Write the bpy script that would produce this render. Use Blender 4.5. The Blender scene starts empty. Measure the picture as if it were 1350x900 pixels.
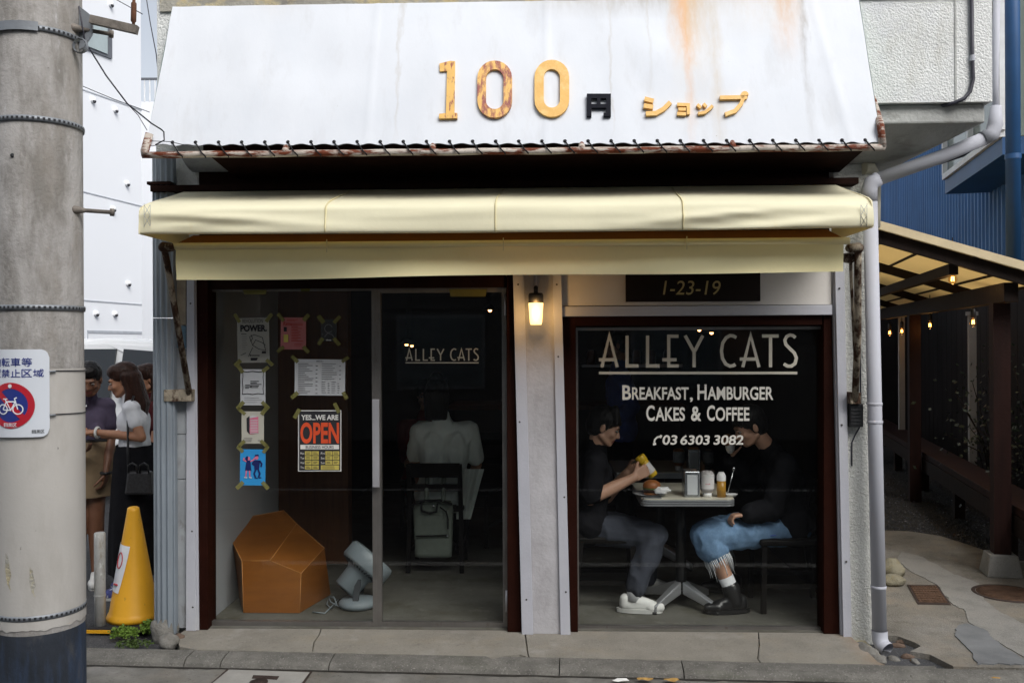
import bpy, bmesh, math, random
from mathutils import Vector, Matrix, noise
random.seed(7)
R = math.radians
PI = math.pi
scene = bpy.context.scene
C = scene.collection
V = Vector

# ------------------------------------------------------------------ camera
CAM = V((0, 0, 1.75)); FPX = 1200.0; YAW = R(2.15); ROLL = R(0.26)
_fw = V((-math.sin(YAW), math.cos(YAW), 0)); _r0 = V((math.cos(YAW), math.sin(YAW), 0)); _u0 = V((0, 0, 1))
_rt = _r0 * math.cos(ROLL) - _u0 * math.sin(ROLL)
_up = _u0 * math.cos(ROLL) + _r0 * math.sin(ROLL)
camd = bpy.data.cameras.new('camera'); cam = bpy.data.objects.new('camera', camd); C.objects.link(cam)
camd.sensor_width = 36; camd.lens = 36 * FPX / 1350; camd.clip_end = 500; camd.clip_start = 0.05
m3 = Matrix((_rt, _up, -_fw)).transposed()
cam.matrix_world = Matrix.Translation(CAM) @ m3.to_4x4()
scene.camera = cam

def ray(px, py):
    return (_fw + _rt * ((px - 675) / FPX) - _up * ((py - 450) / FPX))
def F(px, py, Y):                       # point on the plane y = Y
    d = ray(px, py); return CAM + d * (Y / d.y)
def G(px, py, z=0.1):                   # point on the plane z
    d = ray(px, py); return CAM + d * ((z - CAM.z) / d.z)

# ------------------------------------------------------------------ sky, sun, exposure
SUN_EL, SUN_AZ = R(45), R(32)       # sun height; azimuth to the right of straight behind the camera
w = bpy.data.worlds.new('World'); scene.world = w; w.use_nodes = True
nt = w.node_tree; nt.nodes.clear()
sky = nt.nodes.new('ShaderNodeTexSky'); sky.sky_type = 'NISHITA'; sky.sun_disc = False
sky.sun_elevation = SUN_EL; sky.sun_rotation = PI - SUN_AZ; sky.air_density = 1.0; sky.dust_density = 3.5; sky.ozone_density = 1.0
hs = nt.nodes.new('ShaderNodeHueSaturation'); hs.inputs['Saturation'].default_value = 0.36
bg = nt.nodes.new('ShaderNodeBackground'); bg.inputs[1].default_value = 0.15
wo = nt.nodes.new('ShaderNodeOutputWorld')
nt.links.new(sky.outputs[0], hs.inputs['Color']); nt.links.new(hs.outputs[0], bg.inputs[0]); nt.links.new(bg.outputs[0], wo.inputs[0])
sl = bpy.data.lights.new('sun', 'SUN'); sl.energy = 2.05; sl.angle = R(40); sl.color = (1, 0.97, 0.93)
so = bpy.data.objects.new('sun', sl); C.objects.link(so)
sdir = V((math.sin(SUN_AZ) * math.cos(SUN_EL), -math.cos(SUN_AZ) * math.cos(SUN_EL), math.sin(SUN_EL)))   # towards the sun
so.rotation_euler = sdir.to_track_quat('Z', 'Y').to_euler()
so.location = (0, -3, 9)
vs = scene.view_settings
vs.view_transform = 'Standard'; vs.look = 'None'; vs.exposure = 0.3; vs.gamma = 1.0; vs.use_curve_mapping = False
scene.cycles.max_bounces = 8; scene.cycles.transparent_max_bounces = 16; scene.cycles.glossy_bounces = 3
scene.cycles.caustics_reflective = False; scene.cycles.caustics_refractive = False
scene.cycles.use_denoising = True
scene.cycles.sample_clamp_indirect = 6

# ------------------------------------------------------------------ materials
MATS = {}
def mat(name, col, rough=0.7, var=0.12, scale=6.0, bump=0.0, bscale=80.0, metal=0.0, layers=(), streaks=(), spec=None, coords=None, alpha=None, bstr=None, trans=0.0):
    """Principled material. layers: (colour, noise scale xyz, lo, hi[, opacity]) noise-masked coats; streaks: (colour, x0, half width, z top, length, opacity)."""
    m = bpy.data.materials.new(name); m.use_nodes = True; MATS[name] = m
    t = m.node_tree; N = t.nodes; L = t.links
    b = N['Principled BSDF']
    b.inputs['Roughness'].default_value = rough; b.inputs['Metallic'].default_value = metal
    b.inputs['Specular IOR Level'].default_value = spec if spec is not None else (0.5 if rough < 0.6 else 0.2)
    tc = N.new('ShaderNodeTexCoord'); co = tc.outputs['Object']
    def nz(scl, detail=5, rgh=0.6):
        mp = N.new('ShaderNodeMapping'); L.new(co, mp.inputs[0])
        if isinstance(scl, (int, float)): scl = (scl,) * 3
        mp.inputs['Scale'].default_value = scl
        n = N.new('ShaderNodeTexNoise'); n.inputs['Scale'].default_value = 1; n.inputs['Detail'].default_value = detail; n.inputs['Roughness'].default_value = rgh
        L.new(mp.outputs[0], n.inputs['Vector']); return n.outputs[0]
    def rng(x, lo, hi, a=0.0, bb=1.0):
        r = N.new('ShaderNodeMapRange'); r.inputs[1].default_value = lo; r.inputs[2].default_value = hi; r.inputs[3].default_value = a; r.inputs[4].default_value = bb
        L.new(x, r.inputs[0]); return r.outputs[0]
    def mix(fac, a, bb):
        x = N.new('ShaderNodeMix'); x.data_type = 'RGBA'
        if fac is not None: L.new(fac, x.inputs[0])
        for s, v in ((6, a), (7, bb)):
            if isinstance(v, tuple): x.inputs[s].default_value = (*v[:3], 1)
            else: L.new(v, x.inputs[s])
        return x.outputs[2]
    def mul(a, bb):
        x = N.new('ShaderNodeMath'); x.operation = 'MULTIPLY'; L.new(a, x.inputs[0])
        if isinstance(bb, (int, float)): x.inputs[1].default_value = bb
        else: L.new(bb, x.inputs[1])
        return x.outputs[0]
    col = tuple(col)
    c = mix(rng(nz(scale), 0.3, 0.7), tuple(max(0, k * (1 - var)) for k in col), tuple(min(1, k * (1 + var)) for k in col))
    for ly in layers:
        f = rng(nz(ly[1], 8, 0.65), ly[2], ly[3])
        if len(ly) > 4: f = mul(f, ly[4])
        c = mix(f, c, tuple(ly[0]))
    if streaks:
        sx = N.new('ShaderNodeSeparateXYZ'); L.new(co, sx.inputs[0])
        wob = rng(nz((14, 14, 2.5), 4), 0.3, 0.7, -0.02, 0.02)
        ad = N.new('ShaderNodeMath'); ad.operation = 'ADD'; L.new(sx.outputs[0], ad.inputs[0]); L.new(wob, ad.inputs[1])
        for (sc_, x0, hw, zt, ln, op) in streaks:
            s1 = N.new('ShaderNodeMath'); s1.operation = 'SUBTRACT'; L.new(ad.outputs[0], s1.inputs[0]); s1.inputs[1].default_value = x0
            s2 = N.new('ShaderNodeMath'); s2.operation = 'ABSOLUTE'; L.new(s1.outputs[0], s2.inputs[0])
            f = mul(rng(s2.outputs[0], 0, hw, 1, 0), rng(sx.outputs[2], zt - ln, zt, 0, 1))
            f = mul(f, rng(nz((40, 40, 3), 4), 0.35, 0.6, 0.55, 1.0))
            c = mix(mul(f, op), c, tuple(sc_))
    L.new(c, b.inputs['Base Color'])
    if bump:
        bp = N.new('ShaderNodeBump'); bp.inputs['Strength'].default_value = bump; bp.inputs['Distance'].default_value = bstr or 0.01
        L.new(nz(bscale, 6, 0.6), bp.inputs['Height']); L.new(bp.outputs[0], b.inputs['Normal'])
    if alpha is not None: b.inputs['Alpha'].default_value = alpha
    if trans: b.inputs['Transmission Weight'].default_value = trans
    return m
def emis(name, col, s):
    m = bpy.data.materials.new(name); m.use_nodes = True; MATS[name] = m
    b = m.node_tree.nodes['Principled BSDF']; b.inputs['Base Color'].default_value = (*col, 1)
    b.inputs['Emission Color'].default_value = (*col, 1); b.inputs['Emission Strength'].default_value = s
    return m
def glass(name, tint=(1, 1, 1), refl=1.0, rough=0.0, dirt=0.0, ior=1.45):
    m = bpy.data.materials.new(name); m.use_nodes = True; MATS[name] = m
    t = m.node_tree; t.nodes.clear(); N = t.nodes; L = t.links
    o = N.new('ShaderNodeOutputMaterial'); mx = N.new('ShaderNodeMixShader'); tr = N.new('ShaderNodeBsdfTransparent'); gl = N.new('ShaderNodeBsdfGlossy'); fr = N.new('ShaderNodeMath'); fr.operation = 'MULTIPLY_ADD'; lw = N.new('ShaderNodeLayerWeight'); pw = N.new('ShaderNodeMath'); pw.operation = 'POWER'
    lw.inputs[0].default_value = 0.5; pw.inputs[1].default_value = 5; L.new(lw.outputs['Facing'], pw.inputs[0]); L.new(pw.outputs[0], fr.inputs[0]); fr.inputs[1].default_value = 0.92; fr.inputs[2].default_value = 0.032
    tr.inputs[0].default_value = (*tint, 1); gl.inputs['Roughness'].default_value = rough
    mu = N.new('ShaderNodeMath'); mu.operation = 'MULTIPLY'; mu.inputs[1].default_value = refl
    L.new(fr.outputs[0], mu.inputs[0]); L.new(mu.outputs[0], mx.inputs[0]); L.new(tr.outputs[0], mx.inputs[1]); L.new(gl.outputs[0], mx.inputs[2])
    if dirt:
        di = N.new('ShaderNodeBsdfDiffuse'); di.inputs[0].default_value = (0.55, 0.56, 0.56, 1)
        tc = N.new('ShaderNodeTexCoord'); mp = N.new('ShaderNodeMapping'); mp.inputs['Scale'].default_value = (2.5, 1, 1.2); L.new(tc.outputs['Object'], mp.inputs[0])
        n = N.new('ShaderNodeTexNoise'); n.inputs['Scale'].default_value = 3; n.inputs['Detail'].default_value = 7; L.new(mp.outputs[0], n.inputs['Vector'])
        r = N.new('ShaderNodeMapRange'); r.inputs[1].default_value = 0.35; r.inputs[2].default_value = 0.8; r.inputs[4].default_value = dirt; L.new(n.outputs[0], r.inputs[0])
        m2 = N.new('ShaderNodeMixShader'); L.new(r.outputs[0], m2.inputs[0]); L.new(mx.outputs[0], m2.inputs[1]); L.new(di.outputs[0], m2.inputs[2]); L.new(m2.outputs[0], o.inputs[0])
    else: L.new(mx.outputs[0], o.inputs[0])
    return m

# ------------------------------------------------------------------ mesh builder
class MB:
    def __init__(s): s.v = []; s.f = []; s.sm = []
    def add(s, vs, fs, smooth=False):
        n = len(s.v); s.v += [tuple(p) for p in vs]; s.f += [tuple(i + n for i in f) for f in fs]; s.sm += [smooth] * len(fs); return s
    def box(s, a, b):
        x0, x1 = sorted((a[0], b[0])); y0, y1 = sorted((a[1], b[1])); z0, z1 = sorted((a[2], b[2]))
        vs = [(x0, y0, z0), (x1, y0, z0), (x1, y1, z0), (x0, y1, z0), (x0, y0, z1), (x1, y0, z1), (x1, y1, z1), (x0, y1, z1)]
        return s.add(vs, [(0, 3, 2, 1), (4, 5, 6, 7), (0, 1, 5, 4), (1, 2, 6, 5), (2, 3, 7, 6), (3, 0, 4, 7)])
    def hexa(s, vs):                    # 8 corners, bottom ring then top ring
        return s.add(vs, [(0, 3, 2, 1), (4, 5, 6, 7), (0, 1, 5, 4), (1, 2, 6, 5), (2, 3, 7, 6), (3, 0, 4, 7)])
    def prism(s, pts, d):               # polygon pts (3D) extruded by vector d
        n = len(pts); d = V(d); a = [V(p) for p in pts]; b = [p + d for p in a]
        return s.add(a + b, [tuple(range(n))[::-1], tuple(range(n, 2 * n))] + [(i, (i + 1) % n, n + (i + 1) % n, n + i) for i in range(n)])
    def bar(s, p, q, wx, wz, up=(0, 0, 1)):   # rectangular bar
        p, q = V(p), V(q); d = (q - p).normalized(); u = V(up); r = d.cross(u).normalized(); u = r.cross(d).normalized()
        c = [(-1, -1), (1, -1), (1, 1), (-1, 1)]
        return s.add([p + r * a * wx / 2 + u * b * wz / 2 for a, b in c] + [q + r * a * wx / 2 + u * b * wz / 2 for a, b in c],
                     [(0, 3, 2, 1), (4, 5, 6, 7), (0, 1, 5, 4), (1, 2, 6, 5), (2, 3, 7, 6), (3, 0, 4, 7)])
    def tube(s, pts, r, n=10, caps=True):
        pts = [V(p) for p in pts]; k = len(pts); rs = r if isinstance(r, (list, tuple)) else [r] * k
        rings = []; u = None
        for i, p in enumerate(pts):
            d = (pts[min(i + 1, k - 1)] - pts[max(i - 1, 0)]).normalized()
            if u is None: u = d.orthogonal().normalized()
            u = (u - d * u.dot(d)).normalized(); wv = d.cross(u)
            rings.append([p + (u * math.cos(2 * PI * j / n) + wv * math.sin(2 * PI * j / n)) * rs[i] for j in range(n)])
        vs = [p for rg in rings for p in rg]
        fs = [(i * n + j, i * n + (j + 1) % n, (i + 1) * n + (j + 1) % n, (i + 1) * n + j) for i in range(k - 1) for j in range(n)]
        s.add(vs, fs, True)
        if caps:
            s.add(rings[0], [tuple(range(n))[::-1]]); s.add(rings[-1], [tuple(range(n))])
        return s
    def lathe(s, prof, c=(0, 0, 0), n=24, axis=None):   # prof [(r, z)] about z (or a 3x3 frame)
        c = V(c); fr = axis or Matrix.Identity(3)
        vs = [c + fr @ V((r * math.cos(2 * PI * j / n), r * math.sin(2 * PI * j / n), z)) for r, z in prof for j in range(n)]
        fs = [(i * n + j, i * n + (j + 1) % n, (i + 1) * n + (j + 1) % n, (i + 1) * n + j) for i in range(len(prof) - 1) for j in range(n)]
        return s.add(vs, fs, True)
    def ell(s, c, r, n=16, m=10, rot=None):
        c = V(c); fr = rot or Matrix.Identity(3)
        vs = [c + fr @ V((0, 0, -r[2]))]
        for i in range(1, m):
            a = -PI / 2 + PI * i / m
            vs += [c + fr @ V((r[0] * math.cos(a) * math.cos(2 * PI * j / n), r[1] * math.cos(a) * math.sin(2 * PI * j / n), r[2] * math.sin(a))) for j in range(n)]
        vs.append(c + fr @ V((0, 0, r[2]))); e = len(vs) - 1
        fs = [(0, 1 + (j + 1) % n, 1 + j) for j in range(n)]
        fs += [(1 + i * n + j, 1 + i * n + (j + 1) % n, 1 + (i + 1) * n + (j + 1) % n, 1 + (i + 1) * n + j) for i in range(m - 2) for j in range(n)]
        fs += [(e, 1 + (m - 2) * n + j, 1 + (m - 2) * n + (j + 1) % n) for j in range(n)]
        return s.add(vs, fs, True)
    def cap(s, p, q, r0, r1, n=14):     # tapered capsule
        p, q = V(p), V(q); d = q - p; ln = d.length or 1e-6; z = d / ln; x = z.orthogonal().normalized(); y = z.cross(x)
        prof = [(r0 * math.cos(a), -r0 * math.sin(a)) for a in [PI / 2 * k / 4 for k in (4, 3, 2, 1, 0)]]
        prof = [(max(r, 1e-4), z_) for r, z_ in prof] + [(max(r1 * math.cos(a), 1e-4), ln + r1 * math.sin(a)) for a in [PI / 2 * k / 4 for k in range(5)]]
        return s.lathe(prof, p, n, Matrix((x, y, z)).transposed())
    def hull(s, pts):
        bm = bmesh.new()
        for p in pts: bm.verts.new(p)
        g = bmesh.ops.convex_hull(bm, input=bm.verts)
        bmesh.ops.dissolve_limit(bm, angle_limit=R(6), verts=bm.verts, edges=bm.edges)
        bm.verts.index_update(); s.add([v.co.copy() for v in bm.verts], [[v.index for v in f.verts] for f in bm.faces]); bm.free(); return s
    def build(s, name, m, parent=None, label=None, cat=None, group=None, kind=None, bevel=0, fix=True, mats=None):
        me = bpy.data.meshes.new(name); me.from_pydata([tuple(p) for p in s.v], [], s.f)
        me.polygons.foreach_set('use_smooth', s.sm)
        if fix or bevel:
            bm = bmesh.new(); bm.from_mesh(me)
            if fix: bmesh.ops.remove_doubles(bm, verts=bm.verts, dist=1e-5); bmesh.ops.recalc_face_normals(bm, faces=bm.faces)
            if bevel:
                es = [e for e in bm.edges if len(e.link_faces) == 2 and e.calc_face_angle(0) > R(35)]
                bmesh.ops.bevel(bm, geom=es, offset=bevel, segments=2, affect='EDGES', profile=0.5, clamp_overlap=True)
            bm.to_mesh(me); bm.free()
        return put(name, me, m, parent, label, cat, group, kind)
def put(name, me, m, parent=None, label=None, cat=None, group=None, kind=None):
    o = bpy.data.objects.new(name, me); C.objects.link(o)
    if m is not None and not me.materials: me.materials.append(MATS[m] if isinstance(m, str) else m)
    if parent is not None:
        o.parent = parent; o.matrix_parent_inverse = INV.get(parent.name, Matrix.Identity(4))
    tag(o, label, cat, group, kind); return o
INV = {}
def tag(o, label=None, cat=None, group=None, kind=None):
    for k, v in (('label', label), ('category', cat), ('group', group), ('kind', kind)):
        if v: o[k] = v
    return o
def thing(name, label, cat, loc=(0, 0, 0), group=None, rz=0.0):
    o = bpy.data.objects.new(name, None); C.objects.link(o); o.location = loc; o.rotation_euler = (0, 0, rz); o.empty_display_size = 0.1
    tag(o, label, cat, group); INV[o.name] = (Matrix.Translation(V(loc)) @ Matrix.Rotation(rz, 4, 'Z')).inverted(); return o
def B(name, m, a, b, parent=None, bevel=0.0, **k): return MB().box(a, b).build(name, m, parent, bevel=bevel, **k)
def dup(root, delta, label=None, group=None, rz=None):
    r = root.copy(); C.objects.link(r); r.location = V(root.location) + V(delta)
    if rz is not None: r.rotation_euler = (0, 0, rz)
    if label: r['label'] = label
    if group: r['group'] = group
    for ch in list(root.children):
        c = ch.copy(); C.objects.link(c); c.parent = r
        for g in list(ch.children):
            d = g.copy(); C.objects.link(d); d.parent = c
    return r

# ------------------------------------------------------------------ lettering
TMP = bpy.data.scenes.new('tmp')                       # small scene for evaluating text and modifiers quickly; removed at the end
def evaluate(o):
    TMP.collection.objects.link(o); TMP.view_layers[0].update(); dg = TMP.view_layers[0].depsgraph; dg.update()
    me = bpy.data.meshes.new_from_object(o.evaluated_get(dg)); TMP.collection.objects.unlink(o); return me
def text_geo(s, offset=0.0, shear=0.0, sx=1.0):
    cu = bpy.data.curves.new('t', 'FONT'); cu.body = s; cu.size = 1; cu.offset = offset; cu.shear = shear; cu.resolution_u = 4; cu.fill_mode = 'FRONT'
    o = bpy.data.objects.new('t', cu); me = evaluate(o)
    vs = [(v.co.x * sx, v.co.y) for v in me.vertices]; fs = [tuple(p.vertices) for p in me.polygons]
    bpy.data.objects.remove(o); bpy.data.curves.remove(cu); bpy.data.meshes.remove(me)
    return vs, fs
def fit_text(mb, s, fn, box, offset=0.0, shear=0.0, off=0.0, keep=False):
    """letters of s fitted into box (u0, v0 top, u1, v1 bottom) and mapped by fn(u, v, off) to 3D."""
    vs, fs = text_geo(s, offset, shear)
    if not vs: return
    x0 = min(v[0] for v in vs); x1 = max(v[0] for v in vs); y0 = min(v[1] for v in vs); y1 = max(v[1] for v in vs)
    u0, v0, u1, v1 = box
    if keep:
        k = min((u1 - u0) / (x1 - x0), (v1 - v0) / (y1 - y0)); cx = (u0 + u1) / 2; cy = (v0 + v1) / 2
        P = [fn(cx + (x - (x0 + x1) / 2) * k, cy - (y - (y0 + y1) / 2) * k, off) for x, y in vs]
    else:
        P = [fn(u0 + (x - x0) / (x1 - x0) * (u1 - u0), v1 - (y - y0) / (y1 - y0) * (v1 - v0), off) for x, y in vs]
    mb.add(P, fs)
def ribbon(mb, pts, wd, fn, off=0.0, close=False):
    """flat mitred stroke of width wd along 2D pts, mapped by fn(u, v, off)."""
    n = len(pts); L_, R_ = [], []
    for i in range(n):
        p = V(pts[i]).to_2d()
        a = V(pts[i - 1]).to_2d() if (i > 0 or close) else None
        b = V(pts[(i + 1) % n]).to_2d() if (i < n - 1 or close) else None
        d1 = (p - a).normalized() if a is not None else (b - p).normalized()
        d2 = (b - p).normalized() if b is not None else d1
        t = (d1 + d2)
        t = t.normalized() if t.length > 1e-6 else d1
        nn = V((-t.y, t.x)); k = 1 / max(0.35, nn.dot(V((-d1.y, d1.x))))
        L_.append(p + nn * wd / 2 * k); R_.append(p - nn * wd / 2 * k)
    vs = [fn(p.x, p.y, off) for p in L_] + [fn(p.x, p.y, off) for p in R_]
    fs = [(i, i + 1, n + i + 1, n + i) for i in range(n - 1)] + ([(n - 1, 0, n, 2 * n - 1)] if close else [])
    mb.add(vs, fs)
def onglass(Y):
    return lambda u, v, off: F(u, v, Y - off)
def arc(cx, cy, rx, ry, a0, a1, n=12):
    return [(cx + rx * math.cos(R(a0 + (a1 - a0) * i / n)), cy - ry * math.sin(R(a0 + (a1 - a0) * i / n))) for i in range(n + 1)]

# ------------------------------------------------------------------ palette
mat('asphalt', (0.06, 0.062, 0.067), 0.85, 0.3, 3, 0.9, 140, layers=[((0.17, 0.17, 0.175), 110, 0.55, 0.66), ((0.03, 0.03, 0.03), 1.2, 0.5, 0.75, 0.6)])
mat('kerb_concrete', (0.165, 0.16, 0.145), 0.9, 0.3, 9, 1.0, 150, layers=[((0.13, 0.125, 0.115), 25, 0.52, 0.72, 0.7), ((0.32, 0.31, 0.29), 95, 0.56, 0.66, 0.8), ((0.07, 0.068, 0.06), 80, 0.60, 0.68, 0.8), ((0.10, 0.11, 0.07), (2, 2, 30), 0.55, 0.75, 0.5)])
mat('step_concrete', (0.255, 0.24, 0.208), 0.9, 0.16, 4, 0.8, 170, layers=[((0.16, 0.15, 0.135), (9, 14, 9), 0.6, 0.75, 0.7), ((0.30, 0.25, 0.17), (3, 5, 3), 0.52, 0.8, 0.55), ((0.15, 0.14, 0.12), 95, 0.56, 0.66, 0.6), ((0.36, 0.34, 0.30), 80, 0.58, 0.68, 0.6), ((0.46, 0.45, 0.43), 2.2, 0.55, 0.75, 0.6)], streaks=[((0.30, 0.15, 0.05), 1.70, 0.13, 0.5, 0.8, 0.7)])
mat('apron_concrete', (0.18, 0.175, 0.16), 0.9, 0.3, 5, 0.9, 150, layers=[((0.18, 0.15, 0.11), 2.6, 0.5, 0.72, 0.7), ((0.08, 0.078, 0.07), 60, 0.57, 0.68, 0.7), ((0.36, 0.355, 0.34), 1.8, 0.55, 0.72, 0.6)])
mat('patch_concrete', (0.235, 0.23, 0.215), 0.9, 0.2, 6, 0.9, 100, layers=[((0.10, 0.098, 0.09), 75, 0.58, 0.68, 0.6), ((0.34, 0.335, 0.32), 85, 0.57, 0.66, 0.5), ((0.20, 0.19, 0.17), 6, 0.5, 0.75, 0.7)])
mat('slate_patch', (0.155, 0.162, 0.168), 0.85, 0.2, 6, 0.3, 150)
mat('stucco', (0.74, 0.76, 0.755), 0.9, 0.06, 4, 0.8, (95, 95, 95), bstr=0.014, layers=[((0.42, 0.40, 0.33), (5, 5, 2), 0.58, 0.8, 0.5), ((0.58, 0.60, 0.68), 2.2, 0.5, 0.7, 0.5)])
mat('stucco_low', (0.72, 0.73, 0.69), 0.9, 0.06, 4, 1.0, (85, 85, 85), bstr=0.016, layers=[((0.42, 0.36, 0.2), (7, 7, 3), 0.62, 0.8, 0.6)])
mat('bare_cement', (0.36, 0.35, 0.31), 0.95, 0.2, 5, 0.8, 60, layers=[((0.52, 0.45, 0.28), 7, 0.5, 0.62), ((0.2, 0.19, 0.17), 12, 0.6, 0.75)])
mat('soffit_cement', (0.40, 0.41, 0.40), 0.95, 0.18, 4, 0.6, 50, layers=[((0.2, 0.19, 0.17), (4, 9, 9), 0.52, 0.75, 0.8), ((0.55, 0.56, 0.55), 6, 0.6, 0.75)])
mat('white_trim', (0.43, 0.44, 0.49), 0.5, 0.06, 3, 0.15, 60, layers=[((0.30, 0.28, 0.25), (30, 30, 6), 0.66, 0.8, 0.7), ((0.46, 0.47, 0.50), (5, 5, 1.5), 0.5, 0.7)])
mat('white_panel', (0.43, 0.425, 0.445), 0.6, 0.1, 5, 0.4, 45, layers=[((0.31, 0.30, 0.31), (7, 7, 3), 0.5, 0.72, 0.7), ((0.33, 0.30, 0.24), (6, 6, 2), 0.66, 0.85, 0.6)])
mat('fascia_panel', (0.62, 0.60, 0.57), 0.6, 0.05, 3, 0.1, 40)
mat('brown_paint', (0.018, 0.005, 0.003), 0.6, 0.2, 9, 0.2, 60, spec=0.05, layers=[((0.02, 0.008, 0.006), (4, 4, 1.2), 0.5, 0.7, 0.6), ((0.55, 0.45, 0.4), (70, 70, 25), 0.72, 0.75, 0.5)])
mat('dark_board_shade', (0.018, 0.008, 0.006), 0.7, 0.3, 9, 0.2, 60, spec=0.05)  # real brown boards, and shade painted in under the sign
mat('door_metal', (0.20, 0.19, 0.18), 0.42, 0.15, 8, 0.1, 60, metal=0.7, layers=[((0.10, 0.07, 0.05), (30, 30, 5), 0.6, 0.75, 0.7)])
mat('handle_metal', (0.50, 0.50, 0.53), 0.45, 0.08, 8, metal=0.6)
mat('gutter_steel', (0.25, 0.29, 0.33), 0.5, 0.1, 3, 0.1, 30, metal=0.25, layers=[((0.16, 0.18, 0.2), (8, 8, 1), 0.5, 0.72, 0.7), ((0.12, 0.1, 0.09), (50, 50, 50), 0.72, 0.76)])
mat('corner_sheet', (0.30, 0.32, 0.34), 0.6, 0.2, 5, 0.2, 40, layers=[((0.16, 0.15, 0.14), (12, 12, 5), 0.55, 0.72)])
mat('corner_beige', (0.42, 0.36, 0.28), 0.8, 0.2, 12, 0.3, 60)
mat('corner_blue', (0.2, 0.32, 0.42), 0.7, 0.3, 8)
mat('iron_nail', (0.05, 0.045, 0.04), 0.7)
mat('lettering', (0.50, 0.48, 0.41), 0.6, 0.05, 10)
mat('lettering_white', (0.62, 0.61, 0.56), 0.6, 0.05, 10)
mat('gold_lettering', (0.40, 0.33, 0.14), 0.5, 0.08, 10)
mat('black_plate', (0.012, 0.008, 0.007), 0.5, 0.3, 5, spec=0.15)
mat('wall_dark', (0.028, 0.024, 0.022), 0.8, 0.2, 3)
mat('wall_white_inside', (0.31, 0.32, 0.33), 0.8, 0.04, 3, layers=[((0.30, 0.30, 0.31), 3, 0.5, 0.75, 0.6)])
mat('wood_brown', (0.11, 0.043, 0.015), 0.5, 0.2, (18, 18, 1.5), layers=[((0.06, 0.02, 0.008), (40, 40, 2), 0.5, 0.7, 0.7)])
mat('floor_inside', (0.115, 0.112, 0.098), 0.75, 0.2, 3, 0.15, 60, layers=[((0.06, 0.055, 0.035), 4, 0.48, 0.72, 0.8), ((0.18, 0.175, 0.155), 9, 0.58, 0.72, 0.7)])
glass('shop_glass', (0.93, 0.95, 0.94), refl=1.0, dirt=0.002)
mat('sign_canvas', (0.67, 0.705, 0.76), 0.6, 0.03, 2, 0.10, (22, 22, 9), spec=0.25, layers=[((0.60, 0.645, 0.71), (2.5, 2.5, 1.5), 0.45, 0.8, 0.7), ((0.26, 0.24, 0.21), 60, 0.70, 0.76, 0.7), ((0.52, 0.53, 0.55), (9, 9, 1.2), 0.55, 0.75, 0.4)],
    streaks=[(c_, x_ - 0.19, h_, z_, l_, o_) for (c_, x_, h_, z_, l_, o_) in [((0.30, 0.26, 0.2), 0.7, 0.75, 3.56, 0.16, 0.8), ((0.62, 0.50, 0.34), 0.92, 0.13, 3.60, 0.5, 0.8), ((0.72, 0.25, 0.015), 0.90, 0.085, 3.72, 0.62, 1.0), ((0.74, 0.32, 0.04), 0.915, 0.035, 3.62, 0.95, 1.0), ((0.55, 0.36, 0.18), 0.96, 0.07, 3.62, 0.42, 0.9), ((0.62, 0.55, 0.45), 0.93, 0.13, 3.7, 1.0, 0.7), ((0.60, 0.30, 0.08), 1.42, 0.09, 3.68, 0.55, 1.0),
             ((0.26, 0.24, 0.22), 1.50, 0.03, 3.85, 1.3, 0.9), ((0.60, 0.52, 0.42), 1.3, 0.35, 3.62, 0.35, 0.6), ((0.45, 0.42, 0.36), 0.72, 0.016, 3.7, 0.8, 0.6), ((0.55, 0.5, 0.4), -1.2, 0.2, 3.6, 0.2, 0.3), ((0.5, 0.47, 0.42), 0.35, 0.35, 3.58, 0.12, 0.5),
             ((0.50, 0.48, 0.45), 0.52, 0.012, 2.95, 0.24, 0.5), ((0.50, 0.48, 0.45), -0.55, 0.014, 2.95, 0.24, 0.5), ((0.55, 0.47, 0.36), 1.05, 0.05, 2.85, 0.25, 0.5)]])
mat('sign_green', (0.30, 0.50, 0.44), 0.6, 0.1)
mat('letter_gold', (0.72, 0.42, 0.10), 0.5, 0.08, 9, 0.2, 50, layers=[((0.85, 0.62, 0.28), 14, 0.5, 0.7, 0.7), ((0.36, 0.15, 0.05), (40, 40, 20), 0.66, 0.74, 0.6)])
mat('letter_worn', (0.75, 0.45, 0.13), 0.55, 0.1, 9, 0.2, 50, layers=[((0.27, 0.07, 0.065), (45, 45, 6), 0.45, 0.56), ((0.62, 0.30, 0.09), (90, 90, 12), 0.55, 0.62, 0.8)])
mat('letter_scuffed', (0.76, 0.46, 0.12), 0.55, 0.1, 9, 0.2, 50, layers=[((0.30, 0.09, 0.06), (60, 60, 8), 0.56, 0.63)])
mat('letter_black', (0.008, 0.009, 0.015), 0.6, 0.3, 9, spec=0.08)
mat('rusty_pipe', (0.50, 0.45, 0.40), 0.7, 0.15, 9, 0.4, 60, layers=[((0.14, 0.035, 0.015), (7, 30, 30), 0.46, 0.56), ((0.05, 0.02, 0.012), 40, 0.6, 0.7)])
mat('rust', (0.11, 0.05, 0.03), 0.85, 0.4, 14, 0.5, 90, layers=[((0.30, 0.22, 0.15), (18, 18, 8), 0.55, 0.65)])
mat('cord_black', (0.012, 0.012, 0.014), 0.7, 0.2)
mat('cable_dark', (0.035, 0.035, 0.05), 0.5, 0.2)
mat('pvc_white', (0.44, 0.455, 0.51), 0.65, 0.05, 3, layers=[((0.42, 0.42, 0.45), (6, 6, 1.5), 0.5, 0.75, 0.6)])
mat('pvc_old', (0.62, 0.59, 0.48), 0.6, 0.1, 3)
mat('box_black', (0.015, 0.016, 0.018), 0.5, 0.3)
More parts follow.
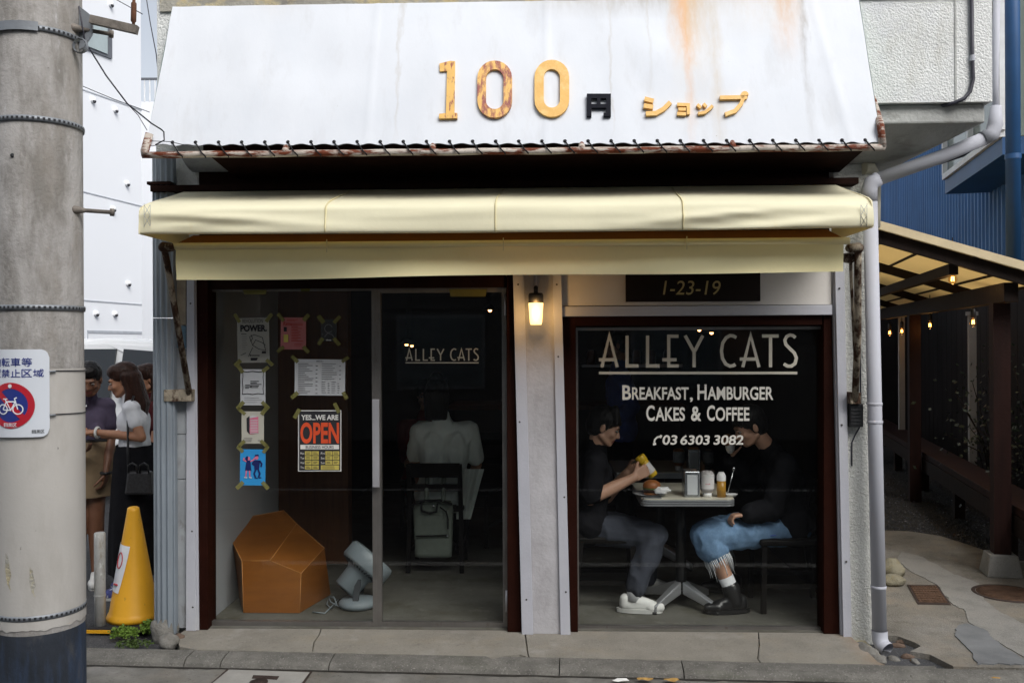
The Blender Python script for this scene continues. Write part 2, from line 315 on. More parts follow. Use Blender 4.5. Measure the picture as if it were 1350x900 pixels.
def cloth_mat(name, col, tr=0.25, stains=()):
    m = mat(name, col, 0.8, 0.04, 3, 0.12, 30, layers=list(stains)); t = m.node_tree; b = t.nodes['Principled BSDF']; o = t.nodes['Material Output']
    tn = t.nodes.new('ShaderNodeBsdfTranslucent'); tn.inputs[0].default_value = (col[0], col[1] * 0.78, col[2] * 0.35, 1)
    mx = t.nodes.new('ShaderNodeMixShader'); mx.inputs[0].default_value = tr
    t.links.new(b.outputs[0], mx.inputs[1]); t.links.new(tn.outputs[0], mx.inputs[2]); t.links.new(mx.outputs[0], o.inputs[0]); return m
cloth_mat('awning_cream', (0.88, 0.85, 0.63), 0.2, [((0.86, 0.72, 0.36), (9, 3, 1.5), 0.66, 0.82, 0.6), ((0.45, 0.42, 0.32), (14, 14, 30), 0.7, 0.8, 0.35)])
cloth_mat('valance_cream', (0.90, 0.84, 0.52), 0.25, [((0.74, 0.62, 0.26), (3, 3, 8), 0.6, 0.8, 0.35)])
mat('seam', (0.70, 0.62, 0.36), 0.8, 0.05)

# ------------------------------------------------------------------ ground
ZS, ZT = 0.07, F(675, 825, 5.17).z
ground = MB().box((-60, -20, ZS - 0.5), (60, 80, ZS)).build('street', 'asphalt', kind='structure')
YG = 5.17                                              # glass plane
YW = 5.09                                              # face of the posts and trims
def X(px, Y=YW, py=600): return F(px, py, Y).x
def Z(py, Y=YW, px=675): return F(px, py, Y).z

# kerb line, following the photographed edge between step and kerb
ZK = 0.112
KA, KB = G(100, 853, ZK), G(1340, 880, ZK)
kdir = (KB - KA).normalized(); knor = V((kdir.y, -kdir.x, 0))          # towards the street
def kp(s, out=0.0, z=ZK): p = KA + kdir * s + knor * out; return V((p.x, p.y, z))
def ks(px): return (G(px, 868, ZK) - KA).dot(kdir)
kerb = thing('kerb', None, None, kp(0, 0, ZS)); kerb['kind'] = 'structure'
cuts = [ks(a) for a in (-420, -160, 60, 243, 292, 437, 738, 897, 1222, 1520, 1800)]
KW = 0.15
for i in range(len(cuts) - 1):
    a, b = cuts[i] + 0.003, cuts[i + 1] - 0.003
    low = 0.012 if a > ks(1200) else 0
    prof = [(0, ZS - 0.1), (KW, ZS - 0.1), (KW, ZK - 0.042 - low), (KW - 0.012, ZK - 0.02 - low), (KW - 0.038, ZK - 0.006 - low), (0.055, ZK + 0.002 - low), (0.004, ZK + 0.002 - low)]
    mb = MB(); n = len(prof); st = 7; vs = []
    for k in range(st + 1):
        s = a + (b - a) * k / st
        for (o_, z_) in prof:
            j = noise.noise(V((s * 9, o_ * 30, z_ * 30))) * 0.004
            vs.append(kp(s, o_ + (j if o_ > 0.01 else 0), z_ + (j if z_ > ZS else 0)))
    fs = [(k * n + j, k * n + (j + 1) % n, (k + 1) * n + (j + 1) % n, (k + 1) * n + j) for k in range(st) for j in range(n)]
    mb.add(vs, fs + [tuple(range(n)), tuple(range(st * n, st * n + n))]).build('kerb_stone', 'kerb_concrete', kerb)
# gutter strip and apron below the kerb
MB().prism([kp(-3, KW + 0.002, ZS + 0.004), kp(9, KW + 0.002, ZS + 0.004), kp(9, KW + 0.5, ZS + 0.004), kp(-3, KW + 0.5, ZS + 0.004)], (0, 0, -0.05)).build('gutter_strip', 'apron_concrete', kind='structure')

mat('gutter_dirt_shade', (0.035, 0.032, 0.028), 0.7, 0.4, 30, 0.6, 120)  # wet dirt plus the shadow gap at the kerb foot, both in the colour
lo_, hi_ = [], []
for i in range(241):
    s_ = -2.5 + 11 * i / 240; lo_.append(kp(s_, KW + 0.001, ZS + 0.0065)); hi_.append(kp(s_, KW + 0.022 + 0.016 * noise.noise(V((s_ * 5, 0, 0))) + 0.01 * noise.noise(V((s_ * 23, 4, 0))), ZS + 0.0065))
MB().add(lo_ + hi_, [(i, i + 1, 241 + i + 1, 241 + i) for i in range(240)]).build('gutter_dirt_shade', 'gutter_dirt_shade', kind='structure', fix=False)

# step in front of the shop: cracked slabs
step = thing('step', None, None, (0, 4.9, ZS)); step['kind'] = 'structure'
def slab(parent, pxs_back, pxs_front, zb, zf, m, name='slab', grow=0.0025):
    top = [G(*p, zb) for p in pxs_back] + [G(*p, zf) for p in pxs_front[::-1]]
    c = sum(top, V()) / len(top)
    top = [p + (c - p).normalized() * grow for p in top]
    return MB().prism(top, (0, 0, -0.12)).build(name, m, parent)
zb, zf = ZT - 0.006, ZK + 0.003
def Kf(px): # front edge of the slab against the kerb
    p = kp(ks(px), -0.004); d = p - CAM; s = d.dot(_fw); return (675 + FPX * d.dot(_rt) / s, 450 - FPX * d.dot(_up) / s)
sl_ = [((262, 819), (420, 820), (508, 822)), ((508, 822), (600, 823), (690, 826)), ((690, 826), (1120, 829), (1165, 829))]
# crack lines shared by neighbouring slabs
crk1 = [(424, 826), (421, 836), (414, 846), (412, 858)]
crk2 = [(692, 832), (694, 846), (696, 862)]
crk3 = [(1000, 832), (1001, 850), (999, 868)]
def piece(poly, name='slab', m='step_concrete', parent=step, z=None, th=0.12, grow=0.0035):
    pts = []
    for (px, py) in poly:
        t = min(1, max(0, (py - 824) / 44)); zz = z if z is not None else zb + (zf - zb) * t
        pts.append(G(px, py, zz))
    c = sum(pts, V()) / len(pts)
    return MB().prism([p + (c - p).normalized() * grow for p in pts], (0, 0, -th)).build(name, m, parent)
piece([(262, 816), (424, 818)] + crk1 + [Kf(412), Kf(330), Kf(246), (236, 852), (232, 838)])
piece([(424, 818), (692, 820)] + crk2 + [Kf(697), (686, 862), (668, 864), (650, 868), Kf(640), Kf(520), Kf(412)] + crk1[::-1])
piece([(652, 867), (668, 863), (686, 861), (696, 865), Kf(697), Kf(650)], z=zf - 0.006)
piece([(692, 820), (1000, 822)] + crk3 + [Kf(1000), Kf(850), Kf(697)] + crk2[::-1])
piece([(1000, 822), (1112, 823), (1122, 838), (1142, 856), (1158, 872), Kf(1160), Kf(1000)] + crk3[::-1])
MB().prism([(-1.98, YG - 0.35, ZS - 0.02), (1.75, YG - 0.35, ZS - 0.02), (1.75, 5.1, ZS - 0.02), (-1.98, 5.1, ZS - 0.02)], (0, 0, 0.045)).build('bedding', 'bare_cement', step)

# ------------------------------------------------------------------ the shop building
YU = 4.75; ZU = Z(135, YU, 1230)
shop = thing('shop_building', 'old two-storey stucco shop building with glazed ground-floor front under an awning', 'building', (0, 5.1, ZS))
XL, XR = X(228), X(1151); XLu, XRu = F(207, 30, YU).x, F(1308, 60, YU).x
XI = F(274, 600, YG).x - 0.02          # inner face of the left wall
ZC = 2.72
B('upper_wall', 'stucco', (XLu, YU, ZU), (XRu, 11, 6.3), shop)
MB().box((XLu + 0.02, YU - 0.012, Z(8, YU)), (XRu - 0.05, YU + 0.01, 4.2)).build('weathered_band', 'bare_cement', shop)
xj = F(1259, 60, YU).x
MB().box((xj - 0.003, YU - 0.004, ZU + 0.004), (xj + 0.006, YU + 0.004, 6.2)).build('wall_joint', 'soffit_cement', shop)
# ledge below the upper wall, then the coved soffit down to the lower wall
MB().box((XLu + 0.03, YU + 0.035, ZU - 0.10), (XRu - 0.02, 11, ZU - 0.001)).build('ledge', 'soffit_cement', shop, bevel=0.01)
za, zl = ZU - 0.10, ZC
cov = []
for k in range(7):
    t = k / 6; cov.append((t, zl + (za - zl) * (1 - math.cos(t * PI / 2)) if t < 1 else za))
mb = MB()
ys = [YW + 0.012 - (YW + 0.012 - (YU + 0.06)) * t for t, _ in cov]; xs = [XR + (XRu - 0.05 - XR) * t for t, _ in cov]
vs = []
for (t, z_), y_, x_ in zip(cov, ys, xs): vs += [V((XLu + 0.05, y_, z_)), V((x_, y_, z_)), V((x_, 10.9, z_))]
fs = []
for k in range(6):
    a = 3 * k; fs += [(a, a + 1, a + 4, a + 3), (a + 1, a + 2, a + 5, a + 4)]
mb.add(vs, fs, True); mb.add([V((XLu + 0.05, y_, z_)) for (t, z_), y_ in zip(cov, ys)] + [V((XLu + 0.05, YW + .012, za))], [tuple(range(8))]); mb.build('coved_soffit', 'soffit_cement', shop)
# ground-floor walls
for (a_, b_, m_) in ((XL, X(262), 'stucco_low'), (X(262.2), X(1096), 'dark_board_shade'), (X(1096.2), XR - .012, 'stucco_low')): B('head_wall', m_, (a_, YW + 0.02, Z(360)), (b_, YG + 0.08, ZC + 0.02), shop)  # middle stretch coloured dark to stand for shade under the sign
B('head_wall', 'stucco_low', (X(206, YW + .03, 240), YW + 0.03, Z(250)), (XL - .001, YG + 0.3, ZU - .02), shop)
B('head_wall', 'stucco_low', (XL, YW + 0.035, ZC + .021), (XR - .05, YG + 0.08, ZU - .02), shop)
B('side_wall', 'stucco_low', (XL + .001, YW + 0.032, ZS), (XI, 11, ZC - .003), shop)
B('side_wall', 'stucco_low', (XR - 0.06, YG + 0.1, ZS), (XR, 11, ZC), shop)
# stucco pier at the alley corner
mb = MB(); mb.hexa([(X(1110, YW, 820), YW, ZS), (XR + 0.01, YW, ZS), (XR + 0.01, YG + 0.13, ZS), (X(1110, YW, 820), YG + 0.13, ZS),
                    (X(1100), YW, ZC), (XR, YW, ZC), (XR, YG + 0.13, ZC), (X(1100), YG + 0.13, ZC)]).build('corner_pier', 'stucco_low', shop, bevel=0.006)
# dark head board above the awning
MB().box((F(198, 240, 4.98).x, 4.98, Z(247, 4.98)), (F(1132, 240, 4.98).x, YW + 0.02, Z(239, 4.98))).build('head_board', 'dark_board_shade', shop)
# left corner: grey sheets, beige and blue boards
xs0, xs1 = X(229), X(246)
for (p0, p1, m_) in ((830, 632, 'corner_sheet'), (631, 572, 'corner_sheet'), (571, 458, 'corner_sheet'), (457, 427, 'corner_blue'), (426, 330, 'corner_beige')):
    B('corner_sheet', m_, (xs0, YW - 0.004, Z(p0)), (xs1, YW + 0.03, Z(p1)), shop)
# white and brown trims of the door opening
def lean(name, m_, xt0, xt1, xb0, xb1, pt, pb, y0, y1, zbot=None):
    zt_, zb_ = Z(pt, y0), zbot if zbot is not None else Z(pb, y0)
    a, b, c, d = F(xt0, pt, y0).x, F(xt1, pt, y0).x, F(xb0, pb, y0).x, F(xb1, pb, y0).x
    return MB().hexa([(c, y0, zb_), (d, y0, zb_), (d, y1, zb_), (c, y1, zb_), (a, y0, zt_), (b, y0, zt_), (b, y1, zt_), (a, y1, zt_)]).build(name, m_, shop, bevel=0.002)
ZP = ZT - 0.008
for (px_, py_, y_) in ((251, 400, 0), (252, 520, 0), (253, 700, 0), (254, 800, 0), (683, 375, 1), (685, 556, 1), (694, 790, 1), (734, 375, 1), (736, 470, 1), (744, 655, 1), (746, 780, 1), (1107, 380, 1), (1110, 560, 1), (1116, 740, 1)):
    MB().lathe([(0.001, 0.0), (0.005, 0.0005), (0.006, 0.003)], F(px_, py_, YW - (0.0365 if y_ else 0.0215)), 8, Matrix.Rotation(R(-90), 3, 'X')).build('nail_head', 'iron_nail', shop)
lean('trim_board', 'white_trim', 246, 256, 245, 258, 340, 828, YW - 0.02, YW + 0.06, ZP)
lean('trim_board', 'white_trim', 256.6, 258, 258.8, 262, 340, 828, YW - 0.01, YW + 0.06, ZP)
lean('door_post', 'brown_paint', 258.5, 274, 262.5, 274, 340, 826, YW + 0.0, YG + 0.05, ZP)
lean('door_post', 'brown_paint', 668, 675, 669, 687, 340, 832, YW + 0.0, YG + 0.05, ZP)
lean('trim_board', 'white_trim', 675.6, 690, 688, 703, 340, 838, YW - 0.035, YW + 0.06, ZP - 0.002)
lean('trim_board', 'white_trim', 728, 739.5, 739, 752, 340, 838, YW - 0.035, YW + 0.06, ZP - 0.002)
lean('post_panel', 'white_panel', 690, 728, 703, 739, 340, 836, YW - 0.018, YW + 0.1, ZP - 0.002)
# panel over the window, board under it, brown window surround
zA, zB_, zC_ = Z(340), Z(404.5), Z(417.5)
x0, x1 = X(740.5), X(1097)
B('fascia_panel', 'fascia_panel', (x0, YW, zB_ + 0.004), (x1, YW + 0.08, zA), shop)
B('fascia_board', 'white_trim', (x0, YW - 0.018, zC_), (x1, YW + 0.08, zB_), shop, bevel=0.003)
lean('window_post', 'brown_paint', 740.5, 759, 752.8, 762, 417.8, 832, YW + 0.01, YG + 0.05, ZP)
lean('window_post', 'brown_paint', 1086, 1096, 1086, 1108, 417.8, 838, YW + 0.01, YG + 0.05, ZP)
B('window_head', 'brown_paint', (X(759.3), YW + 0.012, Z(430)), (X(1085.7), YG + 0.05, zC_ - 0.001), shop)
lean('trim_board', 'white_trim', 1097.4, 1100, 1108.6, 1111, 345, 838, YW - 0.01, YW + 0.06, ZP)
lean('trim_board', 'white_trim', 1100.6, 1113, 1112, 1123, 345, 842, YW - 0.03, YW + 0.06, ZP - 0.01)
B('door_head', 'dark_board_shade', (X(274.3), YW + 0.02, Z(378)), (X(667.7), YG + 0.05, Z(345)), shop)

# --- glazing: fixed pane, door, window
def framed(kind, px0, py0, px1, py1, wl, wr, wt, wb, y=YG, d=0.035, name=None, m_='door_metal'):
    a, b = F(px0, py1, y), F(px1, py0, y); k = (b.x - a.x) / (px1 - px0)
    xa, xb, za_, zb2 = a.x, b.x, a.z, b.z
    mb = MB()
    mb.box((xa, y - d / 2, za_), (xa + wl * k, y + d / 2, zb2)).box((xb - wr * k, y - d / 2, za_), (xb, y + d / 2, zb2))
    mb.box((xa + wl * k, y - d / 2 + .001, za_), (xb - wr * k, y + d / 2 - .001, za_ + wb * k)).box((xa + wl * k, y - d / 2 + .001, zb2 - wt * k), (xb - wr * k, y + d / 2 - .001, zb2))
    o = mb.build(name or kind, m_, shop, fix=False)
    INV[o.name] = Matrix.Identity(4)
    o2 = MB().add([(xa + wl * k, y, za_ + wb * k), (xb - wr * k, y, za_ + wb * k), (xb - wr * k, y, zb2 - wt * k), (xa + wl * k, y, zb2 - wt * k)], [(0, 1, 2, 3)]).build('pane', 'shop_glass', o, fix=False)
    return o
INV[shop.name] = Matrix.Translation((0, -5.1, -ZS))
fixed = framed('display_window', 274.3, 378, 495.5, 824, 3, 5, 5, 7)
door = framed('door', 496.2, 379, 667.6, 826, 8, 6, 6, 8, y=YG + 0.002)
window = framed('window', 759.5, 430, 1085.5, 830, 4, 4, 4, 7)
for o in (fixed, door, window): o.matrix_parent_inverse = INV[shop.name]
def sub(o): return o                                   # children of these frames use world vertices
hb = MB(); hb.box((X(493.5, YG), YG - 0.06, Z(640, YG)), (X(502.5, YG), YG - 0.045, Z(525, YG)))
hb.box((X(496, YG), YG - 0.046, Z(545, YG)), (X(500, YG), YG - 0.018, Z(541, YG))).box((X(496, YG), YG - 0.046, Z(625, YG)), (X(500, YG), YG - 0.018, Z(621, YG)))
hb.build('handle', 'handle_metal', door, bevel=0.002)
for p in (402, 790):
    MB().tube([(X(667.5, YG), YG - 0.03, Z(p + 14, YG)), (X(667.5, YG), YG - 0.03, Z(p - 14, YG))], 0.008).build('hinge', 'handle_metal', door)

# lettering strokes of ALLEY CATS in the units of a 930 x 190 drawing
AL = [[(190, 298), (225, 150), (262, 298)], [(176, 263), (252, 263)], [(308, 150), (308, 292), (362, 292)], [(404, 150), (404, 292), (460, 292)],
      [(549, 153), (503, 153), (503, 292), (550, 292)], [(473, 263), (540, 263)], [(580, 150), (622, 226), (622, 298)], [(663, 150), (625, 222)],
      [(820, 160), (806, 152), (790, 150), (772, 160), (756, 185), (750, 222), (755, 257), (770, 283), (790, 293), (806, 290), (816, 284)],
      [(850, 298), (887, 150), (926, 298)], [(836, 260), (914, 260)], [(940, 152), (1018, 152)], [(980, 152), (980, 298)],
      [(1097, 160), (1085, 150), (1070, 147), (1055, 155), (1047, 172), (1052, 192), (1072, 212), (1092, 232), (1101, 255), (1095, 280), (1078, 293), (1060, 293), (1042, 282)],
      [(176, 325), (1105, 325)]]
def alley(Y, mapf, wd, parent, m_):
    mb = MB(); fn = onglass(Y)
    for i, st in enumerate(AL): ribbon(mb, [mapf(p) for p in st], wd * (0.8 if i == 14 else 1), fn, 0.003 + 0.0003 * i)
    return mb.build('lettering', m_, parent, fix=False)
def bigmap(p): return (740 + p[0] / 3.5526, 400 + p[1] / 3.5526)
def doormap(p): q = (p[0] - 176) / 929; return (534.5 + q * 96.5, 459.5 + (p[1] - 147) / 178 * 18.5)
alley(YG, bigmap, 4.3, window, 'lettering'); alley(YG + 0.002, doormap, 1.7, door, 'lettering')
mb = MB(); fn = onglass(YG)
OFF = 0.022
fit_text(mb, 'B', fn, (820.5, 507.5, 832, 526.8), OFF, off=.003); fit_text(mb, 'REAKFAST', fn, (833.2, 510, 908, 526.8), OFF, off=.003)
fit_text(mb, ',', fn, (909.5, 523.5, 913.5, 530), OFF, off=.003)
fit_text(mb, 'H', fn, (919.5, 506.5, 931.5, 526.8), OFF, off=.003); fit_text(mb, 'AMBURGER', fn, (932.5, 509.5, 1019.5, 527), OFF, off=.003)
fit_text(mb, 'C', fn, (852, 534, 863, 554.8), OFF, off=.003); fit_text(mb, 'AKES', fn, (864, 536.5, 903, 554.8), OFF, off=.003)
fit_text(mb, '&', fn, (911, 535.5, 924.5, 554.8), OFF, off=.003)
fit_text(mb, 'C', fn, (932, 534, 942.5, 554.8), OFF, off=.003); fit_text(mb, 'OFFEE', fn, (943.5, 536.5, 988, 554.8), OFF, off=.003)
mb.build('lettering', 'lettering_white', window, fix=False)
mb = MB()
for s_, a, b in (('03', 873.5, 893), ('6303', 897, 936), ('3082', 940.5, 980)): fit_text(mb, s_, fn, (a, 573.2, b, 586), OFF, shear=0.12, off=.003)
ribbon(mb, [(862.5, 583), (863.5, 579), (866.5, 576), (871, 575)], 2.2, fn, .0036); ribbon(mb, [(861, 585.5), (865, 584.5)], 3, fn, .0032); ribbon(mb, [(870, 576.8), (872, 573.4)], 3, fn, .0034)
mb.build('lettering', 'lettering_white', window, fix=False)

# interior shell
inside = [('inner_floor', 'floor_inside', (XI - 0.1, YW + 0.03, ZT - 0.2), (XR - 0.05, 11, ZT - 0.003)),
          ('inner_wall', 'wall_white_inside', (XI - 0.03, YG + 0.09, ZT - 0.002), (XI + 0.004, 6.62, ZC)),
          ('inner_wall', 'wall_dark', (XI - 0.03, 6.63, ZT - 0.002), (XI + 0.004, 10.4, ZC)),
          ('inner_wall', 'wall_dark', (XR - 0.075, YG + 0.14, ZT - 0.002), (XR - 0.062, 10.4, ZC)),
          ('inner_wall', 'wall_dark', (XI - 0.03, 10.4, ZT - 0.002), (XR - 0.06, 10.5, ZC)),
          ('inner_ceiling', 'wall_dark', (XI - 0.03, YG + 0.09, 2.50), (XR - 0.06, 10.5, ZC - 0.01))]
for n_, m_, a, b in inside: B(n_, m_, a, b, shop)
B('wood_partition', 'wood_brown', (XI + 0.005, 6.6, ZT), (F(459, 600, 6.6).x, 6.72, 2.49), shop)
B('roof', 'soffit_cement', (XLu - 0.1, YU - 0.1, 6.3), (XRu + 0.1, 11.1, 6.45), shop)

# ------------------------------------------------------------------ number plate
npl = thing('number_plate', 'black house-number plate reading 1-23-19 above the large window', 'sign', F(913, 399, YW))
B('plate', 'black_plate', (X(825.5), YW - 0.02, Z(399)), (X(1002.5), YW - 0.003, Z(350)), npl, bevel=0.003)
mb = MB(); fn = onglass(YW - 0.02)
fit_text(mb, '1-23-19', fn, (874, 370, 950, 388.5), 0.0, shear=0.16, off=0.002); mb.build('digits', 'gold_lettering', npl, fix=False)

# ------------------------------------------------------------------ wall lamp (lit)
emis('lamp_glow', (1.0, 0.60, 0.20), 2.6)
lp = F(706.5, 400, YW - 0.10)
wl = thing('wall_lamp', 'lit amber glass lamp with black cap on the white post', 'lamp', lp)
yl = lp.y; k_ = yl / FPX
MB().lathe([(0.001, Z(428, yl)), (0.0295, Z(428, yl)), (0.033, Z(425, yl)), (0.040, Z(401, yl)), (0.040, Z(399.5, yl))], (lp.x, yl, 0), 28).build('lamp_shade', 'lamp_glow', wl)
MB().lathe([(0.001, Z(399.6, yl)), (0.041, Z(399.6, yl)), (0.041, Z(389, yl)), (0.036, Z(386.5, yl)), (0.001, Z(386.5, yl))], (lp.x, yl, 0), 28).build('cap', 'box_black', wl)
MB().tube([(lp.x, yl, Z(387, yl)), (lp.x, yl, Z(380, yl)), (lp.x, yl + 0.075, Z(378, yl))], 0.012).build('bracket', 'box_black', wl)
MB().tube([(lp.x, YW - 0.02, Z(388)), (lp.x, YW - 0.024, Z(345))], 0.008).build('conduit', 'white_trim', wl)
ld = bpy.data.lights.new('lamp_light', 'POINT'); ld.energy = 1.6; ld.color = (1, 0.55, 0.18); ld.shadow_soft_size = 0.03
lo = bpy.data.objects.new('lamp_light', ld); C.objects.link(lo); lo.location = (lp.x, yl - 0.065, Z(414, yl)); lo.parent = wl; lo.matrix_parent_inverse = INV[wl.name]

# ------------------------------------------------------------------ sloped canvas sign
YT, YB = 4.738, 4.50
zt_ = F(675, 2, YT).z; zb_s = F(675, 193, YB).z
sn = V((0, -(zt_ - zb_s), YT - YB)).normalized(); sp0 = V((0, YB, zb_s))
def onsign(u, v, off):
    d = ray(u, v); t = (sp0 - CAM).dot(sn) / d.dot(sn); return CAM + d * t + sn * off
sg = thing('canvas_sign', 'big white sloping canvas shop sign with rust streaks reading 100 yen shop in Japanese', 'sign', (0, YB, zb_s))
nx, nz_ = 220, 22; vs = []; 
for j in range(nz_ + 1):
    v = j / nz_
    for i in range(nx + 1):
        u = i / nx; tl = V((228, 10)).lerp(V((1131, -4)), u); bl = V((193, 192)).lerp(V((1161, 189)), u); p = tl.lerp(bl, v)
        wv = noise.noise(V((u * 9, v * 2.2, 1.3))) * 0.012 * math.sin(PI * min(1, v * 1.15)) + noise.noise(V((u * 30, v * 3, 9))) * 0.003 + 0.004 * math.exp(-((u - .545) / .004) ** 2) + 0.004 * math.exp(-((u - .93 - .03 * v) / .006) ** 2) + 0.003 * math.exp(-((u - .30) / .004) ** 2)
        if j == nz_: p = p + V((0, 1.2 * math.sin(u * 32 * 2 * PI / 1.0)))
        vs.append(onsign(p.x, p.y, wv))
fs = [(j * (nx + 1) + i, j * (nx + 1) + i + 1, (j + 1) * (nx + 1) + i + 1, (j + 1) * (nx + 1) + i) for j in range(nz_) for i in range(nx)]
o = canvas_ = MB().add(vs, fs, True).build('canvas', 'sign_canvas', sg, fix=False)
md = o.modifiers.new('th', 'SOLIDIFY'); md.thickness = 0.006; md.offset = -1; md.use_rim = False
for (pt, pb) in (((1132.5, -3), (1162.5, 190)), ((227, 11), (192, 193))):
    a, b = onsign(*pt, 0), onsign(*pb, 0)
    MB().add([a, b, V((b.x, YT + 0.02, b.z + 0.12)), V((a.x, YT + 0.02, a.z))], [(0, 1, 2, 3)]).build('side_canvas', 'sign_green', sg, fix=False)
# hem pipe frame
YP = YB - 0.012
def P(px, py, y=YP): return F(px, py, y)
MB().tube([P(197, 176), P(191, 199), P(192.5, 204)], [0.020, 0.021, 0.024], 12).build('frame_pipe', 'rusty_pipe', sg)
pp = [P(188 + (1166 - 188) * i / 24, 204.5 - 10 * i / 24 + 0.5 * math.sin(i * 2.1)) for i in range(25)]
MB().tube(pp, 0.0165, 12).build('frame_pipe', 'rusty_pipe', sg)
MB().tube([P(1164, 195), P(1161, 166), F(1150, 130, YU - 0.05)], 0.018, 12).build('frame_pipe', 'rusty_pipe', sg)
for px in (376, 570, 767, 966): 
    a = P(px, 204.5 - 10 * (px - 188) / 978 - 4); MB().cap(a, a + V((0, 0.05, 0.05)), 0.017, 0.013).build('pipe_lug', 'rusty_pipe', sg)
for i in range(31):
    px = 228 + 30.4 * i; py = 190.5 - 3 * i / 31
    pb = 204.5 - 10 * (px - 188) / 978
    MB().tube([onsign(px, py - 2, 0.006), onsign(px + 1, py, 0.012), P(px + 7, pb - 3, YP - 0.024), P(px + 12, pb + 2, YP - 0.024), P(px + 13, pb + 4, YP + 0.01)], 0.0036, 6).build('lacing_cord', 'cord_black', sg)
    if i % 1 == 0: MB().lathe([(0.001, 0.004), (0.009, 0.004), (0.009, 0)], onsign(px, py - 2, 0.004), 10, Matrix.Rotation(R(68), 3, 'X')).build('eyelet', 'cord_black', canvas_)
xl_, xr_, y0_, y1_, z0_, z1_ = -1.74, 1.62, YB + .07, YW - .004, zb_s + .012, ZC - .045
MB().hexa([(xl_, y0_, z0_), (xr_, y0_, z0_), (xr_, y1_, z1_), (xl_, y1_, z1_), (xl_, y0_, z0_ + .03), (xr_, y0_, z0_ + .03), (xr_, y1_, z1_ + .03), (xl_, y1_, z1_ + .03)]).build('shade_box', 'dark_board_shade', sg)  # dark box added so the shaded gap under the sign goes black
# raised letters
def solid(vs2, fs, th=0.016, off=0.008, name='letter', m_='letter_gold'):
    n = len(vs2); a = [onsign(x, y, off + th) for x, y in vs2]; b = [onsign(x, y, off) for x, y in vs2]
    cnt = {}
    for f in fs:
        for i in range(len(f)):
            e = (f[i], f[(i + 1) % len(f)]); cnt[tuple(sorted(e))] = cnt.get(tuple(sorted(e)), []) + [e]
    side = [(e[0][0], e[0][1], e[0][1] + n, e[0][0] + n) for e in cnt.values() if len(e) == 1]
    return MB().add(a + b, list(fs) + side).build(name, m_, canvas_, fix=False)
one = [(580, 87.5), (594, 84), (600.5, 84.5), (599.5, 152), (603.5, 152.5), (603.5, 159), (579.5, 159.5), (579.5, 153.5), (588.5, 152.5), (590, 97), (580.5, 98)]
solid(one, [tuple(range(len(one)))], m_='letter_scuffed')
def ring(cx, cy, w_, h_, t):
    def stad(w2, h2):
        r = w2; pts = []
        for k in range(13): a = PI * k / 12; pts.append((cx + r * math.cos(a), cy - (h2 - r) - r * math.sin(a)))
        for k in range(13): a = PI + PI * k / 12; pts.append((cx + r * math.cos(a), cy + (h2 - r) - r * math.sin(a)))
        return pts
    o_, i_ = stad(w_, h_), stad(w_ - t, h_ - t); n = len(o_)
    return o_ + i_, [(k, (k + 1) % n, n + (k + 1) % n, n + k) for k in range(n)]
solid(*ring(652.5, 121, 22.8, 37.5, 11.3), m_='letter_worn'); solid(*ring(727.5, 120, 22.8, 37.5, 12.2))
def sol_text(s_, box, m_, offset=0.03):
    vs2, fs = text_geo(s_, offset); xs_ = [v[0] for v in vs2]; ys_ = [v[1] for v in vs2]; u0, v0, u1, v1 = box
    solid([(u0 + (x - min(xs_)) / (max(xs_) - min(xs_)) * (u1 - u0), v1 - (y - min(ys_)) / (max(ys_) - min(ys_)) * (v1 - v0)) for x, y in vs2], fs, m_=m_)
# the yen character from strokes: frame, mid bar, stem
yb = [((773.5, 127), (805, 133)), ((773.5, 133), (779.5, 156.5)), ((798.8, 133), (805, 156.5)), ((779.5, 140.5), (798.8, 145.5)), ((786.8, 133), (791.5, 140.5)), ((795.5, 152), (798.8, 156.5))]
vs2, fs = [], []
for a, b in yb:
    n = len(vs2); vs2 += [(a[0], a[1]), (b[0], a[1]), (b[0], b[1]), (a[0], b[1])]; fs.append((n, n + 1, n + 2, n + 3))
solid(vs2, fs, m_='letter_black')
def stroke_letter(strokes, wd, m_='letter_gold'):
    for st in strokes:
        tmp = MB(); ribbon(tmp, st, wd, lambda u, v, o_: V((u, v, 0)))
        solid([(p[0], p[1]) for p in tmp.v], tmp.f, m_=m_)
stroke_letter([[(849, 133.5), (861, 136.5)], [(848, 142.5), (860.5, 144.5)], [(851, 153), (864, 152.5), (874, 147), (883, 138)]], 5.6)
stroke_letter([[(892, 141), (906.5, 141.5), (906.5, 154)], [(893.5, 147.2), (903.5, 147.4)], [(892, 153), (903.5, 153.5)]], 4.2)
stroke_letter([[(918.5, 141), (923, 145.5)], [(926.5, 140), (930, 144)], [(919.5, 152.8), (928, 151.5), (934, 147), (938.5, 142.5)]], 3.8)
stroke_letter([[(948, 132), (979, 131.5), (976, 140), (968, 149.5), (955, 154)], arc(980.5, 129, 2.8, 2.8, 0, 330, 10)], 5.0)

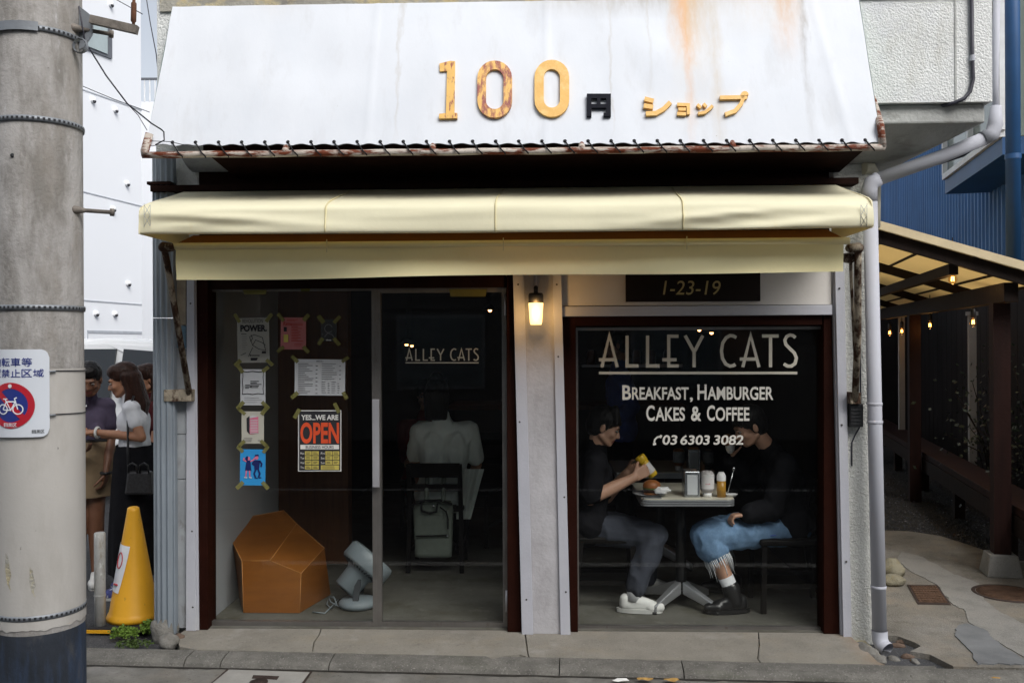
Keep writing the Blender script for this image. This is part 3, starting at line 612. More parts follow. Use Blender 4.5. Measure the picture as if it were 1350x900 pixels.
# ------------------------------------------------------------------ retractable awning
YH0, YH1 = 5.06, 4.44
aw = thing('awning', 'cream fabric retractable awning with hood and hanging valance over the shop front', 'awning', (0, YH1, 2.2))
prof = [(YH0 - (YH0 - y) * 1.147, p) for y, p in ((YH0, 246), (4.95, 250.5), (4.80, 256), (4.66, 261), (4.57, 265), (4.53, 269), (4.522, 273), (4.52, 278), (4.518, 283), (4.518, 288), (4.516, 293), (4.515, 298), (4.515, 304), (4.53, 304.4))]
prof = [(y, Z(p, y)) for y, p in prof]
xa, xb = F(183, 290, YH1).x, F(1151, 290, YH1).x
nx = 150; vs = []; n = len(prof)
for i in range(nx + 1):
    u = i / nx
    for j, (y, z) in enumerate(prof):
        t = j / (n - 1); x = xa + (xb - xa) * u
        e = min(1, 8 * u, 8 * (1 - u))
        amp = 0.0 if j == 0 else min(1, j / 3)
        fold = 0
        for (sx_, ex_, zs_, ze_, a_) in ((-0.02, 0.26, 0.50, 0.72, 0.018), (0.0, 0.2, 0.66, 0.80, -0.01), (0.64, 0.90, 0.88, 0.52, 0.018), (0.70, 1.0, 0.95, 0.60, -0.012), (0.50, 0.74, 0.55, 0.6, 0.008), (0.0, 0.3, 0.40, 0.46, 0.008), (0.0, 0.34, 0.58, 0.86, 0.011), (0.62, 0.97, 0.80, 0.46, 0.013), (0.30, 0.52, 0.62, 0.52, 0.007), (0.80, 1.0, 0.98, 0.72, 0.012), (0.0, 0.12, 0.86, 0.70, 0.010)):
            if sx_ <= u <= ex_:
                c = zs_ + (ze_ - zs_) * (u - sx_) / (ex_ - sx_); fold += a_ * math.exp(-((t - c) / 0.045) ** 2) * math.sin(PI * (u - sx_) / (ex_ - sx_))
        wv = noise.noise(V((u * 6, t * 2.0, 4))) * 0.014 * amp + fold * 0.9
        sag = -0.012 * math.sin(PI * u) * (t > 0.5) * (t - 0.4) - (0.012 * (1 - e) if j in (5, 6) else 0)
        vs.append(V((x, y + wv * -1, z + sag + 0.3 * wv * (j < 5))))
fs = [(i * n + j, (i + 1) * n + j, (i + 1) * n + j + 1, i * n + j + 1) for i in range(nx) for j in range(n - 1)]
mb = MB().add(vs, fs, True); o = hood_ = mb.build('hood', 'awning_cream', aw, fix=False)
md = o.modifiers.new('sub', 'SUBSURF'); md.levels = 1; md.render_levels = 1
for x in (xa, xb):
    s_ = [V((x, y, z)) for y, z in prof[:-1]] + [V((x, YH0 - 0.12, prof[-2][1] - 0.0)), V((x, YH0, prof[-2][1] + 0.05))]
    MB().prism(s_, (0.006 if x < 0 else -0.006, 0, 0)).build('hood_end', 'awning_cream', aw)
# stitched cross at each end, seams
mb0 = lambda: MB()
def hy(px, py): return F(px, py, 4.425)
for (p0, sgn) in ((190, 1), (1143, -1)):
    for st in ([(p0, 268), (p0, 300)], [(p0 + 8 * sgn, 270), (p0 + 8 * sgn, 298)], [(p0, 270), (p0 + 8 * sgn, 284), (p0, 298)], [(p0 + 8 * sgn, 270), (p0, 284), (p0 + 8 * sgn, 298)]):
        MB().tube([hy(*q) for q in st], 0.0012, 5).build('stitching', 'soffit_cement', hood_)
for px in (433, 656, 904):
    u_ = (F(px, 285, YH1).x - xa) / (xb - xa); i_ = int(u_ * nx)
    pts = [V(vs[i_ * n + j]) + V((0.008 * (3 - j) * (j < 3), -0.003, 0.002)) for j in range(1, n - 1)]
    MB().tube(pts, 0.0035, 6).build('seam', 'seam', hood_)
mat('fabric_through_light', (0.17, 0.065, 0.018), 0.8, 0.15, 3)  # orange-brown stands for daylight coming through the cream cloth
# rolled valance
YV = 4.60
x0v, x1v = F(232, 340, YV).x, F(1112, 340, YV).x
nx2, nv = 90, 9; vs = []
for j in range(nv + 1):
    for i in range(nx2 + 1):
        u = i / nx2; t = j / nv
        wv = (noise.noise(V((u * 5, t * 1.5, 22))) * 0.028 + 0.012 * math.sin(u * 13) * t) * (0.25 + 0.75 * t)
        top = 321 - 0 * u; bot = 365.5 - 4.5 * u + 1.0 * math.sin(u * PI * 3)
        p = F(675, top + (bot - top) * t, YV); vs.append(V((x0v + (x1v - x0v) * u, YV + wv, p.z)))
fs = [(j * (nx2 + 1) + i, j * (nx2 + 1) + i + 1, (j + 1) * (nx2 + 1) + i + 1, (j + 1) * (nx2 + 1) + i) for j in range(nv) for i in range(nx2)]
val_ = MB().add(vs, fs, True).build('valance', 'valance_cream', aw, fix=False)
zr = Z(321, YV)
MB().tube([(x0v - 0.03, YV + 0.005, zr), (x1v + 0.03, YV + 0.005, zr)], 0.018, 14).build('front_bar', 'valance_cream', aw)
MB().add([(x0v, YV + 0.01, zr + 0.016), (x1v, YV + 0.01, zr + 0.016), (x1v - 0.03, YV + .16, zr + 0.075), (x0v + 0.03, YV + .16, zr + 0.075)], [(0, 1, 2, 3)]).build('roof_fabric', 'fabric_through_light', aw, fix=False)
B('roller_box', 'dark_board_shade', (x0v + .06, YV + .161, zr + .04), (x1v - .06, YH0 - .03, zr + .21), aw)
for px in (432, 664, 905): MB().box((F(px, 340, YV).x - 0.003, YV - 0.016, Z(331, YV)), (F(px, 340, YV).x + 0.002, YV - 0.019, Z(314, YV))).build('seam', 'seam', val_)
mat('arm_rust', (0.30, 0.26, 0.20), 0.8, 0.3, 14, 0.5, 90, layers=[((0.05, 0.026, 0.016), (16, 16, 9), 0.46, 0.56), ((0.02, 0.015, 0.012), 30, 0.6, 0.7)])
def arm(pts, r, br):
    MB().tube([F(*p) for p in pts], r, 10).build('arm', 'arm_rust', aw)
    MB().cap(F(*pts[0]), F(*pts[0]) + V((0.04 * br, 0, 0)), 0.028, 0.022).build('arm_joint', 'arm_rust', aw)
arm([(216, 326, YV), (220, 345, YV + 0.05), (250, 522, YW - 0.06)], 0.017, 1)
arm([(1131, 327, YV), (1131, 350, YV + 0.04), (1131, 440, YV + 0.2), (1127, 530, YW - 0.06)], 0.018, -1)
arm([(1121, 340, YV + 0.05), (1127, 470, YV + 0.3)], 0.008, -1)
B('bracket', 'arm_rust', (X(218, YW - .06), YW - 0.08, Z(528, YW - .06)), (X(254, YW - .06), YW - 0.022, Z(512, YW - .06)), aw, bevel=0.004)
B('bracket', 'arm_rust', (X(1120, YW - .06), YW - 0.08, Z(533, YW - .06)), (X(1134, YW - .06), YW - 0.001, Z(518, YW - .06)), aw, bevel=0.004)

# ------------------------------------------------------------------ drainpipes
dp = thing('downpipe', 'grey ribbed steel downpipe at the corner beside the women', 'pipe', F(216, 826, YW - 0.03))
yd = YW - 0.045; a, b = X(203, yd), X(231, yd); pts = []
for i in range(33):
    t = i / 32; pts.append(V((a + (b - a) * t, yd - 0.03 * math.sin(PI * t) ** 0.6 - 0.007 * math.cos(t * PI * 8), 0)))
back = [V((b, yd + 0.03, 0)), V((a, yd + 0.03, 0))]
ring_ = pts + back
def pipe_seg(z0, z1): return MB().prism([V((p.x, p.y, z0)) for p in ring_], (0, 0, z1 - z0)).build('pipe_section', 'gutter_steel', dp)
pipe_seg(ZS + 0.05, Z(417, yd)); pipe_seg(Z(416, yd), Z(200, yd))
MB().box((a - 0.012, yd - 0.05, Z(240, yd)), (b, yd + 0.03, Z(236, yd))).build('collar', 'dark_board_shade', dp)
wp = thing('white_drainpipe', 'white plastic drainpipe bending down the corner pier beside the alley', 'pipe', F(1158, 850, 5.02))
yp = 5.0
MB().tube([F(1147, 262, yp), F(1159.5, 836, yp)], 0.038, 20).build('pipe', 'pvc_white', wp)
MB().tube([F(1159.5, 830, yp), F(1160, 842, yp), F(1163, 850, yp - 0.02), F(1170, 856, yp - 0.05)], [0.042, 0.042, 0.042, 0.041], 20, caps=False).build('spout', 'pvc_white', wp)
MB().tube([F(1146.5, 266, yp), F(1146, 250, yp), F(1149, 241, yp), F(1158, 236, yp)], [0.041, 0.042, 0.042, 0.040], 20).build('elbow', 'pvc_white', wp)
MB().tube([F(1151, 238.5, yp), F(1240, 207, 4.95), F(1302, 181, 4.9)], 0.036, 20).build('pipe', 'pvc_white', wp)
MB().tube([F(1296, 183, 4.9), F(1308, 177, 4.9), F(1312, 165, 4.9), F(1313, 140, 4.9)], [0.039, 0.040, 0.038, 0.025], 20).build('elbow', 'pvc_white', wp)
MB().tube([F(1313, 160, 4.9), F(1312, 110, 4.9), F(1314, -20, 4.85)], 0.017, 12).build('pipe', 'pvc_white', wp)
for py in (532, 556, 773): 
    c_ = F(1147 + 12.5 * (py - 262) / 574, py, yp); MB().lathe([(0.039, -0.008), (0.041, -0.006), (0.041, 0.006), (0.039, 0.008)], c_, 20).build('pipe_clip', 'pvc_white', wp)
op = thing('old_drainpipe', 'short yellowed pipe stub behind the white drainpipe elbow', 'pipe', F(1154, 300, 5.12))
MB().tube([F(1152, 300, 5.12), F(1153, 232, 5.12), F(1147, 222, 5.1), F(1138, 222, 5.08)], 0.035, 14).build('pipe', 'pvc_old', op)
cb = thing('wall_cable', 'dark cable running down the upper stucco wall and along the drainpipe', 'cable', F(1283, 100, YU))
MB().tube([F(1281, -10, YU - 0.015), F(1282, 80, YU - 0.012), F(1283, 105, YU - 0.012), F(1279, 121, YU - 0.012), F(1271, 130, YU - 0.012), F(1258, 136, YU - 0.006), F(1235, 141, YU + 0.06), F(1190, 158, YU + 0.1)], 0.010, 8).build('cable', 'cable_dark', cb)
MB().tube([F(1296, 186, 4.93), F(1270, 205, 4.95), F(1240, 215, 4.97), F(1200, 222, 5.0), F(1150, 245, 5.04)], 0.008, 8).build('cable', 'cable_dark', cb)
MB().lathe([(0.013, -0.015), (0.013, 0.015)], F(1282, 77, YU - 0.012), 10).build('clip', 'pvc_white', cb)
# junction box on the pier
jb = thing('junction_box', 'small black ribbed cable box on the stucco corner pier', 'box', F(1126, 562, YW - 0.03))
mb = MB().box((X(1117), YW - 0.055, Z(562)), (X(1134), YW - 0.001, Z(532)))
mb.build('box', 'box_black', jb, bevel=0.004)
for i in range(6): B('rib', 'box_black', (X(1118), YW - 0.06, Z(559 - i * 4.5)), (X(1130), YW - 0.056, Z(557 - i * 4.5)), jb)
MB().tube([F(1133, 345, YW - 0.02), F(1134, 450, YW - 0.012), F(1135, 560, YW - 0.012), F(1128, 572, YW - 0.008), F(1123, 583, YW - 0.008), F(1123, 614, YW - 0.008)], 0.004, 6).build('cable', 'cable_dark', jb)

# ================================================================== left: pole, signs, lane
mat('pole_concrete', (0.335, 0.325, 0.315), 0.85, 0.15, 4, 0.5, 60, layers=[((0.15, 0.14, 0.125), (7, 7, 2.6), 0.46, 0.64, 0.8), ((0.22, 0.20, 0.175), (6, 6, 1.3), 0.5, 0.68, 0.8), ((0.14, 0.13, 0.115), (12, 12, 5), 0.6, 0.72, 0.7), ((0.50, 0.50, 0.52), (9, 9, 2.5), 0.64, 0.7, 0.7), ((0.1, 0.09, 0.085), 60, 0.68, 0.74)])
mat('pole_sheet', (0.47, 0.455, 0.43), 0.6, 0.05, 3, 0.12, 40, layers=[((0.36, 0.34, 0.31), (5, 5, 1.5), 0.5, 0.72, 0.7), ((0.12, 0.11, 0.1), (28, 28, 14), 0.69, 0.72, 0.8)])
mat('pole_base', (0.028, 0.034, 0.045), 0.6, 0.3, 4, 0.25, 50, layers=[((0.04, 0.062, 0.11), (14, 14, 2.5), 0.45, 0.65, 0.8), ((0.10, 0.095, 0.09), (5, 5, 2), 0.58, 0.72, 0.8)])
mat('galvanised', (0.23, 0.25, 0.275), 0.5, 0.12, 9, 0.1, 60, metal=0.4)
mat('slot_dark', (0.03, 0.032, 0.036), 0.7)
mat('rust_bolt', (0.19, 0.17, 0.15), 0.7, 0.3, 30, 0.3, 90, metal=0.3)
mat('plate_white', (0.62, 0.66, 0.72), 0.6, 0.03, 3, layers=[((0.5, 0.5, 0.5), 30, 0.72, 0.76, 0.6)])
mat('print_blue', (0.02, 0.035, 0.21), 0.4); mat('print_red', (0.44, 0.015, 0.03), 0.4); mat('print_white', (0.72, 0.75, 0.8), 0.4); mat('print_black', (0.02, 0.02, 0.022), 0.5)
PD = 4.0; PR = 0.178
pc = CAM + ray(52, 450) * PD; PX, PY = pc.x, pc.y
to_cam = V((CAM.x - PX, CAM.y - PY, 0)).normalized(); right_ = V((-to_cam.y, to_cam.x, 0))
if right_.dot(_rt) < 0: right_ = -right_
def Zp(py): return 1.75 - (py - 450) / FPX * (PD - PR)
def onpole(ang, z, r): # ang degrees, 0 towards the camera, + to the picture's right
    return V((PX, PY, 0)) + (to_cam * math.cos(R(ang)) + right_ * math.sin(R(ang))) * r + V((0, 0, z))
pole = thing('utility_pole', 'weathered concrete utility pole with steel bands and a blue-painted foot', 'pole', (PX, PY, ZS))
prof = [(PR + 0.002, ZS - 0.1), (PR + 0.002, Zp(840)), (PR, Zp(838)), (PR - 0.006, 9.5), (0.001, 9.5)]
MB().lathe([(PR + 0.001, Zp(836)), (PR - 0.007, 9.5), (0.001, 9.5)], (PX, PY, 0), 64).build('shaft', 'pole_concrete', pole)
MB().lathe([(PR + 0.004, ZS - 0.1), (PR + 0.004, Zp(843)), (PR + 0.001, Zp(836))], (PX, PY, 0), 64).build('painted_foot', 'pole_base', pole)
# plastic sheet wrapped round the lower shaft, its bottom edge torn
mb = MB(); n = 96; vs = []
for j in range(7):
    for i in range(n):
        z0 = Zp(829 + 5 * noise.noise(V((i * 0.35, 0, 3))) + (9 if 40 < i < 52 else 0) * noise.noise(V((i * 0.9, 2, 1)))); z1 = Zp(484)
        a = 360 * i / n; vs.append(onpole(a, z0 + (z1 - z0) * j / 6, PR + 0.004))
mb.add(vs, [(j * n + i, j * n + (i + 1) % n, (j + 1) * n + (i + 1) % n, (j + 1) * n + i) for j in range(6) for i in range(n)], True).build('wrap_sheet', 'pole_sheet', pole)
for (a0, py0, sc_) in ((-42, 747, 1.0), (-10, 762, 0.8)):
    pts = [onpole(a0 + dx * sc_ * 0.55, Zp(py0 + dy * sc_), PR + 0.0055) for dx, dy in ((-6, -22), (2, -16), (6, -3), (10, 8), (4, 18), (10, 30), (-1, 20), (-7, 2))]
    MB().add(pts, [tuple(range(8))]).build('torn_patch', 'bare_cement', pole, fix=False)
def band(py, h=0.022, plate=False):
    z = Zp(py); r = PR + 0.006
    MB().lathe([(r - 0.003, z - h / 2), (r, z - h / 2), (r, z + h / 2), (r - 0.003, z + h / 2)], (PX, PY, 0), 64).build('steel_band', 'galvanised', pole); sb_ = bpy.context.scene.collection.objects[-1]
    mb = MB(); 
    for k in range(56):
        a = 360 * k / 56
        q = [onpole(a - 1.6, z - h * 0.22, r + 0.0012), onpole(a + 1.6, z - h * 0.22, r + 0.0012), onpole(a + 1.6, z + h * 0.26, r + 0.0012), onpole(a - 1.6, z + h * 0.26, r + 0.0012)]
        mb.add(q, [(0, 1, 2, 3)])
    mb.build('band_slots', 'slot_dark', sb_, fix=False, kind='stuff')
for py in (32, 152, 402, 813): band(py)
z = Zp(30)
mb = MB(); pts = []
for k in range(9):
    a = -78 + 78 * k / 8; pts.append((onpole(a, z - 0.022, PR + 0.012), onpole(a, z + 0.016, PR + 0.012)))
mb.add([p for q in pts for p in q], [(2 * k, 2 * k + 2, 2 * k + 3, 2 * k + 1) for k in range(8)], True).build('band_plate', 'galvanised', pole, fix=False)
for (ang, py, ln) in ((52, 18, 0.15), (52, 267, 0.15)):
    a = onpole(ang, Zp(py), PR - 0.01); d = (right_ + to_cam * -0.1).normalized()
    MB().cap(a, a + d * 0.04, 0.02, 0.012).build('step_bolt', 'rust_bolt', pole)
    MB().tube([a + d * 0.03, a + d * ln, a + d * ln, a + d * (ln + 0.016)], [0.009, 0.009, 0.017, 0.017], 12).build('step_bolt', 'rust_bolt', pole)
for (ang, py) in ((-33, 202), (20, 590), (12, 590)):
    MB().lathe([(0.001, 0.001), (0.009, 0.001), (0.009, 0)], onpole(ang, Zp(py), PR + 0.0008), 14, Matrix((right_, V((0, 0, 1)), to_cam)).transposed()).build('bolt_hole', 'slot_dark', pole)
# bracket arm and turnbuckle
a = onpole(80, Zp(45), PR - 0.01)
def Pd(px, py, D): return CAM + ray(px, py) * D
MB().prism([Pd(104, 8, 4.0), Pd(122, 22, 4.0), Pd(121, 45, 4.0), Pd(110, 62, 4.0), Pd(104, 66, 4.0)], V((0, 0.012, 0))).build('bracket_plate', 'galvanised', pole)
MB().bar(Pd(120, 26, 3.98), Pd(181, 40, 3.98), 0.03, 0.035).build('bracket_arm', 'rust_bolt', pole)
MB().lathe([(0.03, 0), (0.034, 0.012), (0.03, 0.024)], Pd(108, 62, 3.97), 16, Matrix.Rotation(R(90), 3, 'X')).build('ring', 'galvanised', pole)
MB().tube([Pd(176, 44, 3.98), Pd(176, 30, 3.98), Pd(176, 28, 3.98), Pd(176.5, 5, 3.98), Pd(176.5, 3, 3.98), Pd(177, -160, 3.98)], [0.006, 0.007, 0.012, 0.012, 0.007, 0.005], 10).build('guy_rod', 'rust', pole)

# bicycle sign wrapped round the pole
sg2 = thing('bicycle_parking_sign', 'white curved no-bicycle-parking sign with Japanese text strapped to the concrete pole', 'sign', onpole(-45, Zp(575), PR))
RS = PR + 0.012
pxs = (PD - PR) / FPX                       # metres per photo pixel on the pole
def onplate(u, v, off): return onpole(-34 + math.degrees(u * pxs / RS), Zp(v), RS + off)
def rrect(hw, v0, v1, r, n=6):
    out = []
    for cx, cy, a0 in ((hw - r, v0 + r, 90), (-hw + r, v0 + r, 180), (-hw + r, v1 - r, 270), (hw - r, v1 - r, 0)):
        out += [(cx + r * math.cos(R(a0 - 90 + 90 * (1 - k / n))) , cy - r * math.sin(R(a0 - 90 + 90 * (1 - k / n)))) for k in range(n + 1)]
    return out
# plate as strips so that it follows the curve
hw = 47.0; v0, v1 = 457.5, 573; rr = 11; mb = MB(); cols = 40; vs = []
for i in range(cols + 1):
    u = -hw + 2 * hw * i / cols; e = max(0, abs(u) - (hw - rr)); cut = rr - math.sqrt(max(0, rr * rr - e * e))
    vs += [onplate(u, v0 + cut, 0), onplate(u, v1 - cut, 0)]
o = mb.add(vs, [(2 * i, 2 * i + 1, 2 * i + 3, 2 * i + 2) for i in range(cols)], True).build('plate', 'plate_white', sg2, fix=False)
md = o.modifiers.new('th', 'SOLIDIFY'); md.thickness = 0.003; md.offset = 1; md.use_rim = False
def glyphs(txt, u0, u1, v0_, v1_, m_, off):
    mb = MB(); n = len(txt); w_ = (u1 - u0) / n
    for i, ch in enumerate(txt): fit_text(mb, ch, onplate, (u0 + i * w_ + w_ * 0.05, v0_, u0 + (i + 1) * w_ - w_ * 0.05, v1_), 0.008, off=off)
    return mb.build('characters', m_, sg2, fix=False)
glyphs('自転車等', -27.5, 27.5, 468.5, 480, 'print_blue', 0.005)
glyphs('放置禁止区域', -41, 41, 483.5, 494, 'print_blue', 0.005)
glyphs('目黒区', 26, 41, 563.5, 568, 'print_black', 0.005)
def disc(r0, r1, cx, cy, off, m_, n=48, name='roundel'):
    mb = MB(); rings = 8; vs = []
    for j in range(rings + 1):
        r = r0 + (r1 - r0) * j / rings
        vs += [onplate(cx + r * math.cos(2 * PI * k / n), cy + r * math.sin(2 * PI * k / n), off) for k in range(n)]
    return mb.add(vs, [(j * n + k, j * n + (k + 1) % n, (j + 1) * n + (k + 1) % n, (j + 1) * n + k) for j in range(rings) for k in range(n)], True).build(name, m_, sg2, fix=False)
disc(0.1, 22.5, 0, 531, 0.0050, 'print_blue'); disc(22, 30, 0, 531, 0.0058, 'print_red')
mb = MB(); ribbon(mb, [(-19 + 38 * k / 10, 531 - 19 + 38 * k / 10) for k in range(11)], 7.5, onplate, 0.0066); mb.build('slash', 'print_red', sg2, fix=False)
mb = MB()
for cx in (-10, 10): ribbon(mb, arc(cx, 536, 6.2, 6.2, 0, 345, 22), 1.5, onplate, 0.0074, close=True)
for st in ([(-10, 536), (-5, 526), (7, 526), (1, 537), (-5, 526)], [(10, 536), (6, 522), (9, 520.5)], [(1, 537), (-7, 537), (-10, 536)], [(-5, 526), (-7, 522.5)], [(-10, 522.5), (-3.5, 522.5)]): ribbon(mb, st, 1.5, onplate, 0.0078)
mb.build('bicycle_symbol', 'print_white', sg2, fix=False)
glyphs('目黒区', -9, 9, 554, 559, 'print_white', 0.0076)
disc(0.1, 2.6, 0, 505.5, 0.0082, 'print_white', 12, 'emblem')
for py in (487, 545):
    z = Zp(py); MB().tube([onpole(a, z + 0.002 * math.sin(a), PR + 0.007) for a in range(8, 262, 6)], 0.0022, 6).build('strap', 'slot_dark', sg2)
    MB().cap(onplate(48, py, 0.003), onplate(54, py, -0.001), 0.004, 0.004).build('strap_clamp', 'galvanised', sg2)

# ------------------------------------------------------------------ apartment building along the lane
mat('apartment_white', (0.82, 0.85, 0.90), 0.6, 0.02, 0.3, 0.03, 20); mat('apartment_line', (0.42, 0.45, 0.5), 0.7)
mat('far_glass', (0.38, 0.45, 0.47), 0.2, 0.1, 2); mat('far_frame', (0.12, 0.13, 0.15), 0.5); mat('vent_white', (0.78, 0.8, 0.82), 0.5); mat('vent_dark', (0.05, 0.05, 0.06), 0.6)
A1 = Pd(187.5, 450, 18.0); edir = ray(905, 450); edir = V((edir.x, edir.y, 0)).normalized(); ador = V((edir.y, -edir.x, 0))   # along the lane / towards the lane
apt = thing('apartment_building', 'white rendered apartment block with round vents beside the lane', 'building', (A1.x, A1.y, ZS))
def AP(px, py, off=0.0):
    d = ray(px, py); nrm = ador; t = ((A1 + ador * off) - CAM).dot(nrm) / d.dot(nrm); return CAM + d * t
q0 = A1 - edir * 14; q1 = A1
MB().prism([V((q0.x, q0.y, ZS - 0.2)), V((q1.x, q1.y, ZS - 0.2)), V((q1.x, q1.y, 13)), V((q0.x, q0.y, 13))], -ador * 9).build('wall', 'apartment_white', apt)
def ap_bar(p, q, w_=0.012, m_='apartment_line', name='wall_joint'):
    a, b = AP(*p, 0.004), AP(*q, 0.004); MB().bar(a, b, 0.01, w_).build(name, m_, apt)
ap_bar((-30, 385.5), (187, 401.5), 0.02); ap_bar((-30, 218), (187, 272), 0.02); ap_bar((-30, 70), (187, 145.5), 0.02); ap_bar((115, 437), (187, 438.5), 0.05); ap_bar((115.5, 437), (115.5, 470), 0.02)
def apq(px0, px1, pyA, pyB, pyC, pyD, m_, off, name, th=0.05):  # quad in the wall plane: left top, left bottom, right top, right bottom
    a = [AP(px0, pyA, off), AP(px1, pyC, off), AP(px1, pyD, off), AP(px0, pyB, off)]
    return MB().prism(a, -ador * th).build(name, m_, apt)
w1 = apq(106, 148, 14, 62, 32, 78, 'far_frame', 0.03, 'window'); pn_ = apq(108, 142, 18, 58, 33, 71.5, 'far_glass', 0.05, 'pane'); pn_.parent = w1; pn_.matrix_parent_inverse = Matrix.Identity(4)
apq(-10, 4, -20, 40, -12, 46, 'far_frame', 0.03, 'window')
for (px, py) in ((145, 6), (121.5, 132), (151, 145), (166.5, 242), (148, 275.5), (168, 373.5), (125.5, 413), (150.5, 413.5)):
    c_ = AP(px, py, 0.0); fr = Matrix((edir, V((0, 0, 1)), ador)).transposed()
    o = MB().lathe([(0.055, 0), (0.05, 0.035), (0.036, 0.06), (0.001, 0.07)], c_, 16, fr).build('vent_cap', 'vent_white', apt)
    MB().lathe([(0.001, 0.066), (0.034, 0.062), (0.042, 0.045)], c_ + V((0, 0, -0.022)), 14, fr).build('vent_opening', 'vent_dark', apt)
fb = thing('terrace_building', 'distant white building with a railed roof terrace', 'building', Pd(195, 460, 26))
a, b = Pd(170, 134, 26), Pd(260, 134, 26); b.z = a.z
MB().prism([V((a.x, a.y, ZS)), V((b.x, b.y, ZS)), b, a], (0, 6, 0)).build('wall', 'apartment_white', fb)
for k in range(14):
    p = a.lerp(b, k / 13); MB().bar(p, p + V((0, 0, 0.62)), 0.03, 0.03, up=(0, 1, 0)).build('baluster', 'vent_white', fb)
MB().bar(a + V((0, 0, 0.64)), b + V((0, 0, 0.64)), 0.06, 0.06).build('rail', 'far_frame', fb)
# wires
def wire(name, label, pts, r=0.004):
    P_ = [Pd(*p) for p in pts]; o = MB().tube(P_, r, 6).build(name, 'cable_dark', label=label, cat='wire'); return o
wire('overhead_wire', 'black wire dropping from the pole bolt to the sign frame corner', [(104, 8, 3.95), (112, 55, 4.0), (140, 100, 4.1), (168, 137, 4.2), (200, 163, 4.3), (213, 171, 4.36), (216, 174, 4.38), (216.5, 185, 4.38), (205, 191, 4.4)], 0.0035)
wire('overhead_wire', 'thin wire crossing from the pole towards the white sign at mid height', [(100, 110, 4.1), (150, 131, 4.2), (197, 148, 4.5)], 0.0018)
wire('overhead_wire', 'thin short wire from the wire knot to the sign pipe end', [(168, 137, 4.2), (182, 152, 4.3), (194, 172, 4.4)], 0.0018)
wire('overhead_wire', 'thin wire high against the sky beside the upper stucco wall', [(190, -20, 7), (198, 30, 6.5), (206, 72, 6.0), (208, 90, 5.6)], 0.0035)
wire('overhead_wire', 'thin wire across the apartment wall above its window', [(104, -60, 12), (150, -2, 12), (188, 19, 12.5)], 0.006)
wire('overhead_wire', 'thin wire along the canvas sign bottom corner', [(200, 186, 4.39), (225, 187, 4.39), (242, 191, 4.39), (256, 195, 4.39)], 0.0018)

# ------------------------------------------------------------------ parked white car across the lane
mat('car_white', (0.78, 0.80, 0.82), 0.25, 0.01, 1, spec=0.6); mat('car_glass', (0.02, 0.025, 0.03), 0.05, 0.1, 1); mat('tyre', (0.02, 0.02, 0.02), 0.9); mat('rim', (0.5, 0.5, 0.52), 0.35, metal=0.8); mat('tail_red', (0.3, 0.01, 0.01), 0.3); mat('head_clear', (0.7, 0.72, 0.75), 0.1)
cc = Pd(176, 450, 10.2)
car = thing('parked_car', 'white parked car behind the women in the lane', 'car', (cc.x, cc.y, ZS))
side = [(-2.15, .35), (-2.2, .75), (-2.05, 1.05), (-1.55, 1.62), (-1.2, 1.70), (0.0, 1.735), (0.75, 1.68), (1.35, 1.12), (2.1, 0.92), (2.2, 0.6), (2.15, .35)]
hwid = [.80, .84, .84, .66, .63, .62, .62, .80, .80, .82, .80]
vs = []; n = len(side)
for (x, z), h_ in zip(side, hwid): vs.append(V((cc.x + x, cc.y - h_, ZS + z)))
for (x, z), h_ in zip(side, hwid): vs.append(V((cc.x + x, cc.y + h_, ZS + z)))
o = MB().add(vs, [tuple(range(n))[::-1], tuple(range(n, 2 * n))] + [(i, (i + 1) % n, n + (i + 1) % n, n + i) for i in range(n)]).build('body', 'car_white', car, bevel=0.06)
for sy in (-1, 1):
    for q in ([(-1.85, 1.12, .815), (-1.02, 1.12, .815), (-1.02, 1.60, .66), (-1.48, 1.58, .67)], [(-0.94, 1.12, .815), (0.12, 1.12, .815), (0.12, 1.62, .65), (-0.94, 1.62, .66)], [(0.2, 1.12, .815), (1.18, 1.12, .815), (0.72, 1.58, .66), (0.2, 1.62, .65)]):
        MB().prism([V((cc.x + x, cc.y + sy * (h_ + 0.012), ZS + z)) for x, z, h_ in q], (0, -sy * 0.03, 0)).build('side_window', 'car_glass', car)
MB().prism([V((cc.x + 0.80, cc.y - .58, ZS + 1.655)), V((cc.x + 1.33, cc.y - .72, ZS + 1.16)), V((cc.x + 1.33, cc.y + .72, ZS + 1.16)), V((cc.x + 0.80, cc.y + .58, ZS + 1.655))], (0.03, 0, 0.03)).build('windscreen', 'car_glass', car)
MB().prism([V((cc.x - 1.60, cc.y - .58, ZS + 1.58)), V((cc.x - 2.0, cc.y - .76, ZS + 1.12)), V((cc.x - 2.0, cc.y + .76, ZS + 1.12)), V((cc.x - 1.60, cc.y + .58, ZS + 1.58))], (-0.03, 0, 0.02)).build('rear_window', 'car_glass', car)
for wx in (-1.35, 1.35):
    for sy in (-1, 1):
        fr = Matrix.Rotation(R(90 * sy), 3, 'X')
        wh = MB().lathe([(0.19, -0.1), (0.32, -0.1), (0.335, -0.06), (0.335, 0.06), (0.32, 0.1), (0.19, 0.1)], (cc.x + wx, cc.y + sy * 0.75, ZS + 0.335), 24, fr).build('wheel', 'tyre', car)
        MB().lathe([(0.19, -0.08), (0.19, 0.09), (0.05, 0.11), (0.001, 0.11)], (cc.x + wx, cc.y + sy * 0.75, ZS + 0.335), 24, fr).build('rim', 'rim', wh)
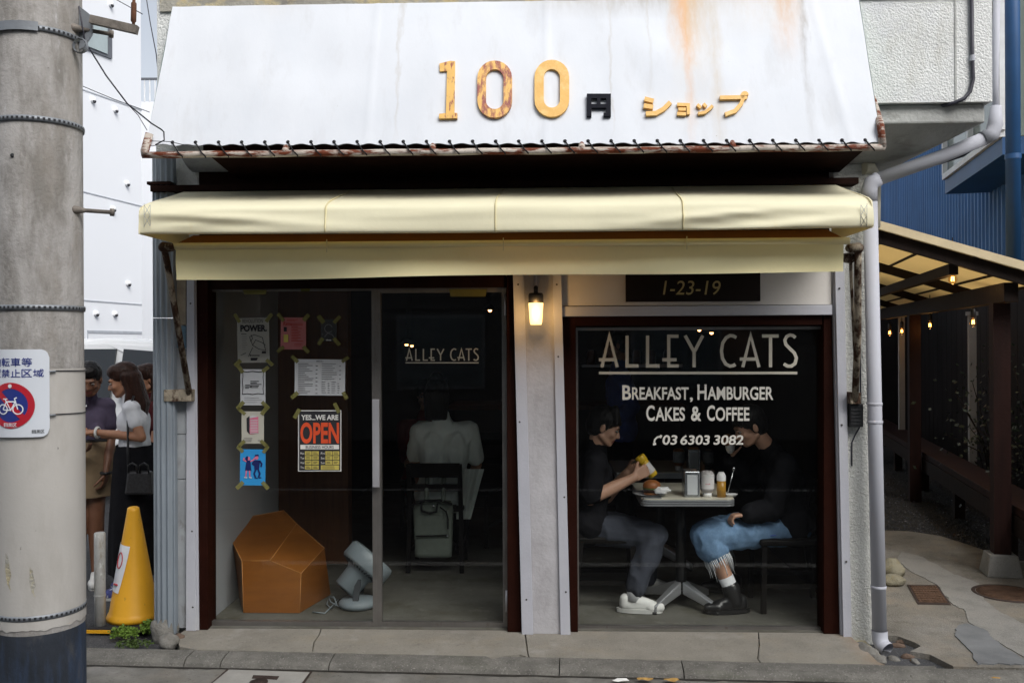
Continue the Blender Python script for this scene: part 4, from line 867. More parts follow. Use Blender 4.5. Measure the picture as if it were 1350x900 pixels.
for sy in (-1, 1):
    B('headlight', 'head_clear', (cc.x + 2.05, cc.y + sy * .55 - .15, ZS + .7), (cc.x + 2.2, cc.y + sy * .55 + .15, ZS + .84), car, bevel=.02)
    B('tail_light', 'tail_red', (cc.x - 2.2, cc.y + sy * .68 - .1, ZS + .8), (cc.x - 2.06, cc.y + sy * .68 + .1, ZS + 1.05), car, bevel=.02)
    B('door_handle', 'rim', (cc.x - .1, cc.y + sy * .845, ZS + .95), (cc.x + .08, cc.y + sy * .87, ZS + .98), car)

# ------------------------------------------------------------------ traffic cone, post, stones, weeds
mat('cone_yellow', (0.70, 0.35, 0.012), 0.5, 0.08, 3, 0.08, 40, layers=[((0.12, 0.08, 0.03), (30, 30, 12), 0.64, 0.72, 0.6), ((0.45, 0.25, 0.03), (8, 8, 3), 0.6, 0.8, 0.4)]); mat('cone_base', (0.02, 0.02, 0.022), 0.7, 0.2, 9, 0.2, 60)
cz = ZS + 0.012; c0 = G(176.5, 815, cz + 0.03)
cone = thing('traffic_cone', 'yellow traffic cone with a white notice on a black base plate', 'traffic cone', (c0.x, c0.y, cz))
k = c0.y / FPX
def zc(py): return c0.z + (815 - py) * k * 1.0
MB().lathe([(0.115, cz + 0.035), (0.15, cz + 0.035), (0.152, cz + 0.055), (0.142, cz + 0.075), (0.136, cz + 0.085), (0.036, zc(671)), (0.033, zc(666.5)), (0.022, zc(665)), (0.001, zc(665))], (c0.x, c0.y, 0), 40).build('cone_body', 'cone_yellow', cone)
MB().box((c0.x - 0.19, c0.y - 0.19, cz), (c0.x + 0.17, c0.y + 0.19, cz + 0.034)).build('base_plate', 'cone_base', cone, bevel=0.01)
for (xa_, xb_) in ((-0.191, -0.05), (-0.02, 0.09)): B('base_stripe', 'cone_yellow', (c0.x + xa_, c0.y - 0.196, cz + 0.004), (c0.x + xb_, c0.y - 0.188, cz + 0.022), cone)
tc = V((CAM.x - c0.x, CAM.y - c0.y, 0)).normalized(); rc = V((-tc.y, tc.x, 0))
if rc.dot(_rt) < 0: rc = -rc
def oncone(a, py, off=0.004):
    z = zc(py); r = 0.036 + (0.136 - 0.036) * (zc(671) - z) / (zc(671) - (cz + 0.085)) + off
    return V((c0.x, c0.y, z)) + (tc * math.cos(R(a)) + rc * math.sin(R(a))) * r
mb = MB(); vs = []
for i in range(9):
    for j in range(6):
        t = j / 5; vs.append(oncone(-105 + (88 + 2 - 30 * t) * i / 8, 711 + 60 * t + 4 * (i / 8)))
mb.add(vs, [(i * 6 + j, i * 6 + j + 1, (i + 1) * 6 + j + 1, (i + 1) * 6 + j) for i in range(8) for j in range(5)], True).build('notice', 'print_white', cone, fix=False)
MB().tube([oncone(-58 + 14 * math.cos(a), 733 + 10 * math.sin(a), 0.006) for a in [2 * PI * q / 20 for q in range(21)]], 0.003, 6).build('notice_ring', 'print_red', cone)
MB().tube([oncone(-70 + q * 3, 764, 0.006) for q in range(7)], 0.006, 6).build('notice_bar', 'print_red', cone)

mat('galv_worn', (0.36, 0.36, 0.345), 0.6, 0.15, 9, 0.3, 60, metal=0.2, layers=[((0.22, 0.20, 0.16), (20, 20, 8), 0.55, 0.7), ((0.60, 0.60, 0.58), (20, 20, 10), 0.62, 0.7)])
gp = G(132, 834, ZS)
mp = thing('metal_post', 'short galvanised pipe post standing beside the yellow cone', 'post', (gp.x, gp.y, ZS))
zt2 = gp.z + (836 - 701) * gp.y / FPX
MB().tube([(gp.x, gp.y, ZS - 0.05), (gp.x, gp.y, zt2 - 0.3), (gp.x, gp.y, zt2 - 0.005), (gp.x, gp.y, zt2)], [0.031, 0.031, 0.031, 0.026], 20).build('pipe', 'galv_worn', mp)
MB().lathe([(0.032, -0.006), (0.034, 0), (0.032, 0.006)], (gp.x, gp.y, ZS + 0.22), 20).build('weld', 'galv_worn', mp)

mat('rubble_grey', (0.19, 0.185, 0.17), 0.95, 0.2, 9, 0.9, 70, layers=[((0.14, 0.13, 0.11), 20, 0.5, 0.7)])
mat('rubble_brown', (0.12, 0.085, 0.065), 0.95, 0.3, 9, 0.9, 70); mat('stone_pale', (0.20, 0.185, 0.135), 0.9, 0.2, 14, 0.8, 60, layers=[((0.2, 0.17, 0.1), 18, 0.5, 0.7)])
def rock(name, c, r, m_, seed, label, cat='stone', group=None, amp=0.25):
    c = V(c); bm = bmesh.new(); bmesh.ops.create_icosphere(bm, subdivisions=3, radius=1)
    for v in bm.verts:
        n_ = noise.noise(v.co * 1.4 + V((seed * 3.1, seed, 0))) * amp + noise.noise(v.co * 4 + V((seed, 0, seed))) * amp * 0.3
        p = v.co * (1 + n_); v.co = V((p.x * r[0], p.y * r[1], p.z * r[2])) + c
    me = bpy.data.meshes.new(name); bm.to_mesh(me); bm.free()
    me.polygons.foreach_set('use_smooth', [True] * len(me.polygons))
    return put(name, me, m_, None, label, cat, group)
rock('rubble_stone', G(218, 830, ZS + 0.06), (0.075, 0.075, 0.095), 'rubble_grey', 1, 'large grey cement lump at the foot of the ribbed downpipe')
rock('rubble_stone', G(222, 846, ZS + 0.05), (0.055, 0.05, 0.055), 'rubble_grey', 2, 'smaller round stone in front of the grey cement lump')
rock('rubble_stone', G(237, 842, ZS + 0.04), (0.03, 0.04, 0.03), 'rubble_brown', 3, 'small dark stone chip beside the step corner by the downpipe')
mat('weed_leaf', (0.10, 0.17, 0.025), 0.6, 0.35, 30); mat('weed_dark', (0.05, 0.08, 0.02), 0.6, 0.35, 30)
def weed(px, py, n, sp, h, label, m_='weed_leaf'):
    c = G(px, py, ZS + 0.02); t = thing('weed', label, 'plant', c, 'weeds at the kerb'); mb = MB(); ms = MB()
    for i in range(n):
        a = random.uniform(0, 2 * PI); rr_ = sp * math.sqrt(random.random()); zz = h * (0.25 + 0.75 * random.random()) * (1 - 0.5 * rr_ / sp)
        b = c + V((math.cos(a) * rr_, math.sin(a) * rr_ * 0.7, zz))
        if i % 6 == 0: ms.tube([c + (b - c) * 0.1, c.lerp(b, 0.5) + V((0, 0, 0.01)), b], 0.0015, 4)
        for k in range(3):
            d = V((random.uniform(-1, 1), random.uniform(-1, 1), random.uniform(-0.3, 0.9))).normalized(); l = random.uniform(0.008, 0.02); s_ = d.orthogonal().normalized() * l * 0.4
            mb.add([b, b + d * l * 0.5 + s_, b + d * l, b + d * l * 0.5 - s_], [(0, 1, 2, 3)])
    mb.build('leaves', m_, t, fix=False); ms.build('stem', m_, t)
weed(163, 840, 170, 0.08, 0.08, 'largest tuft of green weeds at the foot of the cone')
weed(197, 836, 130, 0.055, 0.10, 'smaller weed tuft beside the ribbed downpipe')
weed(152, 814, 60, 0.03, 0.13, 'thin weed sprig against the cone base')
weed(176, 850, 90, 0.10, 0.02, 'flat creeping weeds along the kerb edge', 'weed_dark')

# dropped leaves and litter in the gutter
mat('dead_leaf', (0.36, 0.22, 0.07), 0.8, 0.3, 40); mat('paper_bit', (0.7, 0.7, 0.68), 0.8)
for i, (px, py, m_, lb) in enumerate(((818, 897, 'paper_bit', 'crumpled white paper scrap in the gutter below the pillar'), (885, 897, 'dead_leaf', 'curled dead leaf in the gutter under the large window'), (850, 896, 'dead_leaf', 'pale dead leaf beside the paper scrap'), (1310, 895, 'dead_leaf', 'big yellow dead leaf in the gutter by the alley'))):
    c = G(px, py, ZS + 0.016); mb = MB(); vs = []
    for k in range(10):
        a = 2 * PI * k / 10; vs.append(c + V((0.035 * math.cos(a) * (1 + .3 * random.random()), 0.016 * math.sin(a), 0.012 * random.random())))
    mb.add(vs + [c + V((0, 0, 0.014))], [(k, (k + 1) % 10, 10) for k in range(10)]).build('litter', m_, label=lb, cat='litter', fix=False)

# utility lid in the gutter
mat('lid_concrete', (0.30, 0.295, 0.275), 0.9, 0.15, 6, 0.5, 120); mat('iron', (0.055, 0.04, 0.035), 0.7, 0.3, 20, 0.5, 90, metal=0.3)
zl = ZS + 0.006
lid = thing('drain_lid', 'pale concrete drain lid with iron inserts in the gutter at left', 'drain cover', G(350, 895, zl))
MB().prism([G(300, 880.5, zl), G(412, 884, zl), G(392, 914, zl), G(266, 910, zl)], (0, 0, -0.02)).build('rim', 'iron', lid)
MB().prism([G(302, 881.8, zl + .003), G(408, 885.3, zl + .003), G(388, 912, zl + .003), G(270, 908, zl + .003)], (0, 0, -0.02)).build('plate', 'lid_concrete', lid)
MB().prism([G(334, 889, zl + .006), G(368, 890.5, zl + .006), G(365, 894.5, zl + .006), G(332, 893, zl + .006)], (0, 0, -0.02)).build('insert', 'iron', lid)
MB().lathe([(0.045, 0), (0.045, 0.004), (0.001, 0.004)], G(341, 899, zl + .004), 20).build('insert', 'iron', lid)

# ================================================================== right: alley with pergola
mat('alley_concrete', (0.18, 0.168, 0.145), 0.9, 0.3, 3.5, 1.0, 90, layers=[((0.30, 0.29, 0.26), 85, 0.56, 0.66, 0.6), ((0.06, 0.055, 0.05), 70, 0.58, 0.68, 0.7), ((0.09, 0.08, 0.065), (9, 9, 9), 0.58, 0.7, 0.7), ((0.21, 0.175, 0.13), 3.5, 0.5, 0.7, 0.7), ((0.15, 0.14, 0.125), 18, 0.58, 0.75, 0.6), ((0.36, 0.355, 0.34), 1.5, 0.5, 0.75, 0.5)])
mat('gravel_ground', (0.035, 0.034, 0.032), 0.95, 0.4, 30, 0.9, 60, layers=[((0.20, 0.20, 0.20), 60, 0.58, 0.7)])
mat('timber_dark', (0.014, 0.008, 0.006), 0.7, 0.3, (20, 20, 3), 0.2, 50); mat('timber_red', (0.018, 0.006, 0.0045), 0.65, 0.3, (20, 20, 2), 0.2, 50)
mat('board_dark', (0.012, 0.010, 0.010), 0.8, 0.3, (4, 4, 1))
ZA = 0.10
pav = thing('pavement', None, None, G(1250, 800, ZA)); pav['kind'] = 'structure'
# pad from the kerb back to the gravel, with a broken hole beside the drainpipe spout
kb = lambda px: Kf(px)
padpts = [kb(1246), kb(1420), kb(1800), (1700, 760), (1560, 742), (1420, 742), (1330, 738), (1290, 722), (1240, 706), (1200, 700), (1152, 698), (1150, 760), (1160, 836), (1184, 838), (1206, 846), (1214, 851), (1200, 858), (1226, 862), (1240, 869)]
MB().prism([G(*p, ZA) for p in padpts], (0, 0, -0.05)).build('concrete_pad', 'alley_concrete', pav)
def patch(pts, m_, z=0.004, name='patch'):
    out = []
    for i in range(len(pts)):
        a, b = V(pts[i]), V(pts[(i + 1) % len(pts)])
        for k in range(9):
            t = k / 9; q = a.lerp(b, t); j = noise.noise(V((q.x * 0.13, q.y * 0.13, 5))) * 3.2; j2 = noise.noise(V((q.x * 0.5, q.y * 0.5, 9))) * 2.0; out.append((q.x + j + j2, q.y + 0.5 * j - .4 * j2))
    c_ = [G(*p, ZA + z) for p in out]; MB().prism(c_, (0, 0, -0.01)).build(name, m_, pav)
patch([(1188, 726), (1215, 733), (1260, 757), (1290, 768), (1298, 790), (1318, 806), (1360, 826), (1480, 850), (1480, 868), (1352, 866), (1310, 842), (1276, 818), (1272, 804), (1256, 796), (1235, 770), (1200, 752), (1183, 738)], 'patch_concrete')
patch([(1258, 828), (1272, 820), (1300, 830), (1310, 842), (1352, 870), (1352, 874), (1288, 874), (1280, 858), (1262, 840)], 'slate_patch', 0.0065)
mat('soil', (0.05, 0.035, 0.025), 0.95, 0.4, 12, 0.8, 60)
MB().prism([G(1150, 832, ZA - .035), G(1300, 832, ZA - .035), G(1300, 884, ZA - .035), G(1150, 884, ZA - .035)], (0, 0, -0.03)).build('soil_bed', 'soil', pav)
for i, (px, py, r_, m_, lb) in enumerate(((1183, 851, (.06, .04, .025), 'rubble_brown', 'flat brown broken brick chip right under the drainpipe spout'), (1196, 866, (.05, .035, .025), 'rubble_brown', 'dark brown stone lying in the broken pavement hole'), (1206, 872, (.03, .05, .02), 'rubble_grey', 'small grey stone standing in the broken pavement hole'),
                                       (1224, 866, (.075, .035, .022), 'rubble_grey', 'long grey stone at the rim of the pavement hole'), (1178, 868, (.04, .05, .02), 'rubble_grey', 'grey chip between the cement lump and the hole'), (1190, 846, (.05, .03, .02), 'rubble_brown', 'brown chip at the back of the pavement hole'))):
    rock('rubble_stone', G(px, py, ZA - 0.028), tuple(q * .7 for q in r_), m_, 10 + i, lb)
rock('cement_lump', G(1142, 858, ZA + 0.0), (.05, .12, .028), 'rubble_grey', 21, 'rough cement lump sloping from the corner pier to the kerb', 'stone', amp=.3).rotation_euler = (0, 0, 0)
rock('cement_lump', G(1158, 869, ZA - 0.005), (.05, .05, .022), 'rubble_grey', 23, 'low cement lump at the kerb end of the step', 'stone', amp=.35)
rock('edge_stone', G(1176, 752, ZA + 0.06), (.08, .09, .075), 'stone_pale', 31, 'pale yellowish stone block beside the white drainpipe in the alley', amp=.3)
rock('edge_stone', G(1178, 765, ZA + 0.03), (.075, .06, .04), 'stone_pale', 33, 'smaller pale stone in front of the yellowish stone block', amp=.3)
# gravel
e_ = ray(965, 450); e_ = V((e_.x, e_.y, 0)).normalized(); f_ = V((e_.y, -e_.x, 0))
MB().prism([G(1100, 690, ZA - .02), G(1150, 694, ZA - .02), G(1330, 742, ZA - .02), G(1800, 780, ZA - .02), V((26, 26, ZA - .02)), V((2.6, 26, ZA - .02))], (0, 0, -0.04)).build('gravel_bed', 'gravel_ground', kind='structure')
mat('gravel_stone', (0.05, 0.05, 0.053), 0.9, 0.5, 25, layers=[((0.2, 0.2, 0.21), 30, 0.60, 0.64)])
mb = MB()
for i in range(2600):
    px = random.uniform(1150, 1345); s_ = random.random() ** 0.7; py = 612 + (704 + 34 * (px - 1150) / 195 - 612) * s_ + 2
    c = G(px, py, ZA - 0.015); 
    if c.x < 2.1: continue
    r_ = random.uniform(0.008, 0.02); a = random.uniform(0, 6.3)
    vs = [c + V((r_ * math.cos(a + t_) * random.uniform(.7, 1.2), r_ * math.sin(a + t_) * random.uniform(.7, 1.2), 0)) for t_ in (0, 1.57, 3.14, 4.71)] + [c + V((0, 0, r_ * 0.9))]
    mb.add(vs, [(0, 1, 4), (1, 2, 4), (2, 3, 4), (3, 0, 4)])
mb.build('gravel', 'gravel_stone', label='grey loose gravel on the alley path', cat='gravel', kind='stuff', fix=False)

# covers
def checker(px_pts, name, label, m_='iron'):
    pass
zc_ = ZA + 0.006
cov_ = thing('iron_grate', 'rusty square iron cover set in the alley concrete', 'drain cover', G(1225, 785, zc_))
qd = [G(1196, 770, zc_), G(1236, 770.5, zc_), G(1253.5, 796, zc_), G(1210, 795, zc_)]
MB().prism(qd, (0, 0, -0.02)).build('frame', 'iron', cov_)
mat('iron_rust', (0.10, 0.06, 0.04), 0.8, 0.3, 20, 0.5, 90, metal=0.2)
cq = sum(qd, V()) / 4; q2 = [cq + (p - cq) * 0.86 + V((0, 0, 0.002)) for p in qd]
MB().prism(q2, (0, 0, -0.02)).build('plate', 'iron_rust', cov_)
mb = MB()
for i in range(9):
    for j in range(7):
        u, v = (i + .5) / 9, (j + .5) / 7; p = q2[0].lerp(q2[1], u).lerp(q2[3].lerp(q2[2], u), v)
        mb.box(p + V((-.007, -.009, -.001)), p + V((.007, .009, .004)))
mb.build('studs', 'iron_rust', cov_, kind='stuff')
mh = G(1329, 781, zc_)
man = thing('manhole_cover', 'round rusty manhole cover at the alley entrance', 'manhole', mh)
MB().lathe([(0.215, -0.02), (0.215, 0.0), (0.195, 0.001), (0.19, -0.003), (0.001, -0.003)], mh, 40).build('rim', 'iron', man)
MB().lathe([(0.188, -0.02), (0.188, 0.001), (0.001, 0.001)], mh, 40).build('plate', 'iron_rust', man)
for k in range(-5, 6):
    h_ = math.sqrt(max(0, 0.17 ** 2 - (k * 0.03) ** 2)); B('rib', 'iron_rust', (mh.x - h_, mh.y + k * 0.03 - 0.006, mh.z), (mh.x + h_, mh.y + k * 0.03 + 0.006, mh.z + 0.005), man)

# ---- pergola, in the alley's own directions
O_ = Pd(1318, 450, 6.4); O_ = V((O_.x, O_.y, 0))
def AL_(s, t, z): p = O_ + e_ * s + f_ * t; return V((p.x, p.y, z))
def hit_s(px, py, s):
    d = ray(px, py); t = ((O_ + e_ * s) - V((CAM.x, CAM.y, 0))).dot(e_) / d.dot(e_); p = CAM + d * t; return (p - O_).dot(f_), p.z
SF = -0.30
tA, zA_ = hit_s(1152, 296, SF); tB, zB2 = hit_s(1350, 352, SF)
slope = (zB2 - zA_) / (tB - tA)
def zr_(t): return zA_ + (t - tA) * slope
perg = thing('pergola', 'dark timber pergola with pale translucent roof panels over the alley', 'pergola', AL_(0, 0, ZA))
TL, TR = tA - 0.12, tB + 0.25
mat('panel_edge', (0.62, 0.52, 0.34), 0.6, 0.1, 9)
m = mat('roof_panel', (0.62, 0.50, 0.29), 0.6, 0.08, 3, layers=[((0.42, 0.30, 0.15), (3, 3, 3), 0.5, 0.75, 0.6)]); t = m.node_tree
tn = t.nodes.new('ShaderNodeBsdfTranslucent'); tn.inputs[0].default_value = (0.85, 0.70, 0.42, 1); mx = t.nodes.new('ShaderNodeMixShader'); mx.inputs[0].default_value = 0.62
t.links.new(t.nodes['Principled BSDF'].outputs[0], mx.inputs[1]); t.links.new(tn.outputs[0], mx.inputs[2]); t.links.new(mx.outputs[0], t.nodes['Material Output'].inputs[0])
# panels: strips along the alley laid across the slope
SE = 7.2; npan = 5
for k in range(npan):
    t0, t1 = TL + (TR - TL) * k / npan + 0.004, TL + (TR - TL) * (k + 1) / npan - 0.004
    for (s0, s1) in ((SF, 1.5), (1.51, 3.2), (3.21, 5.0), (5.01, SE)):
        MB().prism([AL_(s0, t0, zr_(t0)), AL_(s0, t1, zr_(t1)), AL_(s1, t1, zr_(t1)), AL_(s1, t0, zr_(t0))], (0, 0, 0.006)).build('roof_panel', 'roof_panel', perg)
    MB().bar(AL_(SF, t1 + .004, zr_(t1) - 0.012), AL_(SE, t1 + .004, zr_(t1) - 0.012), 0.012, 0.018).build('batten', 'timber_dark', perg)
MB().bar(AL_(SF - 0.015, TL, zr_(TL) + 0.004), AL_(SF - 0.015, TR, zr_(TR) + 0.004), 0.03, 0.055).build('edge_board', 'panel_edge', perg)
for s, dz in ((SF + 0.05, 0.085), (1.5, 0.07), (3.2, 0.07), (5.0, 0.07)):
    MB().bar(AL_(s, TL, zr_(TL) - 0.025 - dz / 2), AL_(s, TR, zr_(TR) - 0.025 - dz / 2), 0.06, dz).build('rafter', 'timber_dark', perg)
for tt, dz in ((-0.34, 0.07),):
    MB().bar(AL_(SF + 0.1, tt, zr_(tt) - 0.135), AL_(SE, tt, zr_(tt) - 0.135), 0.06, 0.075).build('purlin', 'timber_dark', perg)
MB().bar(AL_(SF + 0.1, 0.02, zr_(0) - 0.185), AL_(SE, 0.02, zr_(0) - 0.185), 0.09, 0.13).build('eave_beam', 'timber_dark', perg)
for s in (0.0, 3.1, 6.2):
    MB().bar(AL_(s, 0, ZA + 0.13 if s == 0 else ZA - .02), AL_(s, 0, zr_(0) - 0.255), 0.11, 0.11, up=tuple(e_)).build('post', 'timber_red', perg)
ft = thing('post_footing', 'white tapered concrete footing under the nearest pergola post', 'footing', AL_(0, 0, ZA))
a_, b_ = 0.115, 0.09
MB().hexa([AL_(-a_, -a_, ZA), AL_(-a_, a_, ZA), AL_(a_, a_, ZA), AL_(a_, -a_, ZA), AL_(-b_, -b_, ZA + .15), AL_(-b_, b_, ZA + .15), AL_(b_, b_, ZA + .15), AL_(b_, -b_, ZA + .15)]).build('block', 'patch_concrete', ft, bevel=0.008)
bench = thing('timber_bench', 'long dark timber bench running back along the alley', 'bench', AL_(2, 0.2, ZA))
MB().bar(AL_(-0.9, 0.22, 0.56), AL_(SE, 0.22, 0.56), 0.28, 0.06).build('seat', 'timber_red', bench, bevel=.006)
MB().bar(AL_(-0.9, 0.10, 0.46), AL_(SE, 0.10, 0.46), 0.05, 0.14).build('apron', 'timber_dark', bench)
for s in (0.6, 2.2, 3.8, 5.4): MB().bar(AL_(s, 0.22, ZA - .01), AL_(s, 0.22, 0.53), 0.09, 0.09, up=tuple(e_)).build('leg', 'timber_dark', bench)
# dark fence and end wall added to keep light out; pale columns, shrubs
fen = thing('shade_fence', 'dark board fence added to keep the covered alley behind the bench dark', 'fence', AL_(3, 0.95, ZA))
for k in range(34):
    s = -1.2 + k * 0.28
    B_ = MB().bar(AL_(s + .135, 0.95, ZA - .03), AL_(s + .135, 0.95, 2.42 + 0.02 * (k % 3)), 0.02, 0.27, up=tuple(e_)); B_.build('board', 'board_dark', fen)
bw = thing('shade_end_wall', 'dark wall added to keep light out of the far end of the covered alley', 'wall', AL_(8, 0, ZA))
MB().prism([AL_(8.2, -2.6, ZA - .1), AL_(8.2, 1.2, ZA - .1), AL_(8.2, 1.2, 2.9), AL_(8.2, -2.6, 2.9)], e_ * 0.1).build('wall', 'board_dark', bw)
mat('column_grey', (0.34, 0.34, 0.33), 0.8, 0.1)
for (s, t_, lb, z1) in ((3.4, 0.62, 'pale grey narrow column between the pergola posts', 2.0), (5.6, 0.3, 'pale grey column deep in the covered alley', 2.1), (-0.15, 0.42, 'pale column at the picture edge behind the nearest pergola post', 1.95)):
    cl = thing('column', lb, 'column', AL_(s, t_, ZA)); MB().bar(AL_(s, t_, ZA - .02), AL_(s, t_, z1), 0.07, 0.07, up=tuple(e_)).build('shaft', 'column_grey', cl); MB().bar(AL_(s, t_, z1), AL_(s, t_, z1 + 0.04), 0.1, 0.1, up=tuple(e_)).build('cap', 'column_grey', cl)
mat('shrub_leaf', (0.018, 0.028, 0.012), 0.5, 0.4, 30)
for (s, t_, n_, lb) in ((2.6, 0.62, 500, 'leafy dark shrub beside the narrow grey column behind the bench'), (1.6, 0.72, 350, 'small dark shrub behind the bench near the nearest post')):
    c = AL_(s, t_, 0.6); sh = thing('shrub', lb, 'plant', AL_(s, t_, ZA)); mb = MB(); ms = MB()
    for i in range(n_):
        d = V((random.gauss(0, .22), random.gauss(0, .22), random.gauss(0.25, .35))); b = c + d
        if i % 20 == 0: ms.tube([AL_(s, t_, ZA), c.lerp(b, .3), b], .004, 4)
        q = V((random.uniform(-1, 1), random.uniform(-1, 1), random.uniform(-1, 1))).normalized(); l = random.uniform(.03, .06); w_ = q.orthogonal().normalized() * l * .35
        mb.add([b, b + q * l * .5 + w_, b + q * l, b + q * l * .5 - w_], [(0, 1, 2, 3)])
    mb.build('crown', 'shrub_leaf', sh, fix=False); ms.build('stem', 'timber_dark', sh)
# festoon bulbs
emis('bulb_glow', (1.0, 0.42, 0.10), 14); glass('bulb_glass', (1, 0.86, 0.66), 1.0)
bulbs = [(1256, 367, 6.65, 1.25, 'nearest hanging bulb under the pergola roof, biggest of all'), (1226, 428, 9.2, 1.2, 'hanging bulb between the two pergola posts, left of three'), (1283, 424, 8.0, 1.1, 'hanging bulb between the pergola posts, middle of three'), (1326, 418, 7.3, 1.1, 'hanging bulb right of the nearest pergola post'),
         (1173, 438, 11.5, 1.1, 'far hanging bulb next to the white drainpipe'), (1189, 436, 11.0, 1.1, 'far hanging bulb, left of a close pair'), (1201, 436, 10.5, 1.1, 'far hanging bulb, right of a close pair')]
for (px, py, D, sc_, lb) in bulbs:
    c = Pd(px, py, D); bt = thing('hanging_bulb', lb, 'bulb', c, 'bulbs under the pergola')
    MB().lathe([(0.001, -0.045), (0.018, -0.04), (0.03, -0.018), (0.031, 0.0), (0.024, 0.022), (0.014, 0.04)], c, 16).build('glass', 'bulb_glass', bt)
    MB().tube([c + V((-.008, 0, -.02)), c + V((-.006, 0, .012)), c + V((.006, 0, .012)), c + V((.008, 0, -.02))], 0.0045, 6).build('filament', 'bulb_glow', bt)
    MB().lathe([(0.016, 0.036), (0.021, 0.04), (0.021, 0.1), (0.012, 0.115), (0.001, 0.115)], c, 16).build('socket', 'box_black', bt)
    MB().tube([c + V((0, 0, .11)), c + V((0, 0, .30))], 0.004, 6).build('cord', 'cord_black', bt)
    pl = bpy.data.lights.new('bulb_light', 'POINT'); pl.energy = 0.5; pl.color = (1, .5, .15); pl.shadow_soft_size = .02
    po = bpy.data.objects.new('bulb_light', pl); C.objects.link(po); po.location = c + V((0, 0, -.06)); po.parent = bt; po.matrix_parent_inverse = INV[bt.name]

# ---- blue clad building along the alley
mat('blue_cladding', (0.05, 0.16, 0.37), 0.55, 0.12, 2, 0.1, 30, layers=[((0.04, 0.10, 0.22), (6, 6, 0.8), 0.5, 0.72, 0.6)]); mat('blue_dark', (0.014, 0.07, 0.19), 0.5, 0.15, 3); mat('window_white', (0.62, 0.64, 0.66), 0.5); mat('bay_glass', (0.2, 0.24, 0.22), 0.12, 0.1, 2); mat('slate', (0.075, 0.08, 0.09), 0.7, 0.2, 9, 0.3, 40)
blue = thing('blue_building', 'blue ribbed metal clad house behind the pergola', 'building', AL_(6, 1.4, ZA))
TBW = 1.0; S0, S1 = 1.6, 12.0; pts = []; s = S0
while s < S1:
    for ds, o_ in ((0, 0), (.10, 0), (.115, -.025), (.145, -.025), (.16, 0)): pts.append((s + ds, TBW + o_))
    s += 0.16
vs = []
for (s, t_) in pts: vs += [AL_(s, t_, ZA - .1), AL_(s, t_, 6.0)]
MB().add(vs, [(2 * i, 2 * i + 2, 2 * i + 3, 2 * i + 1) for i in range(len(pts) - 1)]).build('cladding', 'blue_cladding', blue, fix=False)
MB().prism([AL_(S0, TBW + .02, ZA - .1), AL_(S1, TBW + .02, ZA - .1), AL_(S1, TBW + 5, ZA - .1), AL_(S0, TBW + 5, ZA - .1)], (0, 0, 5.9)).build('wall', 'blue_dark', blue)
# bay window
def sAt(px, t_): # s on line t=t_ seen at column px
    d = ray(px, 300); n_ = f_; q = (V((O_.x, O_.y, CAM.z)) + f_ * t_ - CAM).dot(n_) / V((d.x, d.y, 0)).dot(n_); p = CAM + d * q; return (p - O_).dot(e_)
TBY = 0.52; sb0, sb1 = sAt(1322, TBY), sAt(1246, TBY)
zb0 = 1.75 + (450 - 240) / FPX * ((AL_(sb1, TBY, 0) - CAM).dot(_fw)); 
bay = MB().prism([AL_(sb0, TBY, zb0 - 0.16), AL_(sb1, TBY, zb0 - 0.16), AL_(sb1, TBW, zb0 - 0.16), AL_(sb0, TBW, zb0 - 0.16)], (0, 0, 0.155)).build('bay_base', 'blue_dark', blue)
MB().prism([AL_(sb0, TBY + .03, zb0), AL_(sb1, TBY + .03, zb0), AL_(sb1, TBW, zb0), AL_(sb0, TBW, zb0)], (0, 0, 1.3)).build('bay_glazing', 'bay_glass', blue)
for z_ in (zb0 + .03, zb0 + 1.3): MB().bar(AL_(sb0, TBY, z_), AL_(sb1, TBY, z_), .06, .06).build('window_frame', 'window_white', blue)
for s in (sb0, sb0 + (sb1 - sb0) * .5, sb1): MB().bar(AL_(s, TBY - .002, zb0 + .06), AL_(s, TBY - .002, zb0 + 1.27), .05, .05, up=tuple(e_)).build('mullion', 'window_white', blue)
bp = AL_(sAt(1336, 0.35), 0.35, 0)
MB().tube([V((bp.x, bp.y, 2.2)), V((bp.x, bp.y, 6.5))], 0.055, 18).build('downpipe', 'blue_dark', blue)
MB().lathe([(.06, -.02), (.06, .02)], V((bp.x, bp.y, 3.2)), 18).build('pipe_clip', 'blue_dark', blue)

mat('road_paint', (0.62, 0.62, 0.60), 0.8, 0.2, 9, 0.3, 90, layers=[((0.08, 0.08, 0.085), 60, 0.55, 0.6)])
for (ya, wd) in ((3.42, 0.12), (0.0, 0.12)):
    MB().prism([V((-9, ya, ZS + 0.002)), V((9, ya, ZS + 0.002)), V((9, ya + wd, ZS + 0.002)), V((-9, ya + wd, ZS + 0.002))], (0, 0, 0.002)).build('road_line', 'road_paint', kind='structure')
# ---- house across the street (behind the camera; it shades the front and shows in the glass)
mat('siding', (0.30, 0.30, 0.29), 0.7, 0.08, 1.5, layers=[((0.2, 0.2, 0.2), (3, 3, .6), .5, .75, .5)]); mat('siding_line', (0.15, 0.15, 0.15), .8)
op_ = thing('opposite_house', 'grey clapboard house on the other side of the street', 'building', (0, -5.2, ZS))
B('wall', 'siding', (-9, -11, ZS - .1), (10, -5.2, 9.0), op_)
for k in range(43): B('clapboard', 'siding', (-9, -5.2, .3 + k * .2), (10, -5.18, .3 + k * .2 + .185), op_)
for x in (-5.5, -1.8, 2.2, 6): 
    for z0 in (1.0, 3.1, 5.6): 
        B('window', 'far_glass', (x - .7, -5.18, z0), (x + .7, -5.15, z0 + 1.15), op_)
        B('window_frame', 'window_white', (x - .76, -5.185, z0 - .06), (x + .76, -5.165, z0 + 1.21), op_)
